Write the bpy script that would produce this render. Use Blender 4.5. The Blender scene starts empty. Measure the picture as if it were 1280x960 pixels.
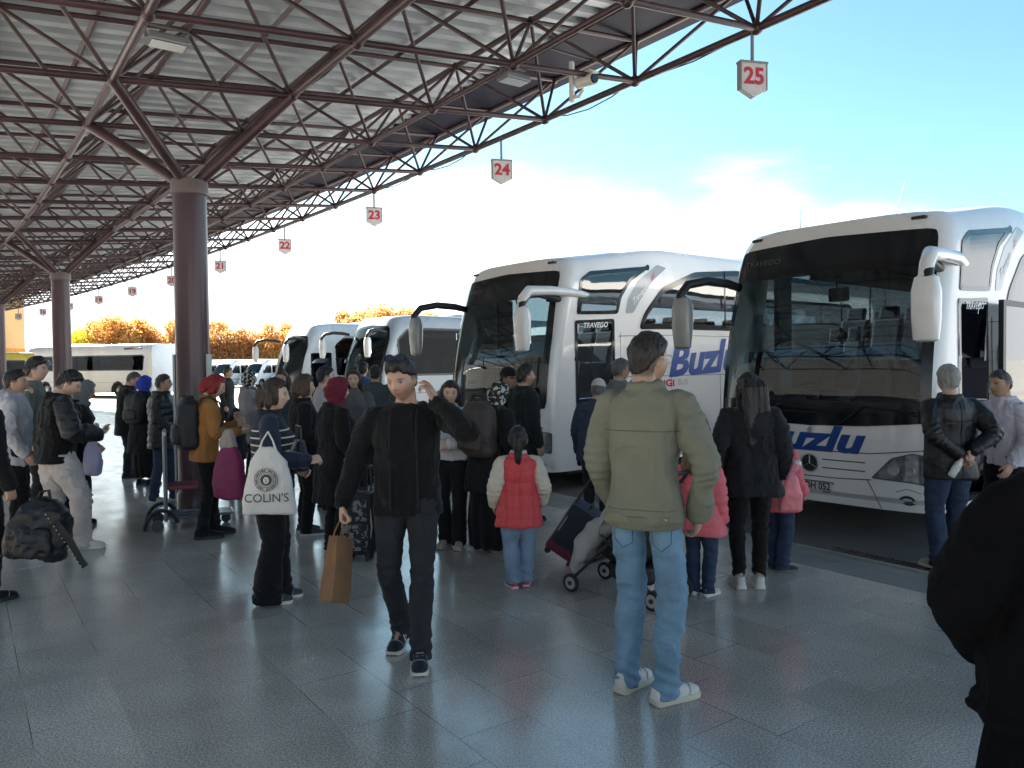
import bpy, bmesh, math, random
import numpy as np
from mathutils import Vector, Matrix
random.seed(7)
rng = np.random.default_rng(7)
S = bpy.context.scene
COL = S.collection
R = math.radians

# ------------------------------------------------------------------ helpers
def link(o, parent=None):
    COL.objects.link(o)
    if parent is not None: o.parent = parent
    return o
def empty(name, loc=(0, 0, 0), rz=0.0, parent=None):
    o = bpy.data.objects.new(name, None); link(o, parent)
    o.empty_display_size = .2
    o.location = loc; o.rotation_euler = (0, 0, rz)
    return o
def tag(o, label=None, cat=None, group=None, kind=None):
    if label: o['label'] = label
    if cat: o['category'] = cat
    if group: o['group'] = group
    if kind: o['kind'] = kind
    return o
def thing(name, label, cat, loc=(0, 0, 0), rz=0.0, group=None):
    return tag(empty(name, loc, rz), label, cat, group)
def copy_tree(o, parent=None):
    c = o.copy(); COL.objects.link(c)
    if parent is not None: c.parent = parent
    for ch in list(o.children): copy_tree(ch, c)
    return c
def mk(name, V, F, mat=None, parent=None, smooth=True, autos=None, mats=None, midx=None):
    me = bpy.data.meshes.new(name)
    me.from_pydata([tuple(v) for v in V], [], [tuple(f) for f in F])
    if mats:
        for m in mats: me.materials.append(m)
    elif mat: me.materials.append(mat)
    if midx is not None: me.polygons.foreach_set('material_index', np.asarray(midx, dtype=np.int32))
    if smooth: me.polygons.foreach_set('use_smooth', [True] * len(me.polygons))
    me.validate(); me.update()
    if autos is not None and smooth:
        try: me.set_sharp_from_angle(angle=R(autos))
        except Exception: pass
    o = bpy.data.objects.new(name, me); link(o, parent)
    return o
def basis(d):
    d = Vector(d).normalized()
    up = Vector((0, 0, 1)) if abs(d.z) < .9 else Vector((1, 0, 0))
    a = d.cross(up).normalized(); b = d.cross(a).normalized()
    return a, b
class MB:
    def __init__(s): s.V = []; s.F = []; s.M = []; s.m = 0
    def add(s, V, F):
        n = len(s.V); s.V += [tuple(v) for v in V]; s.F += [tuple(i + n for i in f) for f in F]
        s.M += [s.m] * len(F); return s
    def box(s, x0, x1, y0, y1, z0, z1, M=None):
        V = [(x, y, z) for x in (x0, x1) for y in (y0, y1) for z in (z0, z1)]
        F = [(0, 1, 3, 2), (4, 6, 7, 5), (0, 4, 5, 1), (2, 3, 7, 6), (0, 2, 6, 4), (1, 5, 7, 3)]
        if M is not None: V = [M @ Vector(v) for v in V]
        return s.add(V, F)
    def bbox(s, x0, x1, y0, y1, z0, z1, b=.01, M=None):
        # box with chamfered edges
        bm = bmesh.new(); bmesh.ops.create_cube(bm, size=1)
        for v in bm.verts: v.co = ((x0 + x1) / 2 + v.co.x * (x1 - x0), (y0 + y1) / 2 + v.co.y * (y1 - y0), (z0 + z1) / 2 + v.co.z * (z1 - z0))
        bmesh.ops.bevel(bm, geom=list(bm.edges), offset=b, segments=2, affect='EDGES', profile=.6)
        V = [v.co.copy() for v in bm.verts]; F = [[v.index for v in f.verts] for f in bm.faces]
        bm.free()
        if M is not None: V = [M @ v for v in V]
        return s.add(V, F)
    def tube(s, p0, p1, r0, r1=None, n=8, cap=True):
        r1 = r0 if r1 is None else r1
        p0, p1 = Vector(p0), Vector(p1); a, b = basis(p1 - p0)
        V = []
        for p, r in ((p0, r0), (p1, r1)):
            for i in range(n):
                t = 2 * math.pi * i / n; V.append(p + a * (r * math.cos(t)) + b * (r * math.sin(t)))
        F = [(i, (i + 1) % n, n + (i + 1) % n, n + i) for i in range(n)]
        if cap: F += [tuple(reversed(range(n))), tuple(range(n, 2 * n))]
        return s.add(V, F)
    def path(s, pts, r, n=8, cap=True):
        pts = [Vector(p) for p in pts]; rs = r if isinstance(r, (list, tuple)) else [r] * len(pts)
        V = []; a = None
        for i, p in enumerate(pts):
            d = (pts[min(i + 1, len(pts) - 1)] - pts[max(i - 1, 0)]).normalized()
            if a is None: a, _ = basis(d)
            a = (a - d * a.dot(d)).normalized(); b = d.cross(a)
            for k in range(n):
                t = 2 * math.pi * k / n; V.append(p + (a * math.cos(t) + b * math.sin(t)) * rs[i])
        F = []
        for i in range(len(pts) - 1):
            for k in range(n): F.append((i * n + k, i * n + (k + 1) % n, (i + 1) * n + (k + 1) % n, (i + 1) * n + k))
        if cap: F += [tuple(reversed(range(n))), tuple(range((len(pts) - 1) * n, len(pts) * n))]
        return s.add(V, F)
    def rings(s, rings, cap=True, closed=True):
        n = len(rings[0]); V = [p for r in rings for p in r]; F = []
        for i in range(len(rings) - 1):
            for k in range(n if closed else n - 1):
                F.append((i * n + k, i * n + (k + 1) % n, (i + 1) * n + (k + 1) % n, (i + 1) * n + k))
        if cap: F += [tuple(reversed(range(n))), tuple(range((len(rings) - 1) * n, len(rings) * n))]
        return s.add(V, F)
    def ell(s, c, rx, ry, rz, M=None, nu=14, nv=9):
        rings = []
        for j in range(nv + 1):
            ph = math.pi * (j + .02) / (nv + .04) - math.pi / 2
            rings.append([Vector((rx * math.cos(ph) * math.cos(2 * math.pi * i / nu), ry * math.cos(ph) * math.sin(2 * math.pi * i / nu), rz * math.sin(ph))) for i in range(nu)])
        c = Vector(c)
        rings = [[(M @ p if M is not None else p) + c for p in r] for r in rings]
        return s.rings(rings)
    def prism(s, poly, d, f):
        # poly: list of (a,b); f(a,b,t) -> point, t in 0..d
        n = len(poly); V = [f(a, b, 0) for a, b in poly] + [f(a, b, d) for a, b in poly]
        F = [tuple(range(n)), tuple(reversed(range(n, 2 * n)))] + [(i, n + i, n + (i + 1) % n, (i + 1) % n) for i in range(n)]
        return s.add(V, F)
    def build(s, name, mat=None, parent=None, smooth=False, autos=40, mats=None):
        return mk(name, s.V, s.F, mat, parent, smooth, autos, mats, s.M if mats else None)

# value noise, vectorised
def _h(i, j, k, sd):
    x = np.sin(i * 127.1 + j * 311.7 + k * 74.7 + sd * 19.19) * 43758.5453
    return x - np.floor(x)
def vnoise(P, sd=0):
    P = np.asarray(P, float); I = np.floor(P); f = P - I; f = f * f * (3 - 2 * f)
    i, j, k = I[:, 0], I[:, 1], I[:, 2]; u, v, w = f[:, 0], f[:, 1], f[:, 2]
    def L(a, b, t): return a + (b - a) * t
    c = [_h(i + a, j + b, k + c_, sd) for a in (0, 1) for b in (0, 1) for c_ in (0, 1)]
    return L(L(L(c[0], c[1], w), L(c[2], c[3], w), v), L(L(c[4], c[5], w), L(c[6], c[7], w), v), u) * 2 - 1

# ------------------------------------------------------------------ materials
def nm(name):
    m = bpy.data.materials.new(name); m.use_nodes = True
    nt = m.node_tree; b = nt.nodes['Principled BSDF']
    return m, nt, b
def N(nt, t, **k):
    n = nt.nodes.new(t)
    for a, v in k.items(): setattr(n, a, v)
    return n
def mat(name, col, rough=.5, metal=0., spec=.5, bump=0., bscale=60, var=0., vscale=4, coat=0., sheen=0., stretch=None, alpha=None):
    m, nt, b = nm(name)
    b.inputs['Base Color'].default_value = (*col, 1); b.inputs['Roughness'].default_value = rough
    b.inputs['Metallic'].default_value = metal; b.inputs['Specular IOR Level'].default_value = spec
    b.inputs['Coat Weight'].default_value = coat; b.inputs['Coat Roughness'].default_value = .06
    if sheen: b.inputs['Sheen Weight'].default_value = sheen; b.inputs['Sheen Roughness'].default_value = .5
    tc = N(nt, 'ShaderNodeTexCoord'); mp = N(nt, 'ShaderNodeMapping'); nt.links.new(tc.outputs['Object'], mp.inputs[0])
    if stretch: mp.inputs['Scale'].default_value = stretch
    if var:
        n = N(nt, 'ShaderNodeTexNoise'); n.inputs['Scale'].default_value = vscale; n.inputs['Detail'].default_value = 6
        nt.links.new(mp.outputs[0], n.inputs['Vector'])
        mr = N(nt, 'ShaderNodeMapRange'); mr.inputs[1].default_value = .3; mr.inputs[2].default_value = .7
        mr.inputs[3].default_value = 1 - var; mr.inputs[4].default_value = 1 + var
        nt.links.new(n.outputs[0], mr.inputs[0])
        mx = N(nt, 'ShaderNodeVectorMath', operation='SCALE'); mx.inputs[0].default_value = col
        nt.links.new(mr.outputs[0], mx.inputs['Scale']); nt.links.new(mx.outputs[0], b.inputs['Base Color'])
        mr2 = N(nt, 'ShaderNodeMapRange'); mr2.inputs[3].default_value = max(0, rough - .1); mr2.inputs[4].default_value = min(1, rough + .1)
        nt.links.new(n.outputs[0], mr2.inputs[0]); nt.links.new(mr2.outputs[0], b.inputs['Roughness'])
    if bump:
        n2 = N(nt, 'ShaderNodeTexNoise'); n2.inputs['Scale'].default_value = bscale; n2.inputs['Detail'].default_value = 4
        nt.links.new(mp.outputs[0], n2.inputs['Vector'])
        bp = N(nt, 'ShaderNodeBump'); bp.inputs['Strength'].default_value = bump; bp.inputs['Distance'].default_value = .01
        nt.links.new(n2.outputs[0], bp.inputs['Height']); nt.links.new(bp.outputs[0], b.inputs['Normal'])
    return m
_mc = {}
def cached(key, fn):
    if key not in _mc: _mc[key] = fn()
    return _mc[key]
def cloth(col, rough=.85, var=.18, bump=.35):
    return cached(('cloth', tuple(col), rough), lambda: mat('cloth', col, rough, bump=bump, bscale=180, var=var, vscale=5, spec=.25, sheen=.08))
def leather(col=(.012, .012, .014)):
    return cached(('lea', tuple(col)), lambda: mat('leather', col, .36, bump=.35, bscale=90, var=.2, vscale=6, spec=.55))
def glass_mat(name, tint=(.35, .4, .42), rough=.01, refl=1.0):
    m, nt, b = nm(name); nt.nodes.remove(b)
    out = nt.nodes['Material Output']
    tr = N(nt, 'ShaderNodeBsdfTransparent'); tr.inputs[0].default_value = (*tint, 1)
    gl = N(nt, 'ShaderNodeBsdfGlossy'); gl.inputs['Roughness'].default_value = rough; gl.inputs[0].default_value = (refl, refl, refl, 1)
    fr = N(nt, 'ShaderNodeFresnel'); fr.inputs[0].default_value = 1.52
    tc = N(nt, 'ShaderNodeTexCoord'); n = N(nt, 'ShaderNodeTexNoise'); n.inputs['Scale'].default_value = 1.2
    nt.links.new(tc.outputs['Object'], n.inputs['Vector'])
    bp = N(nt, 'ShaderNodeBump'); bp.inputs['Strength'].default_value = .12; bp.inputs['Distance'].default_value = .03
    nt.links.new(n.outputs[0], bp.inputs['Height']); nt.links.new(bp.outputs[0], gl.inputs['Normal'])
    mx = N(nt, 'ShaderNodeMixShader')
    ad = N(nt, 'ShaderNodeMath', operation='ADD'); ad.inputs[1].default_value = .03
    nt.links.new(fr.outputs[0], ad.inputs[0]); nt.links.new(ad.outputs[0], mx.inputs[0])
    nt.links.new(tr.outputs[0], mx.inputs[1]); nt.links.new(gl.outputs[0], mx.inputs[2]); nt.links.new(mx.outputs[0], out.inputs[0])
    return m

# ------------------------------------------------------------------ camera
F_PX = 962.0; HC = 1.7; PITCH = R(1.43); ROLL = R(.6)
cd = bpy.data.cameras.new('camera'); cam = bpy.data.objects.new('camera', cd); link(cam)
cd.sensor_width = 36; cd.lens = 36 * F_PX / 1280; cd.clip_end = 3000; cd.clip_start = .05
CM = Matrix.Rotation(R(90) - PITCH, 4, 'X') @ Matrix.Rotation(-ROLL, 4, 'Z')
cam.matrix_world = Matrix.Translation((0, 0, HC)) @ CM
S.camera = cam
def hz(x): return 456 - .0105 * (x - 640)
def at(x, depth, z=0.0): return Vector(((x - 640) / F_PX * depth, depth, z))
def gp(x, y, z=0.0):
    d = F_PX * (HC - z) / (y - hz(x)); return at(x, d, z)

# ------------------------------------------------------------------ platform geometry (a long arc)
H = 3.45; TH0 = R(35.5); RAD = H / R(.85)
E1 = Vector((.4465 * H, 2.753 * H))
ARC_C = E1 - RAD * Vector((math.cos(TH0), math.sin(TH0)))
def PS(s, o, z=0.0):
    th = TH0 + s / RAD
    return Vector((ARC_C.x + (RAD + o) * math.cos(th), ARC_C.y + (RAD + o) * math.sin(th), z))
def TH(s): return TH0 + s / RAD
KERB_O = -.43; LOT_Z = -.12
MS = .515 * H; MO = .53 * H     # space-frame module along / across
# ------------------------------------------------------------------ world, sun
SUN_EL, SUN_AZ = R(31), R(321)       # azimuth clockwise from +Y: ahead and far left, nearly along the canopy
w = bpy.data.worlds.new('World'); S.world = w; w.use_nodes = True
nt = w.node_tree; bg = nt.nodes['Background']
sky = N(nt, 'ShaderNodeTexSky', sky_type='NISHITA'); sky.sun_disc = False
sky.sun_elevation = SUN_EL; sky.sun_rotation = SUN_AZ; sky.altitude = 800; sky.air_density = 1.0; sky.dust_density = 1.0; sky.ozone_density = 1.2
tc = N(nt, 'ShaderNodeTexCoord'); mp = N(nt, 'ShaderNodeMapping'); mp.inputs['Scale'].default_value = (1, 1, 3.2)
n1 = N(nt, 'ShaderNodeTexNoise'); n1.inputs['Scale'].default_value = 2.2; n1.inputs['Detail'].default_value = 7; n1.inputs['Roughness'].default_value = .52; n1.inputs['Distortion'].default_value = .3
nt.links.new(tc.outputs['Generated'], mp.inputs[0]); nt.links.new(mp.outputs[0], n1.inputs['Vector'])
sx = N(nt, 'ShaderNodeSeparateXYZ'); nt.links.new(tc.outputs['Generated'], sx.inputs[0])
lo = N(nt, 'ShaderNodeMapRange'); lo.inputs[1].default_value = .08; lo.inputs[2].default_value = .34; lo.inputs[3].default_value = .34; lo.inputs[4].default_value = -.3
nt.links.new(sx.outputs['Z'], lo.inputs[0])
ad = N(nt, 'ShaderNodeMath', operation='ADD'); nt.links.new(n1.outputs[0], ad.inputs[0]); nt.links.new(lo.outputs[0], ad.inputs[1])
cr = N(nt, 'ShaderNodeMapRange', interpolation_type='SMOOTHSTEP'); cr.inputs[1].default_value = .5; cr.inputs[2].default_value = .8
nt.links.new(ad.outputs[0], cr.inputs[0])
mx = N(nt, 'ShaderNodeMixRGB'); mx.inputs[2].default_value = (5.4, 5.6, 5.8, 1)
tint = N(nt, 'ShaderNodeMixRGB', blend_type='MULTIPLY'); tint.inputs[0].default_value = 1; tint.inputs[2].default_value = (.52, .68, .63, 1)
nt.links.new(sky.outputs[0], tint.inputs[1])
nt.links.new(cr.outputs[0], mx.inputs[0]); nt.links.new(tint.outputs[0], mx.inputs[1]); nt.links.new(mx.outputs[0], bg.inputs[0])
bg.inputs[1].default_value = .05
sd = bpy.data.lights.new('sun', 'SUN'); so = bpy.data.objects.new('sun', sd); link(so)
sd.energy = 5.0; sd.angle = R(.5); sd.color = (1, .93, .82)
sdir = Vector((math.sin(SUN_AZ) * math.cos(SUN_EL), math.cos(SUN_AZ) * math.cos(SUN_EL), math.sin(SUN_EL)))
so.rotation_euler = sdir.to_track_quat('Z', 'Y').to_euler()
S.view_settings.view_transform = 'Standard'; S.view_settings.look = 'None'
S.view_settings.exposure = 3.15; S.view_settings.gamma = 1
S.cycles.max_bounces = 7; S.cycles.diffuse_bounces = 3; S.cycles.glossy_bounces = 4; S.cycles.transparent_max_bounces = 16
S.cycles.use_denoising = True; S.cycles.caustics_reflective = False; S.cycles.caustics_refractive = False
S.cycles.sample_clamp_indirect = 6

# ------------------------------------------------------------------ granite floor
def granite():
    m, nt, b = nm('granite')
    geo = N(nt, 'ShaderNodeNewGeometry'); mp = N(nt, 'ShaderNodeMapping')
    mp.inputs['Rotation'].default_value = (0, 0, -(TH0 + R(90)) + R(.0))
    mp.inputs['Location'].default_value = (.13, .22, 0)
    nt.links.new(geo.outputs['Position'], mp.inputs[0])
    br = N(nt, 'ShaderNodeTexBrick'); nt.links.new(mp.outputs[0], br.inputs['Vector'])
    br.inputs['Scale'].default_value = 1; br.inputs['Mortar Size'].default_value = .0027; br.inputs['Mortar Smooth'].default_value = .3
    br.inputs['Brick Width'].default_value = .62; br.inputs['Row Height'].default_value = .395; br.offset = .37; br.offset_frequency = 2
    br.inputs['Color1'].default_value = (.15, .15, .15, 1); br.inputs['Color2'].default_value = (.85, .85, .85, 1); br.inputs['Mortar'].default_value = (.5, .5, .5, 1)
    gr = N(nt, 'ShaderNodeTexNoise'); gr.inputs['Scale'].default_value = 100; gr.inputs['Detail'].default_value = 3; nt.links.new(geo.outputs['Position'], gr.inputs['Vector'])
    bl = N(nt, 'ShaderNodeTexNoise'); bl.inputs['Scale'].default_value = .9; bl.inputs['Detail'].default_value = 6; nt.links.new(geo.outputs['Position'], bl.inputs['Vector'])
    # value = tile * .04 + grain + blotch
    def mr(src, a, b_, c, d):
        q = N(nt, 'ShaderNodeMapRange'); q.inputs[1].default_value = a; q.inputs[2].default_value = b_; q.inputs[3].default_value = c; q.inputs[4].default_value = d
        nt.links.new(src, q.inputs[0]); return q.outputs[0]
    def ma(op, a, b_):
        q = N(nt, 'ShaderNodeMath', operation=op)
        for i, v in enumerate((a, b_)):
            if isinstance(v, float): q.inputs[i].default_value = v
            else: nt.links.new(v, q.inputs[i])
        return q.outputs[0]
    val = ma('MULTIPLY', ma('MULTIPLY', mr(br.outputs['Color'], 0, 1, .93, 1.07), mr(gr.outputs[0], .33, .67, .56, 1.44)), mr(bl.outputs[0], .3, .7, .72, 1.25))
    hue = N(nt, 'ShaderNodeMixRGB'); hue.inputs[1].default_value = (.39, .365, .33, 1); hue.inputs[2].default_value = (.45, .42, .38, 1)
    nt.links.new(br.outputs['Color'], hue.inputs[0])
    sc = N(nt, 'ShaderNodeVectorMath', operation='SCALE'); nt.links.new(hue.outputs[0], sc.inputs[0]); nt.links.new(val, sc.inputs['Scale'])
    # joints: some pale, some dark
    jn = N(nt, 'ShaderNodeTexNoise'); jn.inputs['Scale'].default_value = .8; nt.links.new(geo.outputs['Position'], jn.inputs['Vector'])
    jc = N(nt, 'ShaderNodeMixRGB'); jc.inputs[1].default_value = (.08, .085, .088, 1); jc.inputs[2].default_value = (.42, .43, .42, 1)
    nt.links.new(mr(jn.outputs[0], .46, .56, 0, 1), jc.inputs[0])
    fm = N(nt, 'ShaderNodeMixRGB'); nt.links.new(ma('MULTIPLY', br.outputs['Fac'], .95), fm.inputs[0]); nt.links.new(sc.outputs[0], fm.inputs[1]); nt.links.new(jc.outputs[0], fm.inputs[2])
    # dark dropped spots
    sp = N(nt, 'ShaderNodeTexVoronoi'); sp.inputs['Scale'].default_value = .9; nt.links.new(geo.outputs['Position'], sp.inputs['Vector'])
    fm2 = N(nt, 'ShaderNodeMixRGB'); fm2.inputs[2].default_value = (.03, .03, .03, 1); nt.links.new(mr(sp.outputs['Distance'], .012, .022, .75, 0), fm2.inputs[0]); nt.links.new(fm.outputs[0], fm2.inputs[1])
    nt.links.new(fm2.outputs[0], b.inputs['Base Color'])
    b.inputs['Specular IOR Level'].default_value = .95
    sm = N(nt, 'ShaderNodeTexNoise'); sm.inputs['Scale'].default_value = 3; sm.inputs['Detail'].default_value = 8; sm.inputs['Roughness'].default_value = .65; nt.links.new(geo.outputs['Position'], sm.inputs['Vector'])
    nt.links.new(ma('ADD', mr(sm.outputs[0], .3, .7, .1, .24), mr(gr.outputs[0], .3, .7, 0, .07)), b.inputs['Roughness'])
    bp = N(nt, 'ShaderNodeBump'); bp.inputs['Strength'].default_value = .18; bp.inputs['Distance'].default_value = .002
    hb = ma('ADD', ma('MULTIPLY', br.outputs['Fac'], -1.0), ma('MULTIPLY', sm.outputs[0], 2.2))
    nt.links.new(hb, bp.inputs['Height']); nt.links.new(bp.outputs[0], b.inputs['Normal'])
    return m
def ground_mat(name, col, var, scale, rough=.85, lines=None):
    m = mat(name, col, rough, bump=.4, bscale=120, var=var, vscale=scale)
    return m
M_gran = granite()
mb = MB(); ss = np.linspace(-26, 150, 89)
P0 = [PS(s, -17.5) for s in ss]; P1 = [PS(s, KERB_O - .62) for s in ss]; 
V = P0 + P1; n = len(ss)
mb.add(V, [(i, n + i, n + i + 1, i + 1) for i in range(n - 1)])
tag(mb.build('platform_floor', M_gran), kind='structure')
# edge stones: two courses
M_edge = mat('edge_granite', (.2, .215, .22), .34, bump=.25, bscale=150, var=.18, vscale=2)
mb = MB(); sd_ = 1.2; s = -26.0
while s < 110:
    for (o0, o1) in ((KERB_O - .62 + .004, KERB_O - .305), (KERB_O - .3, KERB_O)):
        a, b_, c, d = PS(s + .004, o0), PS(s + sd_ - .004, o0), PS(s + sd_ - .004, o1), PS(s + .004, o1)
        zt = .0 + random.uniform(-.0008, .0008)
        V = [Vector((p.x, p.y, z)) for z in (zt, -.3) for p in (a, b_, c, d)]
        mb.add(V, [(3, 2, 1, 0), (4, 5, 6, 7), (0, 1, 5, 4), (1, 2, 6, 5), (2, 3, 7, 6), (3, 0, 4, 7)])
    s += sd_
tag(mb.build('platform_kerb', M_edge), kind='structure')
# faint worn yellow line along the edge
mb = MB(); M_yel = mat('worn_yellow', (.3, .29, .17), .5, var=.35, vscale=9)
V = [PS(s, KERB_O - .1, .0045) for s in ss] + [PS(s, KERB_O - .06, .0045) for s in ss]
mb.add(V, [(i, n + i, n + i + 1, i + 1) for i in range(n - 1)])
tag(mb.build('platform_edge_line', M_yel), kind='structure')
# lot: one sheet reaching the horizon
M_lot = mat('lot_concrete', (.36, .36, .35), .8, bump=.5, bscale=90, var=.2, vscale=.35)
mb = MB(); mb.add([(-1500, -700, LOT_Z - .01), (1500, -700, LOT_Z - .01), (1500, 2200, LOT_Z - .01), (-1500, 2200, LOT_Z - .01)], [(0, 1, 2, 3)])
tag(mb.build('ground', M_lot), kind='structure')
# asphalt bays beside the platform
M_asph = mat('asphalt', (.085, .086, .088), .75, bump=.8, bscale=150, var=.3, vscale=1.2)
mb = MB(); V = [PS(s, KERB_O, LOT_Z - .004) for s in ss] + [PS(s, 13.5, LOT_Z - .004) for s in ss]
mb.add(V, [(i, n + i, n + i + 1, i + 1) for i in range(n - 1)])
tag(mb.build('road', M_asph), kind='structure')
# bay markings
M_wh = mat('road_paint', (.7, .7, .68), .6, var=.25, vscale=6)
mb = MB(); s = -20.0
BAY = 1.33 * H; 
for k in range(-3, 18):
    s = 2.6 * MS * k - .3
    V = [PS(s - .06, KERB_O + .5, LOT_Z), PS(s + .06, KERB_O + .5, LOT_Z), PS(s + .06, 12, LOT_Z), PS(s - .06, 12, LOT_Z)]
    mb.add(V, [(0, 1, 2, 3)])
tag(mb.build('road_marking', M_wh), kind='structure')
# long strips of markings in the far yard
mb = MB()
for k in range(6):
    y = 44 + k * 2.1
    mb.add([(-60, y, LOT_Z - .004), (-14, y, LOT_Z - .004), (-14, y + .14, LOT_Z - .004), (-60, y + .14, LOT_Z - .004)], [(0, 1, 2, 3)])
tag(mb.build('yard_marking', M_wh), kind='structure')
# concrete slab and drain grate by the nearest bus
M_slab = mat('pale_concrete', (.36, .36, .345), .7, bump=.4, bscale=100, var=.15, vscale=1.5)
a = gp(1103, 700, LOT_Z); 
def quad(name, pts, z, m):
    mb = MB(); mb.add([(p.x, p.y, z) for p in pts], [tuple(range(len(pts)))]); return tag(mb.build(name, m), kind='structure')
o0 = KERB_O
quad('pale_paving', [PS(-4.05, o0 + .5), PS(-4.2, o0 + 1.35), PS(-3.1, 2.2), PS(-14, 2.2), PS(-14, o0 + .5)], LOT_Z + .002, M_slab)
M_grate = mat('rusty_grate', (.12, .085, .08), .55, metal=.5, bump=.5, bscale=60, var=.4, vscale=8)
gt = thing('drain_grate', 'rusty slotted drain grate set along the platform edge', 'grate', PS(-2.6, o0 + .26, LOT_Z), TH(-3.5))
mb = MB(); L = 5.4
for k in range(110):
    y = -L + k * L / 110 * 1.0
    mb.box(-.23, .23, y, y + .018, 0, .03)
mb.box(-.25, -.23, -L, 0, 0, .032); mb.box(.23, .25, -L, 0, 0, .032); mb.box(-.01, .01, -L, 0, 0, .028)
mb.build('grate_bars', M_grate, gt)
mb = MB(); mb.box(-.23, .23, -L, 0, -.002, .004); mb.build('drain_channel', mat('drain_dark', (.01, .01, .01), .9), gt)

# ------------------------------------------------------------------ canopy
M_frame = mat('maroon_steel', (.05, .024, .027), .42, var=.35, vscale=3, bump=.15, bscale=40)
M_frame2 = mat('maroon_steel_thin', (.055, .033, .034), .45, var=.35, vscale=3)
M_col = mat('column_paint', (.06, .027, .036), .33, var=.2, vscale=1.2, bump=.12, bscale=14, stretch=(1, 1, .3))
def sheet_mat():
    m, nt, b = nm('galvanised_sheet')
    b.inputs['Roughness'].default_value = .5; b.inputs['Metallic'].default_value = .15
    geo = N(nt, 'ShaderNodeNewGeometry'); n = N(nt, 'ShaderNodeTexNoise'); n.inputs['Scale'].default_value = .7; n.inputs['Detail'].default_value = 8; n.inputs['Roughness'].default_value = .6
    nt.links.new(geo.outputs['Position'], n.inputs['Vector'])
    r = N(nt, 'ShaderNodeValToRGB'); r.color_ramp.elements[0].position = .3; r.color_ramp.elements[0].color = (.3, .33, .36, 1); r.color_ramp.elements[1].position = .7; r.color_ramp.elements[1].color = (.5, .54, .58, 1)
    nt.links.new(n.outputs[0], r.inputs[0]); nt.links.new(r.outputs[0], b.inputs['Base Color'])
    return m
M_sheet = sheet_mat()
canopy = thing('station_canopy', 'long curved bus station canopy of maroon steel space frame under corrugated sheet', 'canopy', (0, 0, 0))
NR = 5   # bottom rows 0..NR inward
def zb(i):  # bottom chord height of row i
    return HC + H - .19 * min(i, 7) if i >= 0 else HC + H
def bot(i, j): return PS((j - 1) * MS, -i * MO, zb(i))
def ztop(i):  # top node between bottom rows i and i+1 (i=-1 is the outermost)
    zz = (HC + H + .19 / 2 if i < 0 else (zb(i) + zb(i + 1)) / 2)
    return zz + .915
def top(i, j): return PS((j - .5) * MS, -(i + .5) * MO, ztop(i))
J0, J1 = -8, 46
tubes = []
for j in range(J0, J1):
    for i in range(0, NR + 1):
        tubes.append((bot(i, j), bot(i, j + 1), .042 if i in (0, 2, 3) else .034, 'chord'))
        if i < NR: tubes.append((bot(i, j), bot(i + 1, j), .034, 'chord'))
    for i in range(-1, NR):
        tubes.append((top(i, j), top(i, j + 1), .04, 'chord'))
        if i < NR - 1: tubes.append((top(i, j), top(i + 1, j), .03, 'chord'))
        for (a, b_) in ((i, j), (i, j + 1), (i + 1, j), (i + 1, j + 1)):
            if a >= 0: tubes.append((top(i, j), bot(a, b_), .023, 'web'))
def inview(p):
    q = p - Vector((0, 0, HC))
    if q.y < .8: return None
    x = 640 + F_PX * q.x / q.y; y = hz(x) - F_PX * q.z / q.y
    return (x, y)
def score(t):
    a, b_ = inview(t[0]), inview(t[1])
    if a is None or b_ is None: return 0
    ok = [p for p in (a, b_) if -30 < p[0] < 1310 and -30 < p[1] < 990]
    if not ok: return 0
    return math.hypot(a[0] - b_[0], a[1] - b_[1]) * t[2] / (t[0].y + t[1].y)
order = sorted(range(len(tubes)), key=lambda k: -score(tubes[k]))
nearest = set(order[:100])
rest = MB()
def in_far(t): 
    d = (t[0] + t[1]) / 2
    return d.y > -14
nch = nwb = 0
for k, t in enumerate(tubes):
    if not in_far(t): continue
    nn = 8 if (t[0] + t[1]).length / 2 < 22 else 5
    if k in nearest:
        m1 = MB(); m1.tube(t[0], t[1], t[2], n=10)
        m1.build('chord_tube' if t[3] == 'chord' else 'web_tube', M_frame if t[3] == 'chord' else M_frame2, canopy, smooth=True)
    else: rest.tube(t[0], t[1], t[2], n=nn, cap=False)
o = rest.build('space_frame_tubes', M_frame, canopy, smooth=True); o['kind'] = 'stuff'
# ball joints
mb = MB()
for j in range(J0, 26):
    for i in range(0, NR + 1):
        p = bot(i, j)
        if p.y > -6 and p.length < 45: mb.ell(p, .07, .07, .07, nu=8, nv=5)
    for i in range(-1, NR):
        p = top(i, j)
        if p.y > -6 and p.length < 45: mb.ell(p, .06, .06, .06, nu=8, nv=5)
o = mb.build('frame_joints', M_frame, canopy, smooth=True); o['kind'] = 'stuff'
# corrugated sheet
mb = MB(); s0, s1 = (J0) * MS, (J1 - 1) * MS; per = .33; rows = [(-1 + .5 - .05) ] 
os_ = [MO * .62] + [-(i + .5) * MO for i in range(-1, NR)] 
def zs(o):
    i = -(o / MO) - .5
    i0 = math.floor(i); f = i - i0
    g = lambda k: ztop(max(-1, min(NR - 1, k)))
    return (g(i0) * (1 - f) + g(i0 + 1) * f) + (.19 * (-1 - i) if i < -1 else 0) + .12
prof = [(0, 0), (.42, 0), (.5, .075), (.92, .075)]
cols = []
s = s0
while s < s1:
    for (a, h) in prof: cols.append((s + a * per, h))
    s += per
V = [PS(s, o, zs(o) + h) for (s, h) in cols for o in os_]; m_ = len(os_)
F = [(i * m_ + k, (i + 1) * m_ + k, (i + 1) * m_ + k + 1, i * m_ + k + 1) for i in range(len(cols) - 1) for k in range(m_ - 1)]
mb.add(V, F); mb.build('corrugated_sheet', M_sheet, canopy)
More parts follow.
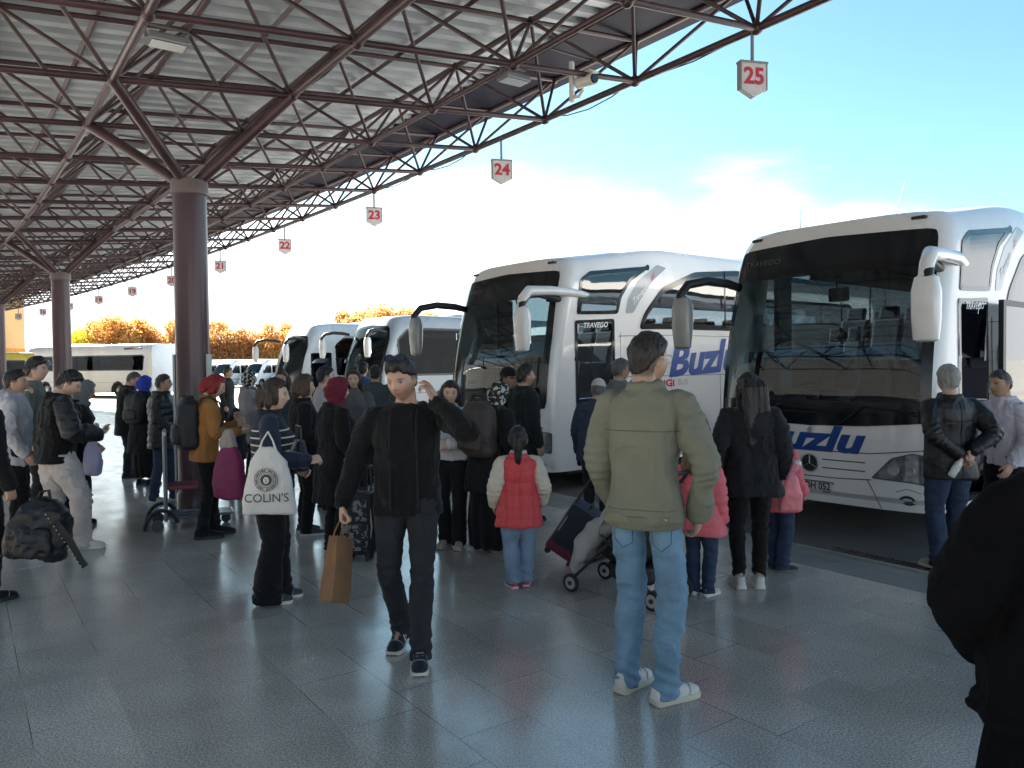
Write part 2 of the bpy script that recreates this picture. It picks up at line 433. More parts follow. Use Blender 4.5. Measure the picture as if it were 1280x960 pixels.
# purlins between the top chords, right under the sheet
mb = MB(); js = np.linspace(s0, s1, 60)
for i in range(-1, NR - 1):
    for fr_ in (.5,):
        o = -(i + .5 + fr_) * MO; z = zs(o) - .06
        for a, b_ in zip(js[:-1], js[1:]):
            p, q = PS(a, o, z), PS(b_, o, z)
            mb.tube(p, q, .035, n=4, cap=False)
ob = mb.build('purlins', M_frame, canopy); ob['kind'] = 'stuff'
# soffit + fascia at the outer edge
M_fas = mat('plum_fascia', (.005, .0045, .015), .6, spec=.15, var=.25, vscale=2)
mb = MB()
zo = zs(MO * .5) - .1
sec = [(MO * .56, zo + .06), (MO * .56, zo + .6), (MO * .66, zo + .6), (MO * .66, zo + .0), (MO * .0, zo + .0), (MO * .0, zo + .04)]
V = [PS(s, o, z) for s in js for (o, z) in sec]; k6 = len(sec)
F = [(a * k6 + b_, a * k6 + (b_ + 1) % k6, (a + 1) * k6 + (b_ + 1) % k6, (a + 1) * k6 + b_) for a in range(len(js) - 1) for b_ in range(k6)]
mb.add(V, F); mb.build('fascia', M_fas, canopy, False)
for s in np.arange(s0, s1, 3 * MS):
    mb = MB(); mb.add([PS(s, MO * .0, zo - .012), PS(s + .03, MO * .0, zo - .012), PS(s + .03, MO * .66, zo - .012), PS(s, MO * .66, zo - .012)], [(0, 1, 2, 3)])
    mb.build('fascia_seam', cached('seam', lambda: mat('seam', (.005, .004, .006), .6)), canopy)
# columns
def column(s, label=None, guard=False):
    p = PS(s, -2.5 * MO, 0)
    c = empty('column', p, 0, canopy)
    zt = 3.86
    mb = MB(); 
    mb.rings([[Vector((r * math.cos(t), r * math.sin(t), z)) for t in np.linspace(0, 2 * math.pi, 33)[:-1]] for r, z in ((.205, 0), (.205, .25), (.19, .27), (.188, 2), (.185, zt - .16))])
    mb.build('shaft', M_col, c, smooth=True)
    mb = MB()
    mb.rings([[Vector((r * math.cos(t), r * math.sin(t), z)) for t in np.linspace(0, 2 * math.pi, 33)[:-1]] for r, z in ((.19, zt - .17), (.205, zt - .16), (.205, zt - .02), (.198, zt))])
    mb.build('collar', mat('collar', (.13, .1, .1), .5), c, smooth=True)
    j = round(s / MS - .5) + 1
    for (i, jj) in ((2, j), (2, j + 1), (3, j), (3, j + 1)):
        b_ = bot(i, jj) - p
        mb = MB(); st = Vector((b_.x * .07, b_.y * .07, zt - .03)); mb.tube(st, b_, .062, n=12); mb.build('strut', M_frame, c, smooth=True)
    if guard:
        mb = MB()
        for a in (R(190), R(350)):
            M_ = Matrix.Rotation(a, 4, 'Z')
            mb.bbox(.19, .215, -.045, .045, .1, 1.86, .006, M_)
        mb.build('corner_guard', mat('guard', (.5, .55, .55), .4), c)
for k in range(6): column((1.5 + 6 * k) * MS, guard=(k == 0))

# ------------------------------------------------------------------ hanging bay signs
M_sign = mat('sign_white', (.68, .66, .66), .4, var=.08, vscale=8)
M_red = mat('sign_red', (.55, .03, .06), .45)
M_grey = mat('sign_grey', (.3, .31, .32), .4, metal=.3)
def text_vf(txt, size=1., off=0., shear=0., ext=.0, align='CENTER', sx=1.0):
    cu = bpy.data.curves.new('t', 'FONT'); cu.body = txt; cu.size = size; cu.offset = off; cu.shear = shear; cu.extrude = ext
    cu.align_x = align; cu.align_y = 'CENTER'; cu.resolution_u = 3
    o = bpy.data.objects.new('t', cu); COL.objects.link(o)
    bpy.context.view_layer.update()
    me = o.to_mesh(); V = [(v.co.x * sx, v.co.y, v.co.z) for v in me.vertices]; F = [tuple(p.vertices) for p in me.polygons]
    o.to_mesh_clear(); bpy.data.objects.remove(o); bpy.data.curves.remove(cu)
    return V, F
def text_obj(name, txt, f, m, parent, size=1., off=0., shear=0., sx=1.0, align='CENTER'):
    V, F = text_vf(txt, size, off, shear, 0, align, sx)
    return mk(name, [f(v[0], v[1]) for v in V], F, m, parent, smooth=False)
for k in range(0, 12):
    num = 25 - k
    s = ([-.97, 1.6, 4.0, 6.6, 9.25] + [9.25 + 2.6 * q for q in range(1, 9)])[k] * MS
    p = PS(s, 0, 0); zz = HC + H - .06
    g = thing('bay_sign', 'white hanging shield sign with red number %d under the canopy edge' % num, 'sign', (p.x, p.y, zz), R(14) + s / RAD * .5, 'numbered bay signs hung along the canopy edge')
    mb = MB(); mb.tube((0, 0, .02), (0, 0, -.27), .019, n=8); mb.build('hanger', M_grey, g, smooth=True)
    W_, hT, hB, hP = .148, -.29, -.56, -.64
    def f(a, b_, t): return Vector((a, t - .035, b_))
    mb = MB(); mb.prism([(-W_, hT), (W_, hT), (W_, hB), (0, hP), (-W_, hB)], .07, f); mb.build('panel', M_sign, g)
    mb = MB(); mb.box(-W_ - .012, W_ + .012, -.045, .045, hT, hT + .022); 
    for sgn in (-1, 1): mb.box(sgn * W_ - .006, sgn * W_ + .006, -.04, .04, hB, hT)
    mb.build('panel_trim', M_grey, g)
    text_obj('number', str(num), lambda x, y: Vector((x, -.039, y - .43)), M_red, g, size=.235, off=.008, sx=1.02)

# ------------------------------------------------------------------ floodlights, camera, horn on the frame
M_lampb = mat('lamp_body', (.2, .2, .21), .4, metal=.6); M_lens = mat('lamp_lens', (.55, .56, .55), .15)
def flood(i, j, off, label):
    p = bot(i, j) + Vector(off)
    g = thing('floodlight', label, 'lamp', p, R(35), 'floodlights fixed under the canopy frame')
    mb = MB(); mb.bbox(-.16, .16, -.1, .1, -.13, -.06, .015); mb.build('housing', M_lampb, g)
    mb = MB(); mb.bbox(-.135, .135, -.08, .08, -.138, -.13, .003); mb.build('lens', M_lens, g)
    mb = MB(); mb.path([(-.17, 0, -.09), (-.17, 0, 0.02), (.17, 0, .02), (.17, 0, -.09)], .012, n=6); mb.build('bracket', M_lampb, g)
flood(3, 1, (.05, .25, -.03), 'small grey floodlight on the frame at the top left near the first column')
flood(1, 1, (0, .05, -.04), 'small grey floodlight under the second chord row left of the security camera')
flood(3, 3, (.3, .5, -.03), 'small floodlight on the chord behind the near column head')
cp = E1; p = at(735, 9.1, 5.02)
g = thing('security_camera', 'white bullet security camera on a bracket near the canopy edge', 'camera', p, R(-28))
M_blk0 = mat('cable_black', (.015, .015, .015), .6)
M_cam = mat('cam_white', (.62, .6, .57), .4)
mb = MB(); mb.bbox(-.2, -.15, -.03, .03, -.22, .25, .008); mb.path([(-.17, 0, -.17), (-.08, 0, -.17), (-.03, 0, -.1)], .02); mb.build('bracket', M_cam, g)
mb = MB(); mb.tube((-.12, .05, 0), (.13, -.06, -.02), .062, .068, n=16); mb.build('camera_body', M_cam, g, smooth=True)
mb = MB(); mb.tube((.13, -.06, -.02), (.15, -.069, -.0215), .055, .05, n=16); mb.build('lens', mat('blackglass', (.01, .01, .012), .1), g, smooth=True)
mb = MB(); mb.bbox(-.15, .15, -.08, .08, .062, .072, .003, Matrix.Rotation(R(-24), 4, 'Z')); mb.build('sun_shield', M_cam, g)
p = PS(11.0 * MS, 0.1, HC + H - .1)
g = thing('horn_speaker', 'small dark horn speaker hanging from the canopy edge between signs 19 and 20', 'speaker', p, R(20))
mb = MB(); mb.tube((0, 0, .1), (0, 0, -.2), .02); mb.rings([[Vector((r * math.cos(t), r * math.sin(t) * .8, z)) for t in np.linspace(0, 2 * math.pi, 17)[:-1]] for r, z in ((.16, -.18), (.15, -.3), (.06, -.5), (.04, -.56))])
mb.build('horn', mat('horn', (.06, .06, .07), .5), g, smooth=True)

# ------------------------------------------------------------------ unseen terminal building added behind the camera side
# wiring strung along the frame
for (i, sag, r_) in ((0, .1, .008), (2, .06, .012)):
    mb = MB(); pts = []
    for j in range(0, 14):
        a_, b_ = bot(i, j), bot(i, j + 1)
        for u in (0, .25, .5, .75): pts.append(a_.lerp(b_, u) + Vector((.03, 0, .05 - sag * 4 * u * (1 - u) * (1 + .6 * math.sin(j * 2.3)))))
    mb.path(pts, r_, n=5); mb.build('cable', M_blk0, canopy, True)
tb = thing('unseen_terminal', 'unseen bus terminal hall with dark glazed front, added along the inner side of the platform to block low sun', 'building')  # out of view; added to keep low sun off the platform
M_wall = mat('unseen_terminal_wall', (.7, .66, .6), .8, var=.1, vscale=1); M_dglass = mat('dark_glazing', (.03, .04, .045), .08, spec=.6)
OI = -17.5
mb = MB(); js2 = np.linspace(-26, 60, 30)
for a, b_ in zip(js2[:-1], js2[1:]):
    for (z0, z1, oo) in ((-.1, .5, 0), (3.6, 7.5, 0)):
        V = [PS(a, OI + oo, z0), PS(b_, OI + oo, z0), PS(b_, OI + oo, z1), PS(a, OI + oo, z1), PS(a, OI - .3, z0), PS(b_, OI - .3, z0), PS(b_, OI - .3, z1), PS(a, OI - .3, z1)]
        mb.add(V, [(3, 2, 1, 0), (4, 5, 6, 7), (3, 7, 6, 2), (0, 1, 5, 4), (0, 4, 7, 3), (1, 2, 6, 5)])
mb.build('wall', M_wall, tb)
for a, b_ in zip(js2[:-1], js2[1:]):
    mb = MB(); e = .06
    V = [PS(a + e, OI - .1, .5), PS(b_ - e, OI - .1, .5), PS(b_ - e, OI - .1, 3.6), PS(a + e, OI - .1, 3.6), PS(a + e, OI - .16, .5), PS(b_ - e, OI - .16, .5), PS(b_ - e, OI - .16, 3.6), PS(a + e, OI - .16, 3.6)]
    mb.add(V, [(3, 2, 1, 0), (4, 5, 6, 7), (3, 7, 6, 2), (0, 1, 5, 4), (0, 4, 7, 3), (1, 2, 6, 5)])
    mb.build('window', M_dglass, tb)
mb = MB()
for a in js2: mb.tube(PS(a, OI - .08, .5), PS(a, OI - .08, 3.6), .06, n=4)
mb.build('mullions', M_lampb, tb)
# ------------------------------------------------------------------ vehicles
def paint(name, col, rough=.25):
    return mat(name, col, rough, coat=.5, var=.05, vscale=.8)
M_white = paint('white_coach_paint', (.8, .8, .8)); M_silver = paint('silver_coach_paint', (.3, .33, .36), .3)
M_frit = mat('black_glass_border', (.008, .01, .013), .12, spec=.6)
M_blackp = mat('black_plastic', (.015, .016, .018), .45, bump=.1)
M_tyre = mat('tyre_rubber', (.015, .015, .015), .8, bump=.3, bscale=60)
M_rim = mat('wheel_rim', (.45, .46, .47), .3, metal=.8, var=.15)
M_glassw = glass_mat('windscreen_glass', (.3, .4, .42), refl=.55); M_glasss = glass_mat('side_glass', (.38, .43, .46)); M_glassd = glass_mat('dark_side_glass', (.12, .14, .16), refl=.2)
M_int = mat('bus_interior', (.05, .053, .06), .8); M_seat = mat('seat_cloth', (.03, .035, .055), .9, bump=.3)
M_seamt = mat('faint_letters', (.07, .075, .08), .5)
M_seam = mat('panel_gap', (.05, .052, .055), .6)
M_bluel = mat('blue_letters', (.006, .055, .27), .35); M_redl = mat('red_letters', (.5, .015, .06), .35)
M_orl = mat('orange_disc', (.75, .16, .05), .35); M_greyl = mat('grey_letters', (.35, .36, .37), .4)
M_mback = mat('grey_mirror_back', (.3, .31, .31), .3, coat=.4)
M_wl = mat('white_letters', (.75, .76, .77), .4)
M_hl = mat('headlamp_lens', (.32, .33, .34), .08, metal=.6, var=.5, vscale=14, coat=1.)
M_mir = mat('mirror_glass', (.8, .8, .8), .02, metal=1.)
M_plate = mat('plate_white', (.6, .6, .58), .4); M_blk = mat('plate_black', (.02, .02, .02), .5)
def smst(x, a, b):
    t = min(1, max(0, (x - a) / (b - a))); return t * t * (3 - 2 * t)
class Body:
    """plan outline at every height: superelliptic nose, straight flanks"""
    def __init__(s, W=1.275, L=12.2, z0=.3, z1=3.36, zr=2.9, D=.44, p=4.0, f=None, rise=.3, ry=(0.2, 2.8), tumble=.03, rearD=.18, q=3.0):
        s.W, s.L, s.z0, s.z1, s.zr, s.D, s.p, s.rise, s.ry, s.tumble, s.rearD, s.q = W, L, z0, z1, zr, D, p, rise, ry, tumble, rearD, q
        s.f = f or (lambda z: 0)
    def w(s, z):
        t = max(0, (z - s.zr) / (s.z1 - s.zr)); t = min(t, 1)
        k = (1 - t ** s.q) ** (1 / s.q)
        return s.W * (.72 + .28 * k) - s.tumble * max(0, z - 1) / 2
    def lift(s, p):
        z = p[2] + s.rise * smst(p[1], *s.ry) * min(1, max(0, (p[2] - 1.9) / 1.4)) ; return Vector((p[0], p[1], z))
    def front(s, x, z, off=0):
        w_ = s.w(z); u = min(.99999, abs(x) / w_)
        y = s.f(z) + s.D * (1 - (1 - u ** s.p) ** (1 / s.p))
        P = Vector((x, y, z))
        if off:
            e = .01; x2 = x + (-e if x > 0 else e)
            w3 = s.w(z + e); 
            ya = s.f(z) + s.D * (1 - (1 - min(.99999, abs(x2) / w_) ** s.p) ** (1 / s.p)); yb = s.f(z + e) + s.D * (1 - (1 - min(.99999, abs(x) / w3) ** s.p) ** (1 / s.p))
            tx = Vector((x2 - x, ya - y, 0)); tz = Vector((0, yb - y, e)); n = tx.cross(tz)
            if n.y > 0: n = -n
            P = P + n.normalized() * off
        return s.lift(P)
    def side(s, sg, y, z, off=0):
        return s.lift(Vector((sg * (s.w(z) + off), y, z)))
    def ring(s, z, ns=40, nf=22):
        P = []; y0 = s.f(z) + s.D; w_ = s.w(z); L = s.L
        # right flank rear -> front
        for k in range(ns): 
            y = L - .3 + (y0 - (L - .3)) * k / ns; P.append(s.lift((w_, y, z)))
        for k in range(nf + 1):
            a = math.pi * k / nf; c = math.cos(a); sn = math.sin(a)
            ex = 2 / s.p; xx = math.copysign(abs(c) ** ex, c) * w_; yy = s.f(z) + s.D - s.D * abs(sn) ** ex
            P.append(s.lift((xx, yy, z)))
        for k in range(ns - 1, -1, -1):
            y = L - .3 + (y0 - (L - .3)) * k / ns; P.append(s.lift((-w_, y, z)))
        for (xx, yy) in ((-w_ * .97, L - .08), (-w_ * .86, L), (0, L + .02), (w_ * .86, L), (w_ * .97, L - .08)): P.append(s.lift((xx, yy, z)))
        return P
    def shell(s, name, m, parent, holes=(), nz=46, ns=110, nf=48):
        zs = [s.z0 - .0] + list(np.linspace(s.z0 + .02, s.zr, nz)) + [s.zr + (s.z1 - s.zr) * t for t in (.15, .3, .45, .6, .72, .82, .9, .96, 1)]
        rings = [s.ring(z, ns, nf) for z in zs]; n = len(rings[0])
        raw = []
        V = [p for r in rings for p in r]; F = []
        def inside(p, z):
            for h in holes:
                if h[0] == 'F':
                    if p.y < s.f(z) + s.D * .75 and inpoly(p.x, z, h[1]): return True
                elif abs(p.x) > s.w(z) - .01 and p.y > s.f(z) + s.D * .7 and (p.x > 0) == (h[0] == 'R'):
                    if inpoly(p.y, z, h[1]): return True
            return False
        for i in range(len(zs) - 1):
            zc = (zs[i] + zs[i + 1]) / 2
            for k in range(n):
                a, b, c, d = i * n + k, i * n + (k + 1) % n, (i + 1) * n + (k + 1) % n, (i + 1) * n + k
                pc = (V[a] + V[b] + V[c] + V[d]) / 4
                if holes and inside(pc, zc): continue
                F.append((a, b, c, d))
        F.append(tuple(range((len(zs) - 1) * n, len(zs) * n)))
        # underside
        F.append(tuple(reversed(range(n))))
        return mk(name, V, F, m, parent, True, 35)
def inpoly(x, y, P):
    c = False; n = len(P); j = n - 1
    for i in range(n):
        if (P[i][1] > y) != (P[j][1] > y) and x < (P[j][0] - P[i][0]) * (y - P[i][1]) / (P[j][1] - P[i][1]) + P[i][0]: c = not c
        j = i
    return c
def inset(P, d):
    # shrink polygon (any orientation) by d
    A = sum(P[i][0] * P[(i + 1) % len(P)][1] - P[(i + 1) % len(P)][0] * P[i][1] for i in range(len(P)))
    sg = 1 if A > 0 else -1; out = []
    for i in range(len(P)):
        a, b, c = Vector(P[i - 1]), Vector(P[i]), Vector(P[(i + 1) % len(P)])
        e1 = (b - a).normalized(); e2 = (c - b).normalized()
        n1 = Vector((-e1.y, e1.x)) * sg; n2 = Vector((-e2.y, e2.x)) * sg
        m = (n1 + n2); m = m / max(.3, m.dot(n1)) if m.length > 1e-6 else n1
        out.append((b.x + m.x * d, b.y + m.y * d))
    return out
def rnd(P, r=.08, n=4):
    out = []; m = len(P)
    for i in range(m):
        a, b, c = Vector(P[i - 1]), Vector(P[i]), Vector(P[(i + 1) % m])
        ra = min(r, (a - b).length * .45); rc = min(r, (c - b).length * .45)
        p = b + (a - b).normalized() * ra; q = b + (c - b).normalized() * rc
        for k in range(n + 1):
            t = k / n; out.append(tuple((1 - t) ** 2 * p + 2 * t * (1 - t) * b + t * t * q))
    return out
def sheet(name, P, fn, m, parent, h=.07, thick=.004):
    """polygon P in a 2D chart cut into a fine grid and mapped by fn(a, b)"""
    bm = bmesh.new(); vs = [bm.verts.new((a, b, 0)) for a, b in P]; bm.faces.new(vs)
    xs = [p[0] for p in P]; ys = [p[1] for p in P]
    for x in np.arange(min(xs) + h, max(xs), h):
        bmesh.ops.bisect_plane(bm, geom=bm.verts[:] + bm.edges[:] + bm.faces[:], plane_co=(x, 0, 0), plane_no=(1, 0, 0))
    for y in np.arange(min(ys) + h * 2, max(ys), h * 2):
        bmesh.ops.bisect_plane(bm, geom=bm.verts[:] + bm.edges[:] + bm.faces[:], plane_co=(0, y, 0), plane_no=(0, 1, 0))
    bm.verts.ensure_lookup_table(); bmesh.ops.triangulate(bm, faces=[f for f in bm.faces if len(f.verts) > 4])
    V = [fn(v.co.x, v.co.y) for v in bm.verts]; F = [[v.index for v in f.verts] for f in bm.faces]
    bm.free()
    return mk(name, V, F, m, parent, True, 50)
def border(name, P, d, fn, m, parent, h=.05):
    """ring between P and its inset"""
    Q = inset(P, d); out = MB()
    def dense(A, B):
        ra, rb = [], []
        for i in range(len(A)):
            a, b = Vector(A[i]), Vector(A[(i + 1) % len(A)]); c, e = Vector(B[i]), Vector(B[(i + 1) % len(B)])
            k = max(1, int((b - a).length / h))
            for t in range(k): ra.append(a.lerp(b, t / k)); rb.append(c.lerp(e, t / k))
        return ra, rb
    a, b = dense(P, Q); n = len(a)
    V = [fn(p.x, p.y) for p in a] + [fn(p.x, p.y) for p in b]
    out.add(V, [(i, (i + 1) % n, n + (i + 1) % n, n + i) for i in range(n)])
    return out.build(name, m, parent, True, 50)
def strip(name, pts, fn, m, parent, r=.006):
    """thin line laid on the surface"""
    out = MB(); P = []
    for i in range(len(pts) - 1):
        a, b = Vector(pts[i]), Vector(pts[i + 1]); k = max(1, int((b - a).length / .08))
        for t in range(k): P.append(a.lerp(b, t / k))
    P.append(Vector(pts[-1])); V = [fn(p.x, p.y) for p in P]
    out.path(V, r, n=4); return out.build(name, m, parent)
def arch_poly(y, r, zc): return [(y + r * math.cos(t), max(.22, zc + r * math.sin(t))) for t in np.linspace(-.7, math.pi + .7, 30)]
def arch_fit(B, root, ys, r, zc):
    for y in ys:
        for sg in (1, -1):
            P = [(y + r * math.cos(t), zc + r * math.sin(t)) for t in np.linspace(0, math.pi, 20)]
            P = [(y + r, B.z0 + .01)] + P + [(y - r, B.z0 + .01)]
            Q = [(y + (r + .06), B.z0 + .01)] + [(y + (r + .06) * math.cos(t), zc + (r + .06) * math.sin(t)) for t in np.linspace(0, math.pi, 20)] + [(y - (r + .06), B.z0 + .01)]
            n = len(P); V = [B.side(sg, a, b, .006) for a, b in Q] + [B.side(sg, a, b, .006) for a, b in P] + [B.side(sg, a, b, -.06) for a, b in P]
            mb = MB(); mb.add(V, [(i, i + 1, n + i + 1, n + i) for i in range(n - 1)] + [(n + i, n + i + 1, 2 * n + i + 1, 2 * n + i) for i in range(n - 1)])
            w = mb.build('wheel_arch', M_blackp, root)
            mb = MB(); x = sg * (B.W - .5); mb.box(min(x, x + sg * .02), max(x, x + sg * .02), y - r - .1, y + r + .1, B.z0, zc + r + .1); mb.box(min(x, sg * (B.W - .06)), max(x, sg * (B.W - .06)), y - r - .1, y + r + .1, zc + r + .06, zc + r + .1); mb.build('arch_liner', M_blackp, w)
def arch_hole(y, r, zc): return [(y + r + .03, .2)] + [(y + (r + .03) * math.cos(t), zc + (r + .03) * math.sin(t)) for t in np.linspace(0, math.pi, 20)] + [(y - r - .03, .2)]
def wheel(parent, y, sg, r=.5, W=1.26):
    w = empty('wheel', (sg * (W - .2), y, r), 0, parent)
    mb = MB(); pr = [(.11, r * .62), (.13, r * .9), (.1, r), (-.1, r), (-.13, r * .9), (-.11, r * .62)]
    mb.rings([[Vector((x * 1.1, rr * math.cos(t), rr * math.sin(t))) for t in np.linspace(0, 2 * math.pi, 37)[:-1]] for x, rr in pr], cap=False)
    mb.build('tyre', M_tyre, w, True, 30)
    mb = MB(); prr = [(.1, r * .63), (.11, r * .56), (.05, r * .5), (.02, r * .3), (.09, r * .22), (.09, .001)] 
    mb.rings([[Vector((sg * x, rr * math.cos(t), rr * math.sin(t))) for t in np.linspace(0, 2 * math.pi, 25)[:-1]] for x, rr in prr], cap=False)
    mb.build('rim', M_rim, w, True, 30)
def seat_proto():
    mb = MB()
    for sx_ in (-.23, .23):
        mb.bbox(sx_ - .21, sx_ + .21, -.22, .22, .38, .5, .03)
        M_ = Matrix.Translation((sx_, .25, .45)) @ Matrix.Rotation(R(-14), 4, 'X')
        mb.bbox(-.2, .2, -.05, .06, 0, .62, .04, M_); mb.bbox(-.13, .13, -.04, .05, .6, .8, .035, M_)
    mb.box(-.4, .4, -.1, .1, 0, .38)
    me = mb.build('seat', M_seat); m = me.data; bpy.data.objects.remove(me); return m
SEATM = seat_proto()
def arrange_cabin(root, B, floor=1.35, n=11, y1=2.6, L=12):
    mb = MB(); mb.box(-B.W + .08, B.W - .08, .75, B.L - .3, .55, .62); mb.box(-B.W + .08, B.W - .08, 2.2, B.L - .3, floor - .05, floor); mb.box(-B.W + .06, B.W - .06, B.L - .4, B.L - .3, .6, 3.0)
    mb.box(-.35, B.W - .08, 2.18, 2.24, .6, floor); mb.box(-B.W + .08, .1, 1.2, 2.2, .9, .95)
    mb.box(-B.W + .05, -B.W + .08, .8, B.L - .4, .6, 1.95); mb.box(B.W - .08, B.W - .05, 2.2, B.L - .4, .6, 1.95)
    mb.build('cabin_floor', M_int, root)
    mb = MB(); 
    for sg in (-1, 1): mb.bbox(sg * .98 - .25, sg * .98 + .25, 2.2, B.L - .5, 2.95, 3.12, .03)
    mb.box(-1.1, 1.1, 1.0, B.L - .5, 3.14, 3.16); mb.build('luggage_rack', M_int, root)
    for k in range(n):
        for sg in (-1, 1):
            o = bpy.data.objects.new('seat', SEATM); link(o, root); o.location = (sg * .72, y1 + k * .8, floor); 
    # driver area
    mb = MB(); mb.bbox(-1.12, 1.0, .32, .8, .7, 1.22, .08); mb.bbox(-1.0, -.3, .55, .85, 1.1, 1.32, .06); mb.build('dashboard', M_int, root, True)
    mb = MB(); c = Vector((-.62, .95, 1.42)); ax = Vector((0, -.55, .83)); a, b = basis(ax)
    mb.path([c + (a * math.cos(t) + b * math.sin(t)) * .22 for t in np.linspace(0, 2 * math.pi, 25)], .015, n=6); mb.tube(c, c - ax * .3, .025); mb.tube(c - a * .21, c + a * .21, .018)
    mb.build('steering_wheel', M_blackp, root, True)
    o = bpy.data.objects.new('seat', SEATM); link(o, root); o.location = (-.62, 1.6, .92); o.scale = (.55, 1, 1.1)
def ring_pts(cx, cz, rx, rz, n=28): return [(cx + rx * math.cos(t), cz + rz * math.sin(t)) for t in np.linspace(0, 2 * math.pi, n + 1)[:-1]]
def mirror(root, side, B, z=2.72, body=M_white, drop=.52, x1=1.36, long_root=True):
    mm = empty('mirror', (0, 0, 0), 0, root); s_ = side; mb = MB()
    x0 = s_ * (B.W - .12); x1 = s_ * x1
    pts = [(x0, .42, z + .02), (x0 + s_ * .02, .2, z + .06), (s_ * (B.W - .02), -.1, z + .08), (x1, -.34, z + .03), (x1 + s_ * .03, -.45, z - .1), (x1 + s_ * .03, -.46, z - .28)]
    mb.path(pts, [.05, .055, .055, .055, .05, .045], n=10); mb.build('mirror_arm', M_blackp, mm, True)
    c = Vector((x1 + s_ * .01, -.43, z - drop + .1)); hh = .31; mb = MB()
    rr = [(-hh, .08, .03), (-hh * .94, .112, .055), (-hh * .3, .125, .085), (hh * .5, .125, .095), (hh * .9, .1, .07), (hh, .06, .03)]
    mb.rings([[c + Vector((math.copysign(abs(math.cos(t)) ** .7, math.cos(t)) * a, math.copysign(abs(math.sin(t)) ** .7, math.sin(t)) * b_, z_)) for t in np.linspace(0, 2 * math.pi, 21)[:-1]] for z_, a, b_ in rr])
    mb.build('mirror_housing', body, mm, True)
    mb = MB(); mb.bbox(c.x - .085, c.x + .085, c.y + .068, c.y + .08, c.z - .2, c.z + .2, .004); mb.build('mirror_glass', M_mir, mm)
    if long_root:
        mb = MB(); mb.path([(s_ * (B.W - .08), .95, z + .1), (s_ * (B.W + .02), .5, z + .12), (s_ * (B.W + .03), .1, z + .12), (x1 - s_ * .01, -.3, z + .09), (x1 + s_ * .01, -.42, z - .02), (x1, -.44, z - .14)], [.05, .06, .065, .07, .066, .06], n=12)
        mb.build('mirror_arm_cover', body, mm, True)
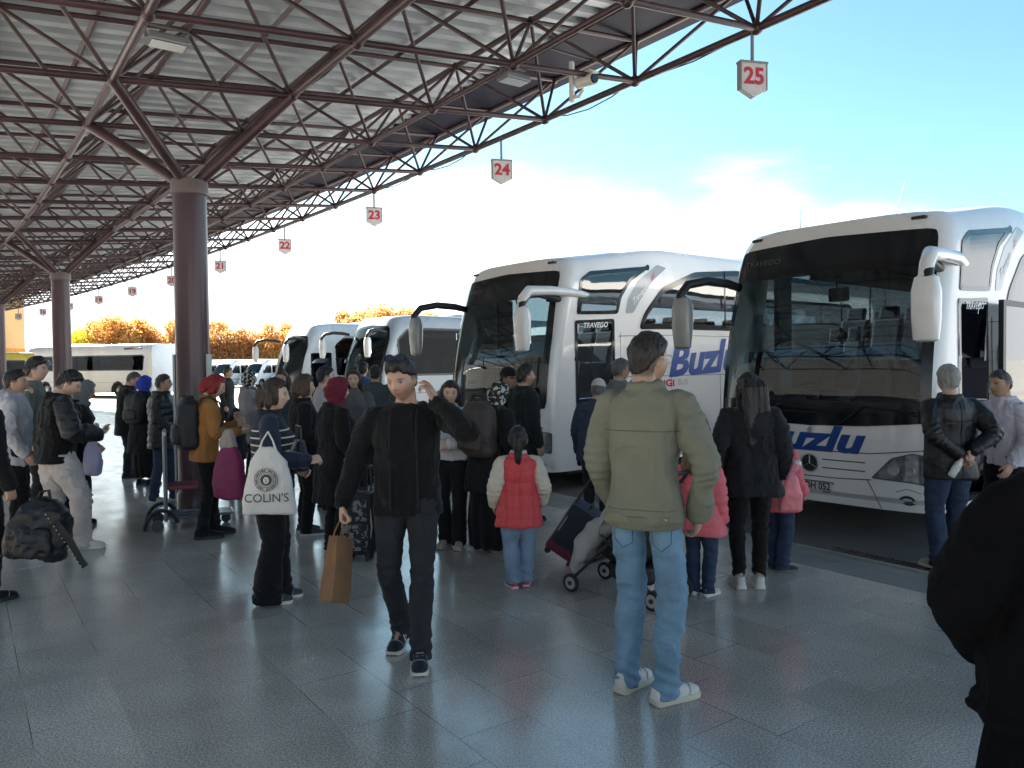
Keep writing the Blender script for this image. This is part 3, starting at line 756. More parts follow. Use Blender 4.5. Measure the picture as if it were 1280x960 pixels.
def coach(label, loc, rz, lettering=True, door_open=False, sun_sheet=True, plate='26 ADH 052'):
    root = thing('coach_bus', label, 'bus', loc, rz, 'coaches parked nose to the platform')
    f = lambda z: (.02 * max(0, 1.0 - z) if z < 1 else 0) + .42 * max(0, (z - 1.15) / 2.1) ** 1.7 + (.05 if z < .42 else 0)
    B = Body(f=f)
    WS = rnd([(-1.19, 1.2), (-.6, 1.15), (0, 1.13), (.6, 1.15), (1.19, 1.2), (1.18, 2.2), (1.12, 3.15), (0, 3.2), (-1.12, 3.15), (-1.18, 2.2)], .1)
    dr = rnd([(.62, .36), (1.42, .36), (1.42, 2.44), (.62, 2.44)], .05)
    # quarter light over the door, kicked-up tail
    ql = rnd([(.66, 2.52), (1.5, 2.5), (1.58, 2.72), (1.78, 2.92), (2.25, 3.1), (.95, 3.12), (.74, 3.02)], .05)
    mw = rnd([(1.95, 2.28), (B.L - 1.0, 2.28), (B.L - .9, 2.9), (B.L - 1.2, 3.1), (4.4, 3.14), (3.3, 3.06), (2.5, 2.82), (2.08, 2.5)], .09)
    mwl = rnd([(1.0, 2.2), (B.L - 1.0, 2.28), (B.L - .9, 2.9), (B.L - 1.2, 3.1), (2, 3.1), (1.2, 2.95)], .09)
    hs = [('F', inset(WS, .06)), ('R', inset(dr, .04)), ('R', inset(ql, .05)), ('R', inset(mw, .05)), ('L', inset(mwl, .05))]
    for y in (3.05, 9.1): hs += [('R', arch_hole(y, .58, .5)), ('L', arch_hole(y, .58, .5))]
    arch_fit(B, root, (3.05, 9.1), .58, .5)
    B.shell('body', M_white, root, hs)
    fF = lambda d: (lambda a, b: B.front(a, b, d)); fR = lambda d: (lambda a, b: B.side(1, a, b, d)); fL = lambda d: (lambda a, b: B.side(-1, a, b, d))
    ws = sheet('windscreen', WS, fF(.008), M_glassw, root, .08); border('windscreen_border', WS, .085, fF(.012), M_frit, ws)
    # tinted top band of the windscreen
    sheet('sun_band', rnd([(-1.15, 2.78), (1.15, 2.78), (1.11, 3.14), (0, 3.19), (-1.11, 3.14)], .04), fF(.014), M_frit, ws, .08)
    dash = sheet('lower_band', rnd([(-1.18, 1.2), (-.6, 1.15), (0, 1.13), (.6, 1.15), (1.18, 1.2), (1.17, 1.4), (-1.17, 1.4)], .03), fF(.014), M_frit, ws, .08)
    w1 = sheet('side_window', mw, fR(.006), M_glasss, root, .15); border('window_border', mw, .075, fR(.01), M_frit, w1)
    w2 = sheet('side_window', mwl, fL(.006), M_glasss, root, .15); border('window_border', mwl, .075, fL(.01), M_frit, w2)
    w3 = sheet('quarter_window', ql, fR(.006), glass_mat('quarter_glass', (.3, .36, .38)), root, .1); border('window_border', ql, .05, fR(.01), M_frit, w3)
    for y in (4.1, 6.0, 7.9, 9.7):
        for fn in (fR, fL): strip('window_post', [(y, 2.3), (y, 3.1)], fn(.008), M_frit, root, .014)
    # door
    border('door_frame', dr, .05, fR(.012), M_frit, root)
    if door_open:
        d2 = empty('door', B.side(1, 1.45, .36), 0, root)
        mb = MB(); mb.box(.1, .13, .0, .82, .04, 2.05); mb.build('door_glass', M_glasss, d2)
        mb = MB(); mb.box(.09, .14, -.03, .05, 0, 2.1); mb.box(.09, .14, .79, .86, 0, 2.1); mb.box(.09, .14, .05, .79, 0, .06); mb.box(.09, .14, .05, .79, 2.04, 2.1); mb.build('door_rim', M_blackp, d2)
        mb = MB(); 
        for k in range(4): mb.box(.35, 1.2, .66, 1.4, .3, .34 + k * .2) if False else mb.box(B.W - .35 - k * .28, B.W - .07 - k * .28, .66, 1.4, .3, .38 + k * .22)
        mb.build('entry_step', M_int, root)
        mb = MB(); mb.path([(B.W - .12, .74, 1.0), (B.W - .14, .74, 1.9), (B.W - .5, .78, 2.1)], .017); mb.build('grab_rail', mat('brass_rail', (.6, .5, .25), .3, metal=.8), root, True)
    else:
        dg = sheet('door', inset(dr, .045), fR(.0), M_glasss, root, .1)
        for z in (.75, 1.02, 1.32): strip('door_bar', [(.68, z), (1.37, z + .02)], fR(.006), M_rim, dg, .009)
        mb = MB(); mb.box(B.W - .9, B.W - .06, .66, 1.4, .3, .6); mb.build('entry_step', M_int, root)
    # lamps
    for sg in (-1, 1):
        hlp = rnd([(sg * .66, .62), (sg * 1.06, .60), (sg * 1.235, .56), (sg * 1.24, .86), (sg * 1.05, .9), (sg * .86, .84)], .03)
        hl = sheet('headlight', hlp, fF(.008), M_hl, root, .05); border('headlight_rim', hlp, .012, fF(.011), M_seam, hl)
        for cx in (.88, 1.02):
            mb = MB(); c = B.front(sg * cx, .72, .0); mb.rings([[c + Vector((r * math.cos(t), -y_, r * math.sin(t))) for t in np.linspace(0, 2 * math.pi, 17)[:-1]] for r, y_ in ((.06, .012), (.055, .016), (.02, .014))]); mb.build('lamp_bowl', M_rim, hl, True)
        fg = sheet('fog_lamp', ring_pts(sg * 1.0, .42, .055, .04), fF(.01), M_hl, root, .05); border('fog_rim', ring_pts(sg * 1.0, .42, .07, .052), .018, fF(.012), M_blackp, fg)
        strip('bumper_seam', [(sg * .74, .31), (sg * .7, .45), (sg * .62, .6)], fF(.003), M_seam, root, .004)
        strip('bumper_seam', [(sg * .9, .5), (sg * 1.0, .54), (sg * 1.12, .5)], fF(.003), M_seam, root, .003)
    strip('bumper_seam', [(-.66, .6), (-.3, .58), (.3, .58), (.66, .6)], fF(.003), M_seam, root, .005)
    strip('front_seam', [(-1.15, .93), (-.66, .87), (0, .86), (.66, .87), (1.15, .93)], fF(.003), M_seam, root, .005)
    for z in (.68, .77): strip('grille_slot', [(.14, z), (.6, z)], fF(.002), M_seam, root, .006); strip('grille_slot', [(-.14, z), (-.6, z)], fF(.002), M_seam, root, .006)
    bd = sheet('star_badge', ring_pts(0, .72, .1, .1), fF(.012), M_blackp, root, .05)
    for a in (90, 210, 330): strip('badge_star', [(0, .72), (.088 * math.cos(R(a)), .72 + .088 * math.sin(R(a)))], fF(.016), M_rim, bd, .006)
    strip('badge_ring', [(.095 * math.cos(t), .72 + .095 * math.sin(t)) for t in np.linspace(0, 2 * math.pi, 25)], fF(.016), M_rim, bd, .006)
    mb = sheet('front_emblem', ring_pts(0, 1.08, .028, .032), fF(.006), M_rim, root, .05)
    pl = sheet('number_plate', rnd([(-.26, .42), (.26, .42), (.26, .53), (-.26, .53)], .01), fF(.01), M_plate, root, .1)
    text_obj('plate_text', plate, lambda x, y: B.front(x, y + .475, .014), M_blk, pl, size=.11, off=.002, sx=.82)
    strip('plate_rim', [(-.26, .42), (.26, .42), (.26, .53), (-.26, .53), (-.26, .42)], fF(.012), M_blk, pl, .005)
    if lettering:
        text_obj('front_lettering', 'Buzlu', lambda x, y: B.front(x - .06, y + .98, .006), M_bluel, root, size=.37, off=.015, shear=.28, sx=1.5)
    text_obj('windscreen_lettering', 'TRAVEGO', lambda x, y: B.front(x - .78, y + 2.98, .02), M_seamt, ws, size=.09, off=.001, shear=.1, sx=1.2)
    # side livery
    text_obj('side_lettering', 'Buzlu', lambda x, y: B.side(1, 3.5 + x, 1.86 + y + .05 * x, .006), M_bluel, root, size=.66, off=.026, shear=.28, sx=1.22)
    dsc = ring_pts(1.98, 1.84, .27, .25, 32); ds = sheet('side_disc', dsc, fR(.005), M_redl if not door_open else M_orl, root, .1)
    text_obj('disc_letter', 'B', lambda x, y: B.side(1, 1.98 + x, 1.84 + y, .01), M_wl, ds, size=.38, off=.01, shear=.2)
    text_obj('side_note', 'DiGi', lambda x, y: B.side(1, 2.55 + x, 1.5 + y, .006), M_redl, root, size=.15, off=.006, sx=1.5)
    text_obj('side_note', 'BUS', lambda x, y: B.side(1, 2.97 + x, 1.51 + y, .006), M_greyl, root, size=.13, off=.0, sx=1.1)
    text_obj('side_note', 'S T A N D', lambda x, y: B.side(1, 3.55 + x, .98 + y, .006), M_redl, root, size=.05, off=.001) if False else None
    text_obj('door_lettering', 'TRAVEGO' if not door_open else 'TRAVEGO', (lambda x, y: B.side(1, 1.02 + x, 2.36 + y, .02)), M_wl, root, size=.1, off=.002, shear=.2, sx=1.1)
    text_obj('pillar_lettering', 'Travego', (lambda x, y: B.side(1, 1.98 + x * .75 - y * .3, 2.74 + x * .52 + y, .012)), M_wl, root, size=.13, off=.002, shear=.2)
    text_obj('pillar_number', '15', (lambda x, y: B.side(1, 2.28 + x * .75, 2.95 + x * .52 + y, .012)), M_redl, root, size=.12, off=.002, shear=.2)
    # swoosh panel between quarter light and main window
    band = rnd([(1.66, 2.5), (1.84, 2.5), (1.98, 2.66), (2.3, 2.92), (2.62, 3.08), (2.4, 3.12), (1.95, 2.92), (1.72, 2.7)], .04)
    sheet('pillar_panel', band, fR(.004), M_silver, root, .1)
    # panel gaps, skirt
    for pts in ([(1.5, 2.2), (12, 2.2)], [(1.5, 1.62), (12, 1.62)], [(1.55, .32), (1.55, 2.25)], [(3.95, .32), (3.95, 1.62)], [(5.3, .32), (5.3, 1.62)], [(6.7, .32), (6.7, 1.62)], [(8.1, .32), (8.1, 1.62)], [(2.7, 1.1), (2.7, 1.62)]):
        strip('panel_seam', pts, fR(.001), M_seam, root, .004); strip('panel_seam', pts, fL(.001), M_seam, root, .004)
    sheet('skirt_panel', rnd([(1.5, .62), (2.1, .62), (2.1, .98), (1.5, .98)], .03), fR(.004), M_blackp, root, .1) if door_open else None
    # wheels and arches
    for y in (3.05, 9.1):
        for sg, fn in ((1, fR), (-1, fL)):
            wheel(root, y, sg)
    for sg in (-1, 1): mirror(root, sg, B, body=M_white if sg > 0 else M_mback, long_root=sg > 0)
    # roof: air conditioning pod, seam, antennas, marker lamps
    mb = MB(); pod = [(4.2, .0, .7), (4.4, .12, .85), (5.2, .17, .95), (8.2, .17, .95), (8.9, .1, .85), (9.1, .0, .7)]
    zt = 3.36 + .3
    mb.rings([[Vector((x * ww, y, zt - .06 + (.06 + hh) * (1 - abs(x) ** 4))) for x in np.linspace(-1, 1, 15)] + [Vector((x * ww, y, zt - .08)) for x in (1, -1)] for y, hh, ww in pod])
    mb.build('air_conditioner', M_white, root, True)
    for x, tilt, L_ in ((-.55, .02, .3), (.55, .28, .42)):
        mb = MB(); yb = B.f(3.3) + .35; c = Vector((x, yb, 3.34)); mb.tube(c, c + Vector((tilt * L_, 0.0, L_ * 1.0)), .006, .003, n=6); mb.ell(c, .04, .05, .03); mb.build('antenna', M_blackp, root, True)
    for x in (-.95, .95):
        mb = MB(); c = B.front(x * .98, 3.27, .01); mb.bbox(c.x - .07, c.x + .07, c.y - .015, c.y + .05, c.z - .01, c.z + .025, .008); mb.build('marker_lamp', M_blackp, root)
    # wipers
    for x in (-.6, .35):
        mb = MB(); pts = [B.front(x, 1.17, .03), B.front(x + .25, 1.35, .04), B.front(x + .72, 1.3, .035)]; mb.path(pts, .009, n=5); mb.path([B.front(x + .2, 1.28, .03), B.front(x + .78, 1.27, .03)], .007, n=5); mb.build('wiper', M_blackp, ws)
    # inner mirror, curtain, sheet behind the glass
    mb = MB(); mb.bbox(-.12, .12, .62, .66, 2.5, 2.66, .02); mb.tube((0, .6, 2.66), (0, .55, 2.85), .012); mb.build('inner_mirror', M_blackp, root)
    mb = MB(); mb.bbox(-.98, -.9, .9, 1.2, 1.4, 2.9, .02); mb.build('curtain', mat('curtain', (.07, .1, .13), .9), root)
    if sun_sheet:
        mb = MB(); M_ = Matrix.Translation((-.98, .36, 1.42)) @ Matrix.Rotation(R(-8), 4, 'X'); mb.box(-.12, .12, 0, .004, 0, .17, M_); nt_ = mb.build('route_card', M_plate, root)
        text_obj('card_text', 'BUZLU', lambda x, y: M_ @ Vector((x, -.003, y + .12)), M_redl, nt_, size=.065, off=.002)
    arrange_cabin(root, B)
    # underside
    mb = MB(); mb.box(-1.1, 1.1, .6, 11.8, .22, .3); mb.build('chassis', M_blackp, root)
    return root, B
def bus_loc(cx, cy): return (cx, cy, LOT_Z)
coach('nearest white coach, its front door open beside the grey-haired man in leather', bus_loc(3.24, 8.37), R(-50), door_open=True, sun_sheet=False)
coach('white coach with red disc on its side, behind the man in the olive jacket', bus_loc(-.36, 11.62), R(-52), plate='26 ABZ 34')

# ---- plainer buses further off: one builder, different glass layout
def simple_bus(name, label, loc, rz, L=11, W=1.22, Hh=3.1, body=M_white, ws_band=2.5, winbot=1.35, wintop=2.65, curvy=.35, mir=True, door=True, group=None, cat='bus', slant=.55, posts=5, nscale=1, topglass=0.0, wstart=1.55):
    root = thing(name, label, cat, loc, rz, group)
    f = lambda z: slant * max(0, (z - 1.0) / 2.0) ** 1.8
    B = Body(W=W, L=L, z1=Hh, zr=Hh - .6, D=.42, p=3, f=f, rise=.12, ry=(.1, 1.8))
    WS = rnd([(-W * .93, 1.12), (0, 1.05), (W * .93, 1.12), (W * .9, wintop - .3), (W * .78, wintop + .05 + topglass), (0, wintop + .12 + topglass), (-W * .78, wintop + .05 + topglass), (-W * .9, wintop - .3)], .12)
    dr = rnd([(.55, .35), (1.35, .35), (1.35, 2.3), (.55, 2.3)], .05) if door else rnd([(-3, .35), (-2.5, .35), (-2.5, .8), (-3, .8)], .05)
    mw = rnd([(wstart, winbot), (L - .8, winbot), (L - .7, wintop - .1), (L - .8, wintop), (wstart + .35, wintop), (wstart - .05, wintop - .3)], .1)
    ah = [(q, arch_hole(y, .52, .45)) for y in (2.5, L - 3.0) for q in 'RL']; arch_fit(B, root, (2.5, L - 3.0), .52, .45)
    B.shell('body', body, root, [('F', inset(WS, .06)), ('R', inset(mw, .05)), ('L', inset(mw, .05)), ('R', inset(dr, .05))] + ah, nz=30, ns=60, nf=32)
    fF = lambda d: (lambda a, b: B.front(a, b, d)); fR = lambda d: (lambda a, b: B.side(1, a, b, d)); fL = lambda d: (lambda a, b: B.side(-1, a, b, d))
    ws = sheet('windscreen', WS, fF(.008), M_glassw, root, .12); border('windscreen_border', WS, .08, fF(.012), M_frit, ws)
    for fn in (fR, fL):
        w1 = sheet('side_window', mw, fn(.006), M_glassd, root, .2); border('window_border', mw, .06, fn(.01), M_frit, w1)
        for k in range(1, posts): strip('window_post', [(1.55 + (L - 2.3) * k / posts, winbot + .02), (1.55 + (L - 2.3) * k / posts, wintop - .02)], fn(.012), M_frit, w1, .025)
    if door: d_ = sheet('door', inset(dr, .03), fR(.002), M_glassd, root, .15); border('door_frame', dr, .05, fR(.01), M_frit, d_)
    for sg in (-1, 1):
        hlp = rnd([(sg * W * .55, .62), (sg * W * .95, .6), (sg * W * .95, .85), (sg * W * .68, .82)], .03); sheet('headlight', hlp, fF(.008), M_hl, root, .08)
        if mir: mirror(root, sg, B, z=wintop - .1, body=M_white, drop=.55, x1=W + .12, long_root=False)
        for y in (2.5, L - 3.0):
            wheel(root, y, sg, .45, W)
    pl = sheet('number_plate', rnd([(-.26, .42), (.26, .42), (.26, .53), (-.26, .53)], .01), fF(.01), M_plate, root, .1)
    mb = MB(); mb.bbox(-.7, .7, L * .3, L * .3 + 2.4, Hh + .05, Hh + .22, .06); mb.build('air_conditioner', body, root, True)
    strip('skirt_line', [(1.4, .95), (L - .3, .95)], fR(.001), M_seam, root, .006)
    mb = MB(); mb.box(-W + .08, W - .08, .6, L - .4, .9, .95); mb.box(-W + .08, W - .08, L - .45, L - .35, .6, wintop); mb.bbox(-W + .1, W - .15, .35, .8, .6, 1.15, .06); mb.build('cabin_floor', M_int, root)
    for k in range(int((L - 4) / .85)):
        for sg in (-1, 1):
            o = bpy.data.objects.new('seat', SEATM); link(o, root); o.location = (sg * .66, 2.2 + k * .85, .95); o.scale = (.95, 1, .95)
    return root, B
G2 = 'coaches parked nose to the platform'
r3, B3 = simple_bus('coach_bus', 'silver coach with long dark side windows, parked behind the man holding the paper bag', (-4.95, 24.5, LOT_Z), R(-47), L=12, Hh=3.35, body=M_silver, wintop=2.95, winbot=1.5, group=G2, topglass=.05, wstart=.8, door=False)
text_obj('fleet_number', '15', lambda x, y: B3.side(1, 3.2 + x, 2.7 + y, .02), M_wl, r3, size=.3)
r4, B4 = simple_bus('coach_bus', 'pale older coach with black windscreen band, left of the silver coach', (-8.3, 27.8, LOT_Z), R(-50), L=10, Hh=3.3, body=mat('pale_paint', (.6, .63, .64), .35, var=.06), wintop=2.85, winbot=1.5, group=G2)
r5, B5 = simple_bus('coach_bus', 'plain white coach seen side-on across the yard behind the second column', (-33.6, 54.4, LOT_Z), R(-112.0), L=12.2, Hh=3.3, wintop=2.65, winbot=1.7, group='coaches out in the yard', mir=True)
strip('roof_marking', [(9.8, 3.02), (11.3, 3.04)], lambda a, b: B5.side(1, a, b, .01), mat('roof_red', (.2, .08, .1), .5), r5, .07)
r6, B6 = simple_bus('coach_bus', 'low silver coach half hidden behind the heads at the far left', (-41.5, 60, LOT_Z), R(-60), L=9, Hh=2.9, body=M_silver, wintop=2.5, winbot=1.4, group='coaches out in the yard')
# ---- vans
def van(name, label, loc, rz, L=6.2, W=1.0, Hh=2.6, body=M_white, group=None, parent_simple=False):
    root = thing(name, label, 'van', loc, rz, group)
    def f(z):
        if z < .95: return .04 * (.95 - z)
        if z < 1.25: return (z - .95) / .3 * .75
        if z < 2.2: return .75 + (z - 1.25) / .95 * .72
        return 1.47 + (z - 2.2) * 1.6
    B = Body(W=W, L=L, z0=.28, z1=Hh, zr=Hh - .4, D=.35, p=3, f=f, rise=0.0, tumble=.1)
    WS = rnd([(-W * .82, 1.3), (0, 1.27), (W * .82, 1.3), (W * .74, 2.1), (0, 2.18), (-W * .74, 2.1)], .08)
    fF = lambda d: (lambda a, b: B.front(a, b, d)); fR = lambda d: (lambda a, b: B.side(1, a, b, d)); fL = lambda d: (lambda a, b: B.side(-1, a, b, d))
    ah = [(q, arch_hole(y, .4, .35)) for y in (1.05, L - 1.2) for q in 'RL']; arch_fit(B, root, (1.05, L - 1.2), .4, .35)
    B.shell('body', body, root, [('F', inset(WS, .06))] + ah, nz=30, ns=60, nf=30)
    ws = sheet('windscreen', WS, fF(.01), M_glassw, root, .1); border('windscreen_border', WS, .05, fF(.014), M_frit, ws)
    for fn in (fR, fL):
        fw = rnd([(1.25, 1.3), (2.4, 1.3), (2.4, 2.05), (1.85, 2.05)], .06); sheet('front_window', fw, fn(.008), M_frit, root, .2)
        mw = rnd([(2.55, 1.3), (L - .5, 1.3), (L - .5, 2.1), (2.55, 2.1)], .08); sheet('side_window', mw, fn(.008), M_frit, root, .3)
        strip('body_moulding', [(1.0, .75), (L - .4, .75)], fn(.004), M_seam, root, .02)
    for sg in (-1, 1):
        hlp = rnd([(sg * W * .6, .72), (sg * W * .94, .72), (sg * W * .94, .95), (sg * W * .7, .92)], .03); sheet('headlight', hlp, fF(.01), M_hl, root, .08)
        mb = MB(); c = Vector((sg * (W + .14), 1.25, 1.4)); mb.bbox(c.x - .09, c.x + .09, c.y - .06, c.y + .06, c.z - .14, c.z + .16, .03); mb.tube((sg * (W - .1), 1.3, 1.35), c, .03); mb.build('mirror', M_blackp, root, True)
        for y in (1.05, L - 1.2):
            wheel(root, y, sg, .35, W)
    sheet('grille', rnd([(-W * .5, .6), (W * .5, .6), (W * .5, .9), (-W * .5, .9)], .05), fF(.008), M_blackp, root, .1)
    mb = MB(); mb.box(-W + .1, W - .1, 1.4, L - .2, .5, .55); mb.box(-W + .1, W - .1, L - .3, L - .2, .5, 2); mb.bbox(-W + .12, W - .12, .95, 1.3, .7, 1.15, .05); mb.build('cabin_floor', M_int, root)
    for sg in (-1, 1):
        o = bpy.data.objects.new('seat', SEATM); link(o, root); o.location = (sg * .45, 2.0, .55); o.scale = (.7, 1, .95)
    return root
vn = van('minibus', 'white minibus parked between the silver coach and the coach with the red disc', (-1.15, 14.9, LOT_Z), R(-55), L=6.6)
# rows of parked minibuses far across the yard
v0 = van('minibus', 'white minibus leftmost in the long row by the trees', (-33, 70, LOT_Z), R(-22), group='white minibuses parked in rows by the trees')
base_labels = ['second', 'third', 'fourth', 'fifth', 'sixth', 'seventh', 'eighth', 'ninth', 'tenth']
for k in range(9):
    c = copy_tree(v0); c.location = (-33 + 2.85 * (k + 1), 70 + .3 * k, LOT_Z); c['label'] = 'white minibus, %s from the left in the front row by the trees' % base_labels[k]
for k in range(9):
    c = copy_tree(v0); c.location = (-36.5 + 3.2 * k, 79 + .4 * k, LOT_Z); c['label'] = 'white minibus, %s from the left in the back row by the trees' % (['first'] + base_labels)[k]
# tall ochre building and the yellow machine at the far left
ob = thing('ochre_building', 'tall ochre building with orange striped base at the far left', 'building', (-77.3, 106, LOT_Z), R(8))
M_och = mat('ochre_render', (.62, .4, .17), .85, var=.06, vscale=.3); M_or = mat('orange_render', (.62, .22, .03), .8, var=.2, vscale=1)
mb = MB(); mb.box(-9, 4.2, 0, 12, 5, 19); mb.build('wall', M_och, ob)
mb = MB(); mb.box(-9, 4.25, -.05, 12, 0, 5); mb.build('base_wall', M_or, ob)
for k in range(5):
    mb = MB(); x = -7.5 + k * 2.4; mb.add([(x, -.08, .3), (x + .7, -.08, .3), (x + 3.6, -.08, 4.9), (x + 2.9, -.08, 4.9)], [(0, 1, 2, 3)]); mb.build('diagonal_stripe', mat('stripe', (.25, .17, .08), .7), ob)
for k in range(4):
    mb = MB(); mb.box(-8 + k * 3.0, -7.92 + k * 3.0, -.04, -.0, 5.05, 18.9); mb.build('facade_joint', mat('joint', (.42, .27, .12), .8), ob)
mb = MB(); mb.box(-9.2, 4.4, -.2, 12.2, 19, 19.4); mb.build('roof', M_och, ob)
yb, BY = simple_bus('yellow_bus', 'small yellow bus with black windows at the far left edge', (-31.0, 38.5, LOT_Z), R(-20), L=7, W=1.15, Hh=2.75, body=mat('yellow_paint', (.62, .42, .03), .3, var=.1), wintop=2.35, winbot=1.2)
# ------------------------------------------------------------------ autumn trees
def leafmat(name, cols):
    m, nt, b = nm(name); b.inputs['Roughness'].default_value = .7
    geo = N(nt, 'ShaderNodeNewGeometry'); n = N(nt, 'ShaderNodeTexNoise'); n.inputs['Scale'].default_value = .55; n.inputs['Detail'].default_value = 5
    nt.links.new(geo.outputs['Position'], n.inputs['Vector'])
    r = N(nt, 'ShaderNodeValToRGB'); e = r.color_ramp.elements; e[0].position = .35; e[0].color = (*cols[0], 1); e[1].position = .65; e[1].color = (*cols[1], 1)
    nt.links.new(n.outputs[0], r.inputs[0])
    rr = N(nt, 'ShaderNodeMixRGB', blend_type='MULTIPLY'); rr.inputs[0].default_value = .35
    nt.links.new(r.outputs[0], rr.inputs[1]); nt.links.new(geo.outputs['Random Per Island'], rr.inputs[2])
    nt.links.new(rr.outputs[0], b.inputs['Base Color'])
    tl = N(nt, 'ShaderNodeBsdfTranslucent'); nt.links.new(rr.outputs[0], tl.inputs[0]); ms = N(nt, 'ShaderNodeMixShader'); ms.inputs[0].default_value = .5
    nt.links.new(b.outputs[0], ms.inputs[1]); nt.links.new(tl.outputs[0], ms.inputs[2]); nt.links.new(ms.outputs[0], nt.nodes['Material Output'].inputs[0])
    return m
M_bark = mat('bark', (.09, .065, .05), .9, bump=.5)
LM = [leafmat('leaves_orange', ((.62, .29, .08), (.76, .45, .15))), leafmat('leaves_rust', ((.5, .24, .09), (.7, .4, .15))), leafmat('leaves_yellow', ((.85, .68, .04), (.6, .58, .06)))]
def tree_mesh(seed, hgt, rad, n=12000, lf=.16):
    r = np.random.default_rng(seed); nc = 26
    cen = []
    for k in range(nc):
        u = r.uniform(-1, 1, 3); u /= np.linalg.norm(u); q = r.uniform(.35, .95)
        cen.append((u[0] * rad * q, u[1] * rad * q, hgt * .56 + u[2] * hgt * .4 * q, r.uniform(.5, 1.0) * rad * .42))
    V = []; F = []
    for k in range(n):
        c = cen[r.integers(nc)]; u = r.normal(0, 1, 3); u /= np.linalg.norm(u); q = c[3] * r.uniform(.45, 1.08)
        p = np.array(c[:3]) + u * q
        if p[2] < hgt * .12: continue
        a = r.normal(0, 1, 3); a /= np.linalg.norm(a); b = np.cross(a, r.normal(0, 1, 3)); b /= np.linalg.norm(b); s = lf * r.uniform(.5, 1.2)
        i = len(V); V += [p - a * s, p - b * s * .6, p + a * s, p + b * s * .6]; F.append((i, i + 1, i + 2, i + 3))
    tr = MB(); tr.path([(0, 0, -.1), (.1, 0, hgt * .3), (-.05, .1, hgt * .6), (0, 0, hgt * .85)], [.2, .15, .09, .03], n=8)
    for k in range(12):
        c = cen[k]; z = r.uniform(.2, .5) * hgt; tr.path([(0, 0, z), (c[0] * .5, c[1] * .5, (z + c[2]) * .5 + .2), tuple(c[:3])], [.09, .06, .02], n=6)
    return V, F, tr
protos = []
for k, (m_, sd, hh, rr) in enumerate([(0, 3, 7.5, 3.6), (1, 5, 7.0, 3.4), (0, 8, 8.0, 4.0), (2, 11, 7.8, 4.2)]):
    V, F, tr = tree_mesh(sd, hh, rr)
    o1 = mk('crown', V, F, LM[m_], None, False); o2 = tr.build('trunk', M_bark, None, True)
    protos.append((o1.data, o2.data)); bpy.data.objects.remove(o1); bpy.data.objects.remove(o2)
TX = []
words = ['leftmost', 'second', 'third', 'fourth', 'fifth', 'sixth', 'seventh', 'eighth', 'ninth', 'tenth', 'eleventh', 'twelfth', 'thirteenth', 'fourteenth', 'fifteenth', 'sixteenth', 'seventeenth', 'eighteenth', 'nineteenth', 'twentieth']
r_ = random.Random(4); D_ = 104
xs_ = [118, 150, 178, 205, 232, 262, 288, 312, 338, 362, 388, 412, 436, 460, 484, 508, 532, 558, 590]
for k, x in enumerate(xs_):
    dd = D_ + r_.uniform(-5, 6); pr = 3 if k == 0 else r_.choice([0, 1, 2, 0, 1]); p = at(x + r_.uniform(-4, 4), dd, LOT_Z)
    kind = ['orange', 'rust brown', 'orange', 'yellow'][pr]
    t = thing('autumn_tree', '%s autumn tree, %s from the left in the tree line behind the yard' % (kind, words[k]) if k else 'bright yellow tree at the left end of the tree line', 'tree', p, r_.uniform(0, 6.28), 'autumn trees along the far edge of the yard')
    s_ = {436: 1.1, 460: 1.3, 484: 1.3, 508: 1.2, 532: 1.15}.get(x, 1.0) * r_.uniform(.95, 1.18)
    if k in (0, 1, 2): s_ *= 1.08
    for nm_, me in (('crown', protos[pr][0]), ('trunk', protos[pr][1])):
        o = bpy.data.objects.new(nm_, me); link(o, t)
    t.scale = (s_, s_, s_)
# bushes at the foot of the tree line, distant hills
V = []; F = []; r = np.random.default_rng(2)
for k in range(9000):
    x = r.uniform(-64, -6); y = 109 + r.uniform(0, 3) ; z = LOT_Z + abs(r.normal(0, 1)) * 1.3 * (1 + .5 * math.sin(x * .6)); a = r.normal(0, 1, 3); a /= np.linalg.norm(a); b = np.cross(a, r.normal(0, 1, 3)); b /= np.linalg.norm(b); s = .32
    p = np.array((x, y, z)); i = len(V); V += [p - a * s, p - b * s * .6, p + a * s, p + b * s * .6]; F.append((i, i + 1, i + 2, i + 3))
tag(mk('undergrowth', V, F, LM[1], None, False), 'rust and brown undergrowth below the far tree line', 'undergrowth', kind='stuff')
V = []; F = []; nx = 80
for i in range(nx):
    x = -900 + i * 22; 
    for y, hf in ((560, 0), (640, 1), (900, .6)): V.append((x, y, LOT_Z - 1 + hf * (14 + 8 * math.sin(i * .23) + 4 * math.sin(i * .71 + 1))))
for i in range(nx - 1):
    for j in range(2): F.append((i * 3 + j, (i + 1) * 3 + j, (i + 1) * 3 + j + 1, i * 3 + j + 1))
tag(mk('hills', V, F, mat('hill', (.22, .2, .14), .95, var=.2, vscale=.02), None, True), kind='structure')
# pole lamp in the distance
for (x, d, hh, lb) in ((38, 130, 9, 'thin street lamp beyond the yard beside the ochre building'),):
    p = at(x, d, LOT_Z); g = thing('street_lamp', lb, 'street lamp', p)
    mb = MB(); mb.tube((0, 0, 0), (0, 0, hh), .12, .07); mb.path([(0, 0, hh), (.3, 0, hh + .3), (1.4, 0, hh + .4)], .05); mb.build('pole', M_grey, g, True)
    mb = MB(); mb.bbox(1.2, 2.0, -.12, .12, hh + .3, hh + .42, .03); mb.build('lamp_head', M_grey, g)
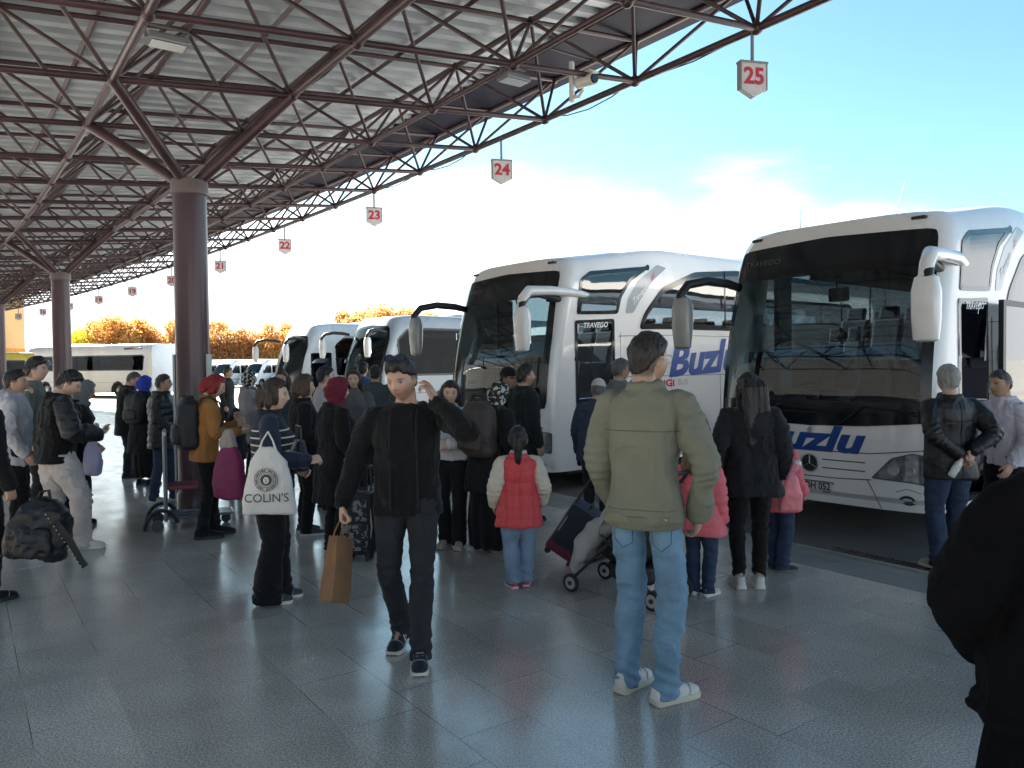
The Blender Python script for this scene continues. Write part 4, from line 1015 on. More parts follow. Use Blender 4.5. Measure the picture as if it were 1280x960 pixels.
# ------------------------------------------------------------------ people
TMP = bpy.data.scenes.new('tmp')
def remesh(mb, voxel, smooth=2, disp=None):
    """union of overlapping closed pieces as one continuous surface; returns vertices (n,3) and quads"""
    me = bpy.data.meshes.new('r'); me.from_pydata([tuple(v) for v in mb.V], [], mb.F)
    o = bpy.data.objects.new('r', me); TMP.collection.objects.link(o)
    md = o.modifiers.new('a', 'REMESH'); md.mode = 'VOXEL'; md.voxel_size = voxel; md.adaptivity = 0
    if smooth: ms = o.modifiers.new('b', 'SMOOTH'); ms.factor = .6; ms.iterations = smooth
    vl = TMP.view_layers[0]; vl.update(); dg = vl.depsgraph
    ev = o.evaluated_get(dg); m2 = ev.to_mesh()
    n = len(m2.vertices); V = np.empty(n * 3, np.float32); m2.vertices.foreach_get('co', V); V = V.reshape(-1, 3).astype(float)
    NM = np.empty(n * 3, np.float32); m2.vertices.foreach_get('normal', NM); NM = NM.reshape(-1, 3)
    F = np.empty(len(m2.loops), np.int32); m2.loops.foreach_get('vertex_index', F)
    LT = np.empty(len(m2.polygons), np.int32); m2.polygons.foreach_get('loop_total', LT)
    ev.to_mesh_clear(); bpy.data.objects.remove(o); bpy.data.meshes.remove(me)
    if disp is not None: V = V + NM * disp(V, NM)[:, None]
    return V, F, LT
def mesh_np(name, V, F, LT, m, parent=None, cols=None):
    me = bpy.data.meshes.new(name); me.vertices.add(len(V)); me.vertices.foreach_set('co', V.astype(np.float32).ravel())
    me.loops.add(len(F)); me.loops.foreach_set('vertex_index', F); me.polygons.add(len(LT))
    st = np.concatenate([[0], np.cumsum(LT)[:-1]]).astype(np.int32); me.polygons.foreach_set('loop_start', st)
    me.polygons.foreach_set('use_smooth', [True] * len(LT)); me.materials.append(m)
    if cols is not None:
        a = me.color_attributes.new('Col', 'FLOAT_COLOR', 'POINT'); a.data.foreach_set('color', np.concatenate([cols, np.ones((len(V), 1))], 1).astype(np.float32).ravel())
    me.update(calc_edges=True); o = bpy.data.objects.new(name, me); link(o, parent); return o
def skin_mat():
    m, nt, b = nm('skin'); a = N(nt, 'ShaderNodeVertexColor'); a.layer_name = 'Col'
    nt.links.new(a.outputs[0], b.inputs['Base Color']); b.inputs['Roughness'].default_value = .5
    b.inputs['Subsurface Weight'].default_value = .12; b.inputs['Subsurface Radius'].default_value = (.01, .004, .002); b.inputs['Subsurface Scale'].default_value = .5
    tc = N(nt, 'ShaderNodeTexCoord'); n = N(nt, 'ShaderNodeTexNoise'); n.inputs['Scale'].default_value = 220; nt.links.new(tc.outputs['Object'], n.inputs['Vector'])
    bp = N(nt, 'ShaderNodeBump'); bp.inputs['Strength'].default_value = .15; bp.inputs['Distance'].default_value = .004; nt.links.new(n.outputs[0], bp.inputs['Height']); nt.links.new(bp.outputs[0], b.inputs['Normal'])
    return m
M_skin = skin_mat()
def hair_mat(col): return cached(('hair', tuple(col)), lambda: mat('hair', col, .42, bump=1.0, bscale=120, stretch=(1, 1, .12), var=.3, vscale=30, spec=.4))
def ik(a, t, l1, l2, pole):
    a, t = Vector(a), Vector(t); d = t - a; L = min(d.length, (l1 + l2) * .999); dn = d.normalized(); t = a + dn * L
    x = (l1 * l1 - l2 * l2 + L * L) / (2 * L); h = math.sqrt(max(0, l1 * l1 - x * x))
    p = Vector(pole); p = p - dn * p.dot(dn); p = p.normalized() if p.length > 1e-4 else Vector((0, 1, 0))
    return a + dn * x + p * h, t
def loft(mb, secs, n=20, p=2.3):
    """secs: (center, u*a, v*b) triples of Vectors"""
    rings = []
    for c, u, v in secs:
        r = []
        for k in range(n):
            t = 2 * math.pi * k / n; cx, sy = math.cos(t), math.sin(t)
            r.append(c + u * math.copysign(abs(cx) ** (2 / p), cx) + v * math.copysign(abs(sy) ** (2 / p), sy))
        rings.append(r)
    # close ends softly
    def capr(r, c, f): return [c + (q - c) * f for q in r]
    mb.rings(rings)
def limb(mb, pts, rs, n=14, flat=None, endcap=True):
    """round limb through pts with radii; smooth interpolation"""
    P = [Vector(p) for p in pts]; out = []; rr = []
    k = len(P)
    for i in range(k - 1):
        p0, p1, p2, p3 = P[max(0, i - 1)], P[i], P[i + 1], P[min(k - 1, i + 2)]
        for s in range(4):
            t = s / 4; t2, t3 = t * t, t * t * t
            q = .5 * ((2 * p1) + (p2 - p0) * t + (2 * p0 - 5 * p1 + 4 * p2 - p3) * t2 + (3 * p1 - p0 - 3 * p2 + p3) * t3)
            lin = p1.lerp(p2, t); q = lin.lerp(q, .6)
            out.append(q); rr.append(rs[i] * (1 - t) + rs[i + 1] * t)
    out.append(P[-1]); rr.append(rs[-1])
    if endcap:
        d0 = (out[0] - out[1]).normalized(); d1 = (out[-1] - out[-2]).normalized()
        out = [out[0] + d0 * rr[0] * .75, out[0] + d0 * rr[0] * .45] + out + [out[-1] + d1 * rr[-1] * .45, out[-1] + d1 * rr[-1] * .75]
        rr = [rr[0] * .35, rr[0] * .8] + rr + [rr[-1] * .8, rr[-1] * .35]
    mb.path(out, rr, n=n)
def head_shape(u, fem=False):
    """u: (n,3) unit directions -> head surface points in metres, head of a 1.75 m person"""
    x, y, z = u[:, 0], u[:, 1], u[:, 2]
    X = x * .076; Y = y * .096; Z = z * .116
    lo = np.clip((-z - .1) / .9, 0, 1); X = X * (1 - (.34 if fem else .26) * lo ** 1.3)
    fr = np.clip(y, 0, 1); Y = np.where(y > 0, Y * (1 - .08 * np.clip(z, 0, 1)), Y * (1 - .25 * np.clip(-z - .2, 0, 1)))
    Y = Y + np.where(y > 0, .006 * lo, .004 * np.clip(z + .3, 0, 1))
    def g(cx, cz, sx, sz, a): return a * np.exp(-((X - cx) / sx) ** 2 - ((Z - cz) / sz) ** 2) * (y > .2)
    Y = Y + g(0, -.022, .012, .016, .017) + g(0, .0, .008, .024, .009) + g(0, -.03, .018, .008, .006)
    Y = Y + g(0, .026, .05, .009, .004) - g(.031, .006, .017, .011, .0085) - g(-.031, .006, .017, .011, .0085)
    Y = Y + g(.031, .005, .009, .006, .0035) + g(-.031, .005, .009, .006, .0035)
    Y = Y + g(0, -.056, .024, .0065, .0045) + g(0, -.068, .02, .006, .004) - g(0, -.062, .022, .0025, .002) - g(0, -.079, .02, .006, .003)
    Y = Y + g(0, -.1, .02, .013, .009) + g(.045, -.02, .014, .014, .0025) + g(-.045, -.02, .014, .014, .0025)
    return np.stack([X, Y, Z], 1)
def sph(nu, nv):
    U = []; 
    for j in range(nv + 1):
        ph = math.pi * (j + .15) / (nv + .3) - math.pi / 2
        for i in range(nu): t = 2 * math.pi * i / nu; U.append((math.cos(ph) * math.cos(t), math.cos(ph) * math.sin(t), math.sin(ph)))
    F = [(j * nu + i, j * nu + (i + 1) % nu, (j + 1) * nu + (i + 1) % nu, (j + 1) * nu + i) for j in range(nv) for i in range(nu)]
    F += [tuple(reversed(range(nu))), tuple(range(nv * nu, (nv + 1) * nu))]
    return np.array(U), F
SPH_U, SPH_F = sph(56, 44)
def sst(x, a, b): t = np.clip((x - a) / (b - a), 0, 1); return t * t * (3 - 2 * t)
SK = {'m': (.45, .27, .19), 'l': (.55, .36, .27), 'd': (.36, .21, .145)}
def hand(mb, w, d, nrm, side, k, curl=.5, spread=.0, fine=True, point=None):
    """w wrist, d finger direction, nrm the way the palm faces, side +1 right hand"""
    d = Vector(d).normalized(); nrm = Vector(nrm); nrm = (nrm - d * nrm.dot(d)).normalized()
    th = d.cross(nrm) if side > 0 else nrm.cross(d)
    L = .098 * k; q = lambda t, c=0: w + d * (L * t) + nrm * (c * k)
    loft(mb, [(w - d * .02 * k, th * .024 * k, nrm * .019 * k), (q(.05), th * .026 * k, nrm * .018 * k), (q(.4), th * .039 * k, nrm * .016 * k), (q(.85), th * .041 * k, nrm * .0135 * k), (q(1.0), th * .038 * k, nrm * .009 * k)], 16, 2.6)
    fl = [.07, .078, .073, .058]; cu = curl if isinstance(curl, (list, tuple)) else [curl] * 5
    for i in range(4):
        off = (.0305 - i * .0205) * k; b = q(.93) + th * off; a = 0; p = b; pts = [b - d * .02 * k, b]; dirf = (d + th * (.5 - i / 3) * (.12 + spread)).normalized()
        for s_, fr_ in enumerate((.42, .32, .26)):
            a += cu[i + 1] * (1.0 if s_ == 0 else 1.25); dd = dirf * math.cos(a) + nrm * math.sin(a); p = p + dd * fl[i] * fr_ * k * 1.05; pts.append(p)
        r0 = (.0088 if i < 3 else .0078) * k
        limb(mb, pts, [r0, r0, r0 * .95, r0 * .9, r0 * .78], n=9)
    b = q(.22) + th * .026 * k + nrm * .004 * k; a = cu[0]
    d1 = (d * .72 + th * (.62 - .35 * a) + nrm * (.15 + .5 * a)).normalized(); d2 = (d * .9 + th * (.2 - .5 * a) + nrm * (.1 + .7 * a)).normalized()
    limb(mb, [b - d1 * .015 * k, b + d1 * .036 * k, b + d1 * .036 * k + d2 * .03 * k, b + d1 * .036 * k + d2 * .055 * k], [.0145 * k, .0118 * k, .0105 * k, .0085 * k], n=9)

def person(label, loc, yaw, H=1.75, sex='m', bulk=1.0, skin='m', lean=0., twist=0., head=(0, 0, 0), hs=1.0, feet=None, arms=None, hip_drop=0., sway=(0, 0),
           hair=('short', (.012, .01, .01)), top=None, bottom=None, shoes=((.02, .02, .022), (.02, .02, .02)), vox=.009, beard=0., seed=0, extra=None, group=None, roll=0.):
    k = H / 1.75; fem = sex == 'f'; rs = np.random.RandomState(seed + 11)
    root_loc = Vector(loc)
    kh = .53 * H - hip_drop; hipw = (.088 if not fem else .09) * k; shw = (.188 if not fem else .168) * k * (1 + (bulk - 1) * .35)
    pel = Vector((sway[0], sway[1], kh))
    RL = Matrix.Rotation(-R(lean), 4, 'X') @ Matrix.Rotation(R(roll), 4, 'Y')
    RT = RL @ Matrix.Rotation(R(twist), 4, 'Z')
    def T(p):   # upper body transform about the pelvis, easing in
        p = Vector(p); t = min(1, max(0, p.z / (.2 * H)))
        q = p.lerp(Vector(p), 1); return pel + (Matrix.Identity(4).lerp(RT, t) @ q)
    up = lambda f, x=0, y=0: T((x * k, y * k, (f - .53) * H))
    # ---- head frame
        # after hip drop keep segment lengths
    hr = RT @ Matrix.Rotation(R(lean * .7), 4, 'X') @ Matrix.Rotation(R(head[0]), 4, 'Z') @ Matrix.Rotation(R(head[1]), 4, 'X') @ Matrix.Rotation(R(head[2]), 4, 'Y')
    hk = k * hs * 1.03
    hc0 = up(.856, 0, .012)   # pivot at skull base
    HM = Matrix.Translation(hc0) @ hr @ Matrix.Translation((0, .012 * hk, .0 + .115 * hk)) @ Matrix.Scale(hk, 4)
    HMi = HM.inverted()
    # ---- body
    B_ = MB()
    hp = head_shape(SPH_U, fem); pts = [HM @ Vector(p) for p in hp]; B_.add(pts, SPH_F)
    for sg in (-1, 1):
        M_ = HM @ Matrix.Translation((sg * .0755, -.008, -.004)) @ Matrix.Rotation(R(sg * -22), 4, 'Z')
        e = MB(); e.ell((0, 0, 0), .011, .018, .031); e.ell((0, -.002, .006), .016, .015, .022); B_.add([M_ @ Vector(v) for v in e.V], e.F)
    nb = HM @ Vector((0, -.03, -.07)); ntp = HM @ Vector((0, -.018, -.02))
    nr = (.056 if not fem else .046) * k * (1 + (hs - 1) * .2)
    limb(B_, [up(.80, 0, -.012), up(.84, 0, -.01), nb, ntp], [nr * 1.25, nr * 1.08, nr, nr * .9], n=16)
    def tsec(f, a, b, y=0): 
        c = up(f, 0, y); ax = (up(f, .1, y) - up(f, 0, y)).normalized(); ay = (up(f, 0, y + .1) - up(f, 0, y)).normalized()
        return (c, ax * a * k, ay * b * k)
    TS = [(.475, .12, .085, -.01), (.515, .165, .105, -.012), (.56, .16, .105, -.004), (.62, .142, .1, .0), (.68, .15, .108, .002), (.74, .165, .115, .0), (.785, .172, .1, -.008), (.815, .148, .078, -.012), (.838, .085, .062, -.012), (.856, .066, .06, -.01)]
    if fem: TS = [(.475, .125, .09, -.012), (.515, .168, .112, -.014), (.56, .15, .1, -.004), (.62, .125, .09, .0), (.68, .135, .1, .006), (.735, .148, .122, .012), (.785, .152, .09, -.006), (.815, .125, .07, -.01), (.838, .074, .056, -.012), (.856, .058, .054, -.01)]
    loft(B_, [tsec(f, a * .84 * min(bulk, 1), b * .84 * min(bulk, 1), y) for f, a, b, y in TS], 20, 2.4)
    l1, l2 = .245 * H, .243 * H; ank = .045 * H
    feet = feet or ((-.1, 0, 8, 0), (.1, 0, -8, 0))      # left, right: x, y, yaw(toe-out sign), heel lift
    legs = []
    for sg, ft in ((-1, feet[0]), (1, feet[1])):
        a = pel + Vector((sg * hipw, 0, 0)); fd = Vector((math.sin(R(ft[2])), math.cos(R(ft[2])), 0)) * 1.0
        fd = Vector((-math.sin(R(ft[2])), math.cos(R(ft[2])), 0))
        an = Vector((ft[0] * k, ft[1] * k, ank + ft[3])); kn, an2 = ik(a, an, l1, l2, fd + Vector((sg * .12, 0, 0)))
        an = an2 if (an - an2).length > .03 else an
        legs.append((a, kn, an, fd, ft))
        limb(B_, [a + Vector((0, 0, .02)), a.lerp(kn, .4), kn, kn.lerp(an, .35), an, an - Vector((0, 0, .02))], [.062 * k, .058 * k, .042 * k, .042 * k, .03 * k, .03 * k])
        limb(B_, [an + Vector((0, 0, -.01)), an + fd * .08 * k + Vector((0, 0, -.03 * k - ft[3] * .5)), an + fd * .15 * k + Vector((0, 0, -.045 * k - ft[3] * .9))], [.03 * k, .02 * k, .012 * k])
    # arms: (wrist target relative to shoulder in local axes /k, elbow pole, palm normal, finger dir or None, curl)
    arms = arms or [{}, {}]
    A = []
    for sg, ar in ((-1, arms[0]), (1, arms[1])):
        sh = up(.805, sg * (shw / k), -.01)
        t = ar.get('to', (.06, .04, -.53)); tv = Vector((sg * t[0], t[1], t[2])) * k
        pole = Vector((sg * ar.get('pole', (.35, -1, 0))[0], *ar.get('pole', (.35, -1, 0))[1:]))
        el, wr = ik(sh, sh + (tv if not ar.get('rot') else RT @ tv), .167 * H * 1.0, .147 * H * 1.0, pole)
        fd = ar.get('dir'); fd = Vector((sg * fd[0], fd[1], fd[2])) if fd else (wr - el).normalized()
        pn = ar.get('palm', (-1, .1, 0)); pn = Vector((sg * pn[0], pn[1], pn[2]))
        A.append((sh, el, wr, fd, pn, ar, sg))
        limb(B_, [sh, sh.lerp(el, .5), el, el.lerp(wr, .35), wr, wr + (wr - el).normalized() * .01], [.05 * k, .044 * k, .037 * k, .037 * k, .024 * k, .023 * k])
        if not ar.get('nohand'): hand(B_, wr, fd, pn, sg, k * (1 + (hs - 1) * .3), ar.get('curl', .35), ar.get('spread', 0))
    V, F, LT = remesh(B_, vox, 2 if vox < .007 else 1)
    # colour: skin, lips, brows, eyes, stubble
    P = (np.asarray(HMi.to_3x3()) @ V.T).T + np.asarray(HMi.translation)
    base = np.array(SK[skin] if isinstance(skin, str) else skin); C = np.tile(base, (len(V), 1))
    fr = sst(P[:, 1], .04, .06) * (P[:, 2] > -.14) * (P[:, 2] < .14)
    def blend(w_, col): 
        w_ = np.clip(w_ * fr, 0, 1)[:, None]; C[:] = C * (1 - w_) + np.array(col) * w_
    ax_ = np.abs(P[:, 0])
    blend(.35 * np.exp(-((ax_ - .04) / .018) ** 2 - ((P[:, 2] + .03) / .02) ** 2), base * np.array([1.1, .75, .7]))
    if beard: blend(beard * sst(-P[:, 2], .035, .055) * (1 - .0 * ax_), base * .35)
    w_b = beard * sst(-P[:, 2], .03, .06) * sst(P[:, 1], -.02, .03) * (P[:, 2] > -.13) * (P[:, 2] < .2) * (np.abs(P[:, 0]) < .09)
    C[:] = C * (1 - .6 * w_b[:, None]) + base * .4 * .6 * w_b[:, None]
    blend(.8 * np.exp(-(ax_ / .022) ** 4 - ((P[:, 2] + .062) / .0085) ** 2), base * np.array([.85, .5, .5]))
    blend(.9 * np.exp(-(ax_ / .019) ** 4 - ((P[:, 2] + .062) / .0022) ** 2), base * .3)
    hc = np.array(hair[1]) * 1.2 + .01
    blend(.85 * np.exp(-((ax_ - .033) / .016) ** 4 - ((P[:, 2] - .0235 + (ax_ - .033) ** 2 * 8) / .0045) ** 2), hc)
    blend(.85 * np.exp(-((ax_ - .031) / .0135) ** 4 - ((P[:, 2] - .005) / .006) ** 4), (.3, .27, .26))
    blend(1.0 * np.exp(-((ax_ - .031) / .006) ** 4 - ((P[:, 2] - .005) / .006) ** 4), (.03, .018, .012))
    blend(.8 * np.exp(-((ax_ - .031) / .015) ** 4 - ((P[:, 2] - .0115) / .0022) ** 2), (.04, .025, .02))
    blend(.5 * np.exp(-((ax_ - .007) / .003) ** 2 - ((P[:, 2] + .036) / .003) ** 2), base * .25)
    if hair[0] in ('short', 'quiff', 'buzz', 'cap', 'thin', 'bald'):
        zb_ = np.where(P[:, 1] > .03, .064, np.where(P[:, 1] > -.02, .0, -.075)); wf = sst(P[:, 2] - zb_, -.016, .01) * (np.abs(P[:, 0]) < .1) * (np.abs(P[:, 2]) < .15) * (P[:, 1] > -.15) * (P[:, 1] < .11)
        C[:] = C * (1 - .75 * wf[:, None]) + (np.array(hair[1]) + .02) * .75 * wf[:, None]
    C *= (1 + .06 * vnoise(V * 22, seed))[:, None]
    body = mesh_np('person', V, F, LT, M_skin, None, C)
    body.location = root_loc; body.rotation_euler = (0, 0, R(yaw)); tag(body, label, 'person', group)
    ctx = dict(up=up, T=T, HM=HM, A=A, legs=legs, k=k, H=H, pel=pel, body=body, fem=fem, vox=vox, seed=seed, bulk=bulk, shw=shw, TS=TS, tsec=tsec, hk=hk, hair=hair)
    do_hair(ctx, hair)
    if bottom: do_bottom(ctx, **bottom)
    if top: do_top(ctx, **top)
    if shoes: do_shoes(ctx, *shoes)
    if extra: extra(ctx)
    return ctx
def foldf(amp, fq, seed, zr=None, extra=None):
    fq = np.array(fq)
    def f(V, NM):
        w = vnoise(V * 5 + 3, seed + 5) * .35; Q = V * fq + w[:, None]
        a = vnoise(Q, seed); b = vnoise(Q * 2.1 + 7, seed + 1); c = 1 - np.abs(vnoise(Q * .8 + 2, seed + 2)) * 2
        r2 = 1 - np.abs(vnoise(Q * 1.7 + 11, seed + 3)) * 2; d = amp * 1.7 * (.45 * a + .25 * b + .55 * c * np.abs(c) + .3 * r2 * np.abs(r2))
        if extra: d = d + extra(V)
        return d
    return f
def sleeve_folds(c, pf):
    def f(V):
        d = pf(V) if pf else np.zeros(len(V))
        for sh, el, wr, fd, pn, ar, sg in c['A']:
            for p, amp, sig in ((el, .0055, .075), (wr, .004, .06), (sh.lerp(el, .3), .003, .08)):
                ax = np.array((wr - el).normalized() if p is not el else ((wr - el).normalized() + (el - sh).normalized()).normalized()); q = V - np.array(p); r2 = (q ** 2).sum(1); u = q @ ax
                d = d + amp * c['k'] * np.sin(u * 2 * math.pi / .045 + 2.6 * vnoise(V * 11, c['seed'] + 2)) * np.exp(-r2 / (sig * sig * 1.6))
        return d
    return f
def do_top(c, mat=None, col=None, hem=.44, ease=.012, wrist=1.0, collar=None, flare=0., fold=.008, slv=(.062, .054, .041), fq=(11, 11, 7), open_=False, hood=False, name='jacket', puff=None, sleeve_mat=None, cinch=0., neck=.857, cols=None, sleeves=True, shoulder=1.0, band=None, upto=1.0):
    k, H, up, tsec = c['k'], c['H'], c['up'], c['tsec']; m = mat or cloth(col); b_ = c['bulk']; e = ease / k
    mb = MB(); secs = []
    for f, a, b, y in c['TS']:
        if f < .56 - 1e-6 and hem > .56: continue
        if f > neck: continue
        aa = a * b_ + (e if f < .82 else e * .45)
        if f < .72: aa = max(aa, .155 * b_ + e) if not c['fem'] or ease > .014 else aa
        secs.append([f, aa, b * b_ + e, y])
    # extend down to the hem
    f0 = secs[0][0]
    pelvis = [s for s in secs if s[0] <= .56]
    if hem < .515:
        secs = [s for s in secs if s[0] >= .5]
        s0 = secs[0]; n = max(2, int((s0[0] - hem) / .04)); ext = []
        for i in range(n, 0, -1):
            t = i / n; ff = s0[0] - (s0[0] - hem) * t; ext.append([ff, s0[1] + .004 + flare * t, s0[2] + .006 + flare * .85 * t, s0[3]])
        secs = ext + secs
    else:
        secs = [s for s in secs if s[0] > hem + .01]; s0 = secs[0]; secs = [[hem, s0[1] + .002 - cinch, s0[2] + .002 - cinch, s0[3]], [hem + .015, s0[1] + .004 - cinch * .8, s0[2] + .004 - cinch * .8, s0[3]]] + secs
    L = []
    pel = c['pel']
    for f, a, b, y in secs:
        if f * H < pel.z + .0:
            cc = Vector((pel.x, pel.y + y * k, f * H)); L.append((cc, Vector((a * k, 0, 0)), Vector((0, b * k, 0))))
        else: L.append(tsec(f, a, b, y))
    loft(mb, L, 26, 2.35)
    S_ = MB()
    if sleeves:
        for sh, el, wr, fd, pn, ar, sg in c['A']:
            we = el.lerp(wr, wrist) if wrist < 1 else wr - (wr - el).normalized() * .0
            tgt = S_ if sleeve_mat else mb
            inn = up(.79, sg * (c['shw'] / k * .6), -.01)
            limb(tgt, [inn, sh + Vector((0, 0, -.012)), sh.lerp(el, .5), el, el.lerp(we, .5), we], [slv[0] * k * .8, slv[0] * k * shoulder * .9, (slv[0] + slv[1]) / 2 * k, slv[1] * k, (slv[1] + slv[2]) / 2 * k, slv[2] * k], n=18)
    if collar:
        h_, r_ = collar; cb = up(.832, 0, -.012); ct = up(.832 + h_ / H, 0, -.006)
        ax = (up(.83, .1) - up(.83)).normalized(); ay = (up(.83, 0, .1) - up(.83)).normalized(); dz = (ct - cb)
        rings = []
        for t, rr in ((0, r_ * 1.25), (.35, r_ * 1.05), (1, r_), (1.02, r_ * .86), (.3, r_ * .85)):
            rings.append([cb + dz * t + ax * math.cos(q) * rr * k + ay * math.sin(q) * rr * .92 * k for q in np.linspace(0, 2 * math.pi, 29)[:-1]])
        mb.rings(rings)
    if hood:
        hb = up(.835, 0, -.075); ax = (up(.83, .1) - up(.83)).normalized(); ay = (up(.83, 0, .1) - up(.83)).normalized()
        mb.ell(hb, .12 * k, .065 * k, .075 * k); mb.ell(up(.845, .07, -.03), .05 * k, .06 * k, .035 * k); mb.ell(up(.845, -.07, -.03), .05 * k, .06 * k, .035 * k)
    vx = max(c['vox'], .0065)
    pf = None
    if puff:
        pf = lambda V: puff[1] * (np.abs(np.sin(V[:, 2] * math.pi / puff[0] + .6 * vnoise(V * 3, 3))) ** .6 - .5)
    V, F, LT = remesh(mb, vx, 2, foldf(fold * k, fq, c['seed'], extra=sleeve_folds(c, pf)))
    cc = None
    o = mesh_np(name, V, F, LT, m, c['body'])
    if sleeve_mat and sleeves:
        V, F, LT = remesh(S_, vx, 3, foldf(fold * k, (9, 9, 12), c['seed'] + 4)); mesh_np('sleeve', V, F, LT, sleeve_mat, o)
    if band:   # knitted hem and cuffs
        mb = MB(); f = hem; s0 = secs[0]; cz = f * H
        cc = Vector((pel.x, pel.y + s0[3] * k, cz)); 
        mb.rings([[cc + Vector((math.cos(q) * (s0[1] * k + w_), math.sin(q) * (s0[2] * k + w_), z)) for q in np.linspace(0, 2 * math.pi, 41)[:-1]] for z, w_ in ((-.035, .0), (-.03, .008), (.03, .01), (.035, .0))])
        mb.build('hem_band', band, o, True)
    c['top'] = o
    return o
def do_bottom(c, kind='trousers', mat=None, col=(.02, .02, .022), wide=1.0, hemw=None, waist=.57, hem=None, fold=.006, name=None, fq=(9, 9, 13), flare=.0, cuff=.0):
    k, H, pel = c['k'], c['H'], c['pel']; m = mat or cloth(col); mb = MB(); b_ = c['bulk']
    if kind in ('trousers',):
        TS = [s for s in c['TS'] if s[0] <= waist + .001]
        L = []
        for f, a, b, y in TS:
            if f * H < pel.z: L.append((Vector((pel.x, pel.y + y * k, f * H)), Vector(((a * b_ + .005) * k, 0, 0)), Vector((0, (b * b_ + .004) * k, 0))))
            else: L.append(c['tsec'](f, a * b_ + .001, b * b_ + .001, y))
        loft(mb, L, 22, 2.4)
        hz_ = (hem if hem is not None else .03)
        for a, kn, an, fd, ft in c['legs']:
            ha = (hemw or .062) * k; bot = an + Vector((0, 0, -(an.z - ft[3] * .75) + hz_ * k)) - fd * ft[3] * .15 if hz_ < .2 else an.lerp(kn, hz_)
            limb(mb, [a + Vector((0, 0, .03)) + Vector((0, 0, 0)), a.lerp(kn, .35) - fd * .004, kn, kn.lerp(an, .4) - fd * .006, an.lerp(kn, .12), bot], [.093 * k * wide ** .5 * b_, .087 * k * wide * b_, .066 * k * wide, (.06 * k * wide + ha * .1), max(ha * .95, .05 * k), ha], n=18, endcap=False)
        kz = [l[1].z for l in c['legs']][0]; az = c['legs'][0][2].z
        def ex(V):
            n1 = vnoise(V * 9, c['seed'] + 9)
            return (.0055 * np.sin((V[:, 2] + .5 * V[:, 1] + .3 * V[:, 0]) * 2 * math.pi / .062 + 2.5 * n1) * np.exp(-((V[:, 2] - az - .02) / .09) ** 2) + .003 * np.sin((V[:, 2] + .8 * V[:, 1]) * 2 * math.pi / .07 + 2.5 * n1) * np.exp(-((V[:, 2] - kz) / .09) ** 2)) * k * (1 if fold > .003 else .3)
        V, F, LT = remesh(mb, max(c['vox'], .0065), 2, foldf(fold * k, fq, c['seed'] + 20, extra=ex))
        return mesh_np(name or 'trousers', V, F, LT, m, c['body'])
    else:   # skirt or long coat part
        f0 = waist; hm = hem if hem is not None else .06; L = []
        n = 8
        for i in range(n + 1):
            t = i / n; f = hm + (f0 - hm) * t; a = .145 + .03 * math.sin(math.pi * min(1, t * 1.0)) + flare * (1 - t); 
            cx = Vector((pel.x * t, pel.y * t - .0, f * H)); L.append((cx, Vector((a * b_ * k, 0, 0)), Vector((0, (a * .78) * b_ * k, 0))))
        loft(mb, L, 26, 2.2)
        def ex(V): 
            th = np.arctan2(V[:, 1], V[:, 0]); t = np.clip(1 - V[:, 2] / (f0 * H), 0, 1); return .016 * k * t * np.sin(th * 9 + 2 * vnoise(V * 2, c['seed']))
        V, F, LT = remesh(mb, max(c['vox'], .0065), 2, foldf(fold * k, (7, 7, 2.5), c['seed'] + 20, extra=ex))
        return mesh_np(name or 'skirt', V, F, LT, m, c['body'])
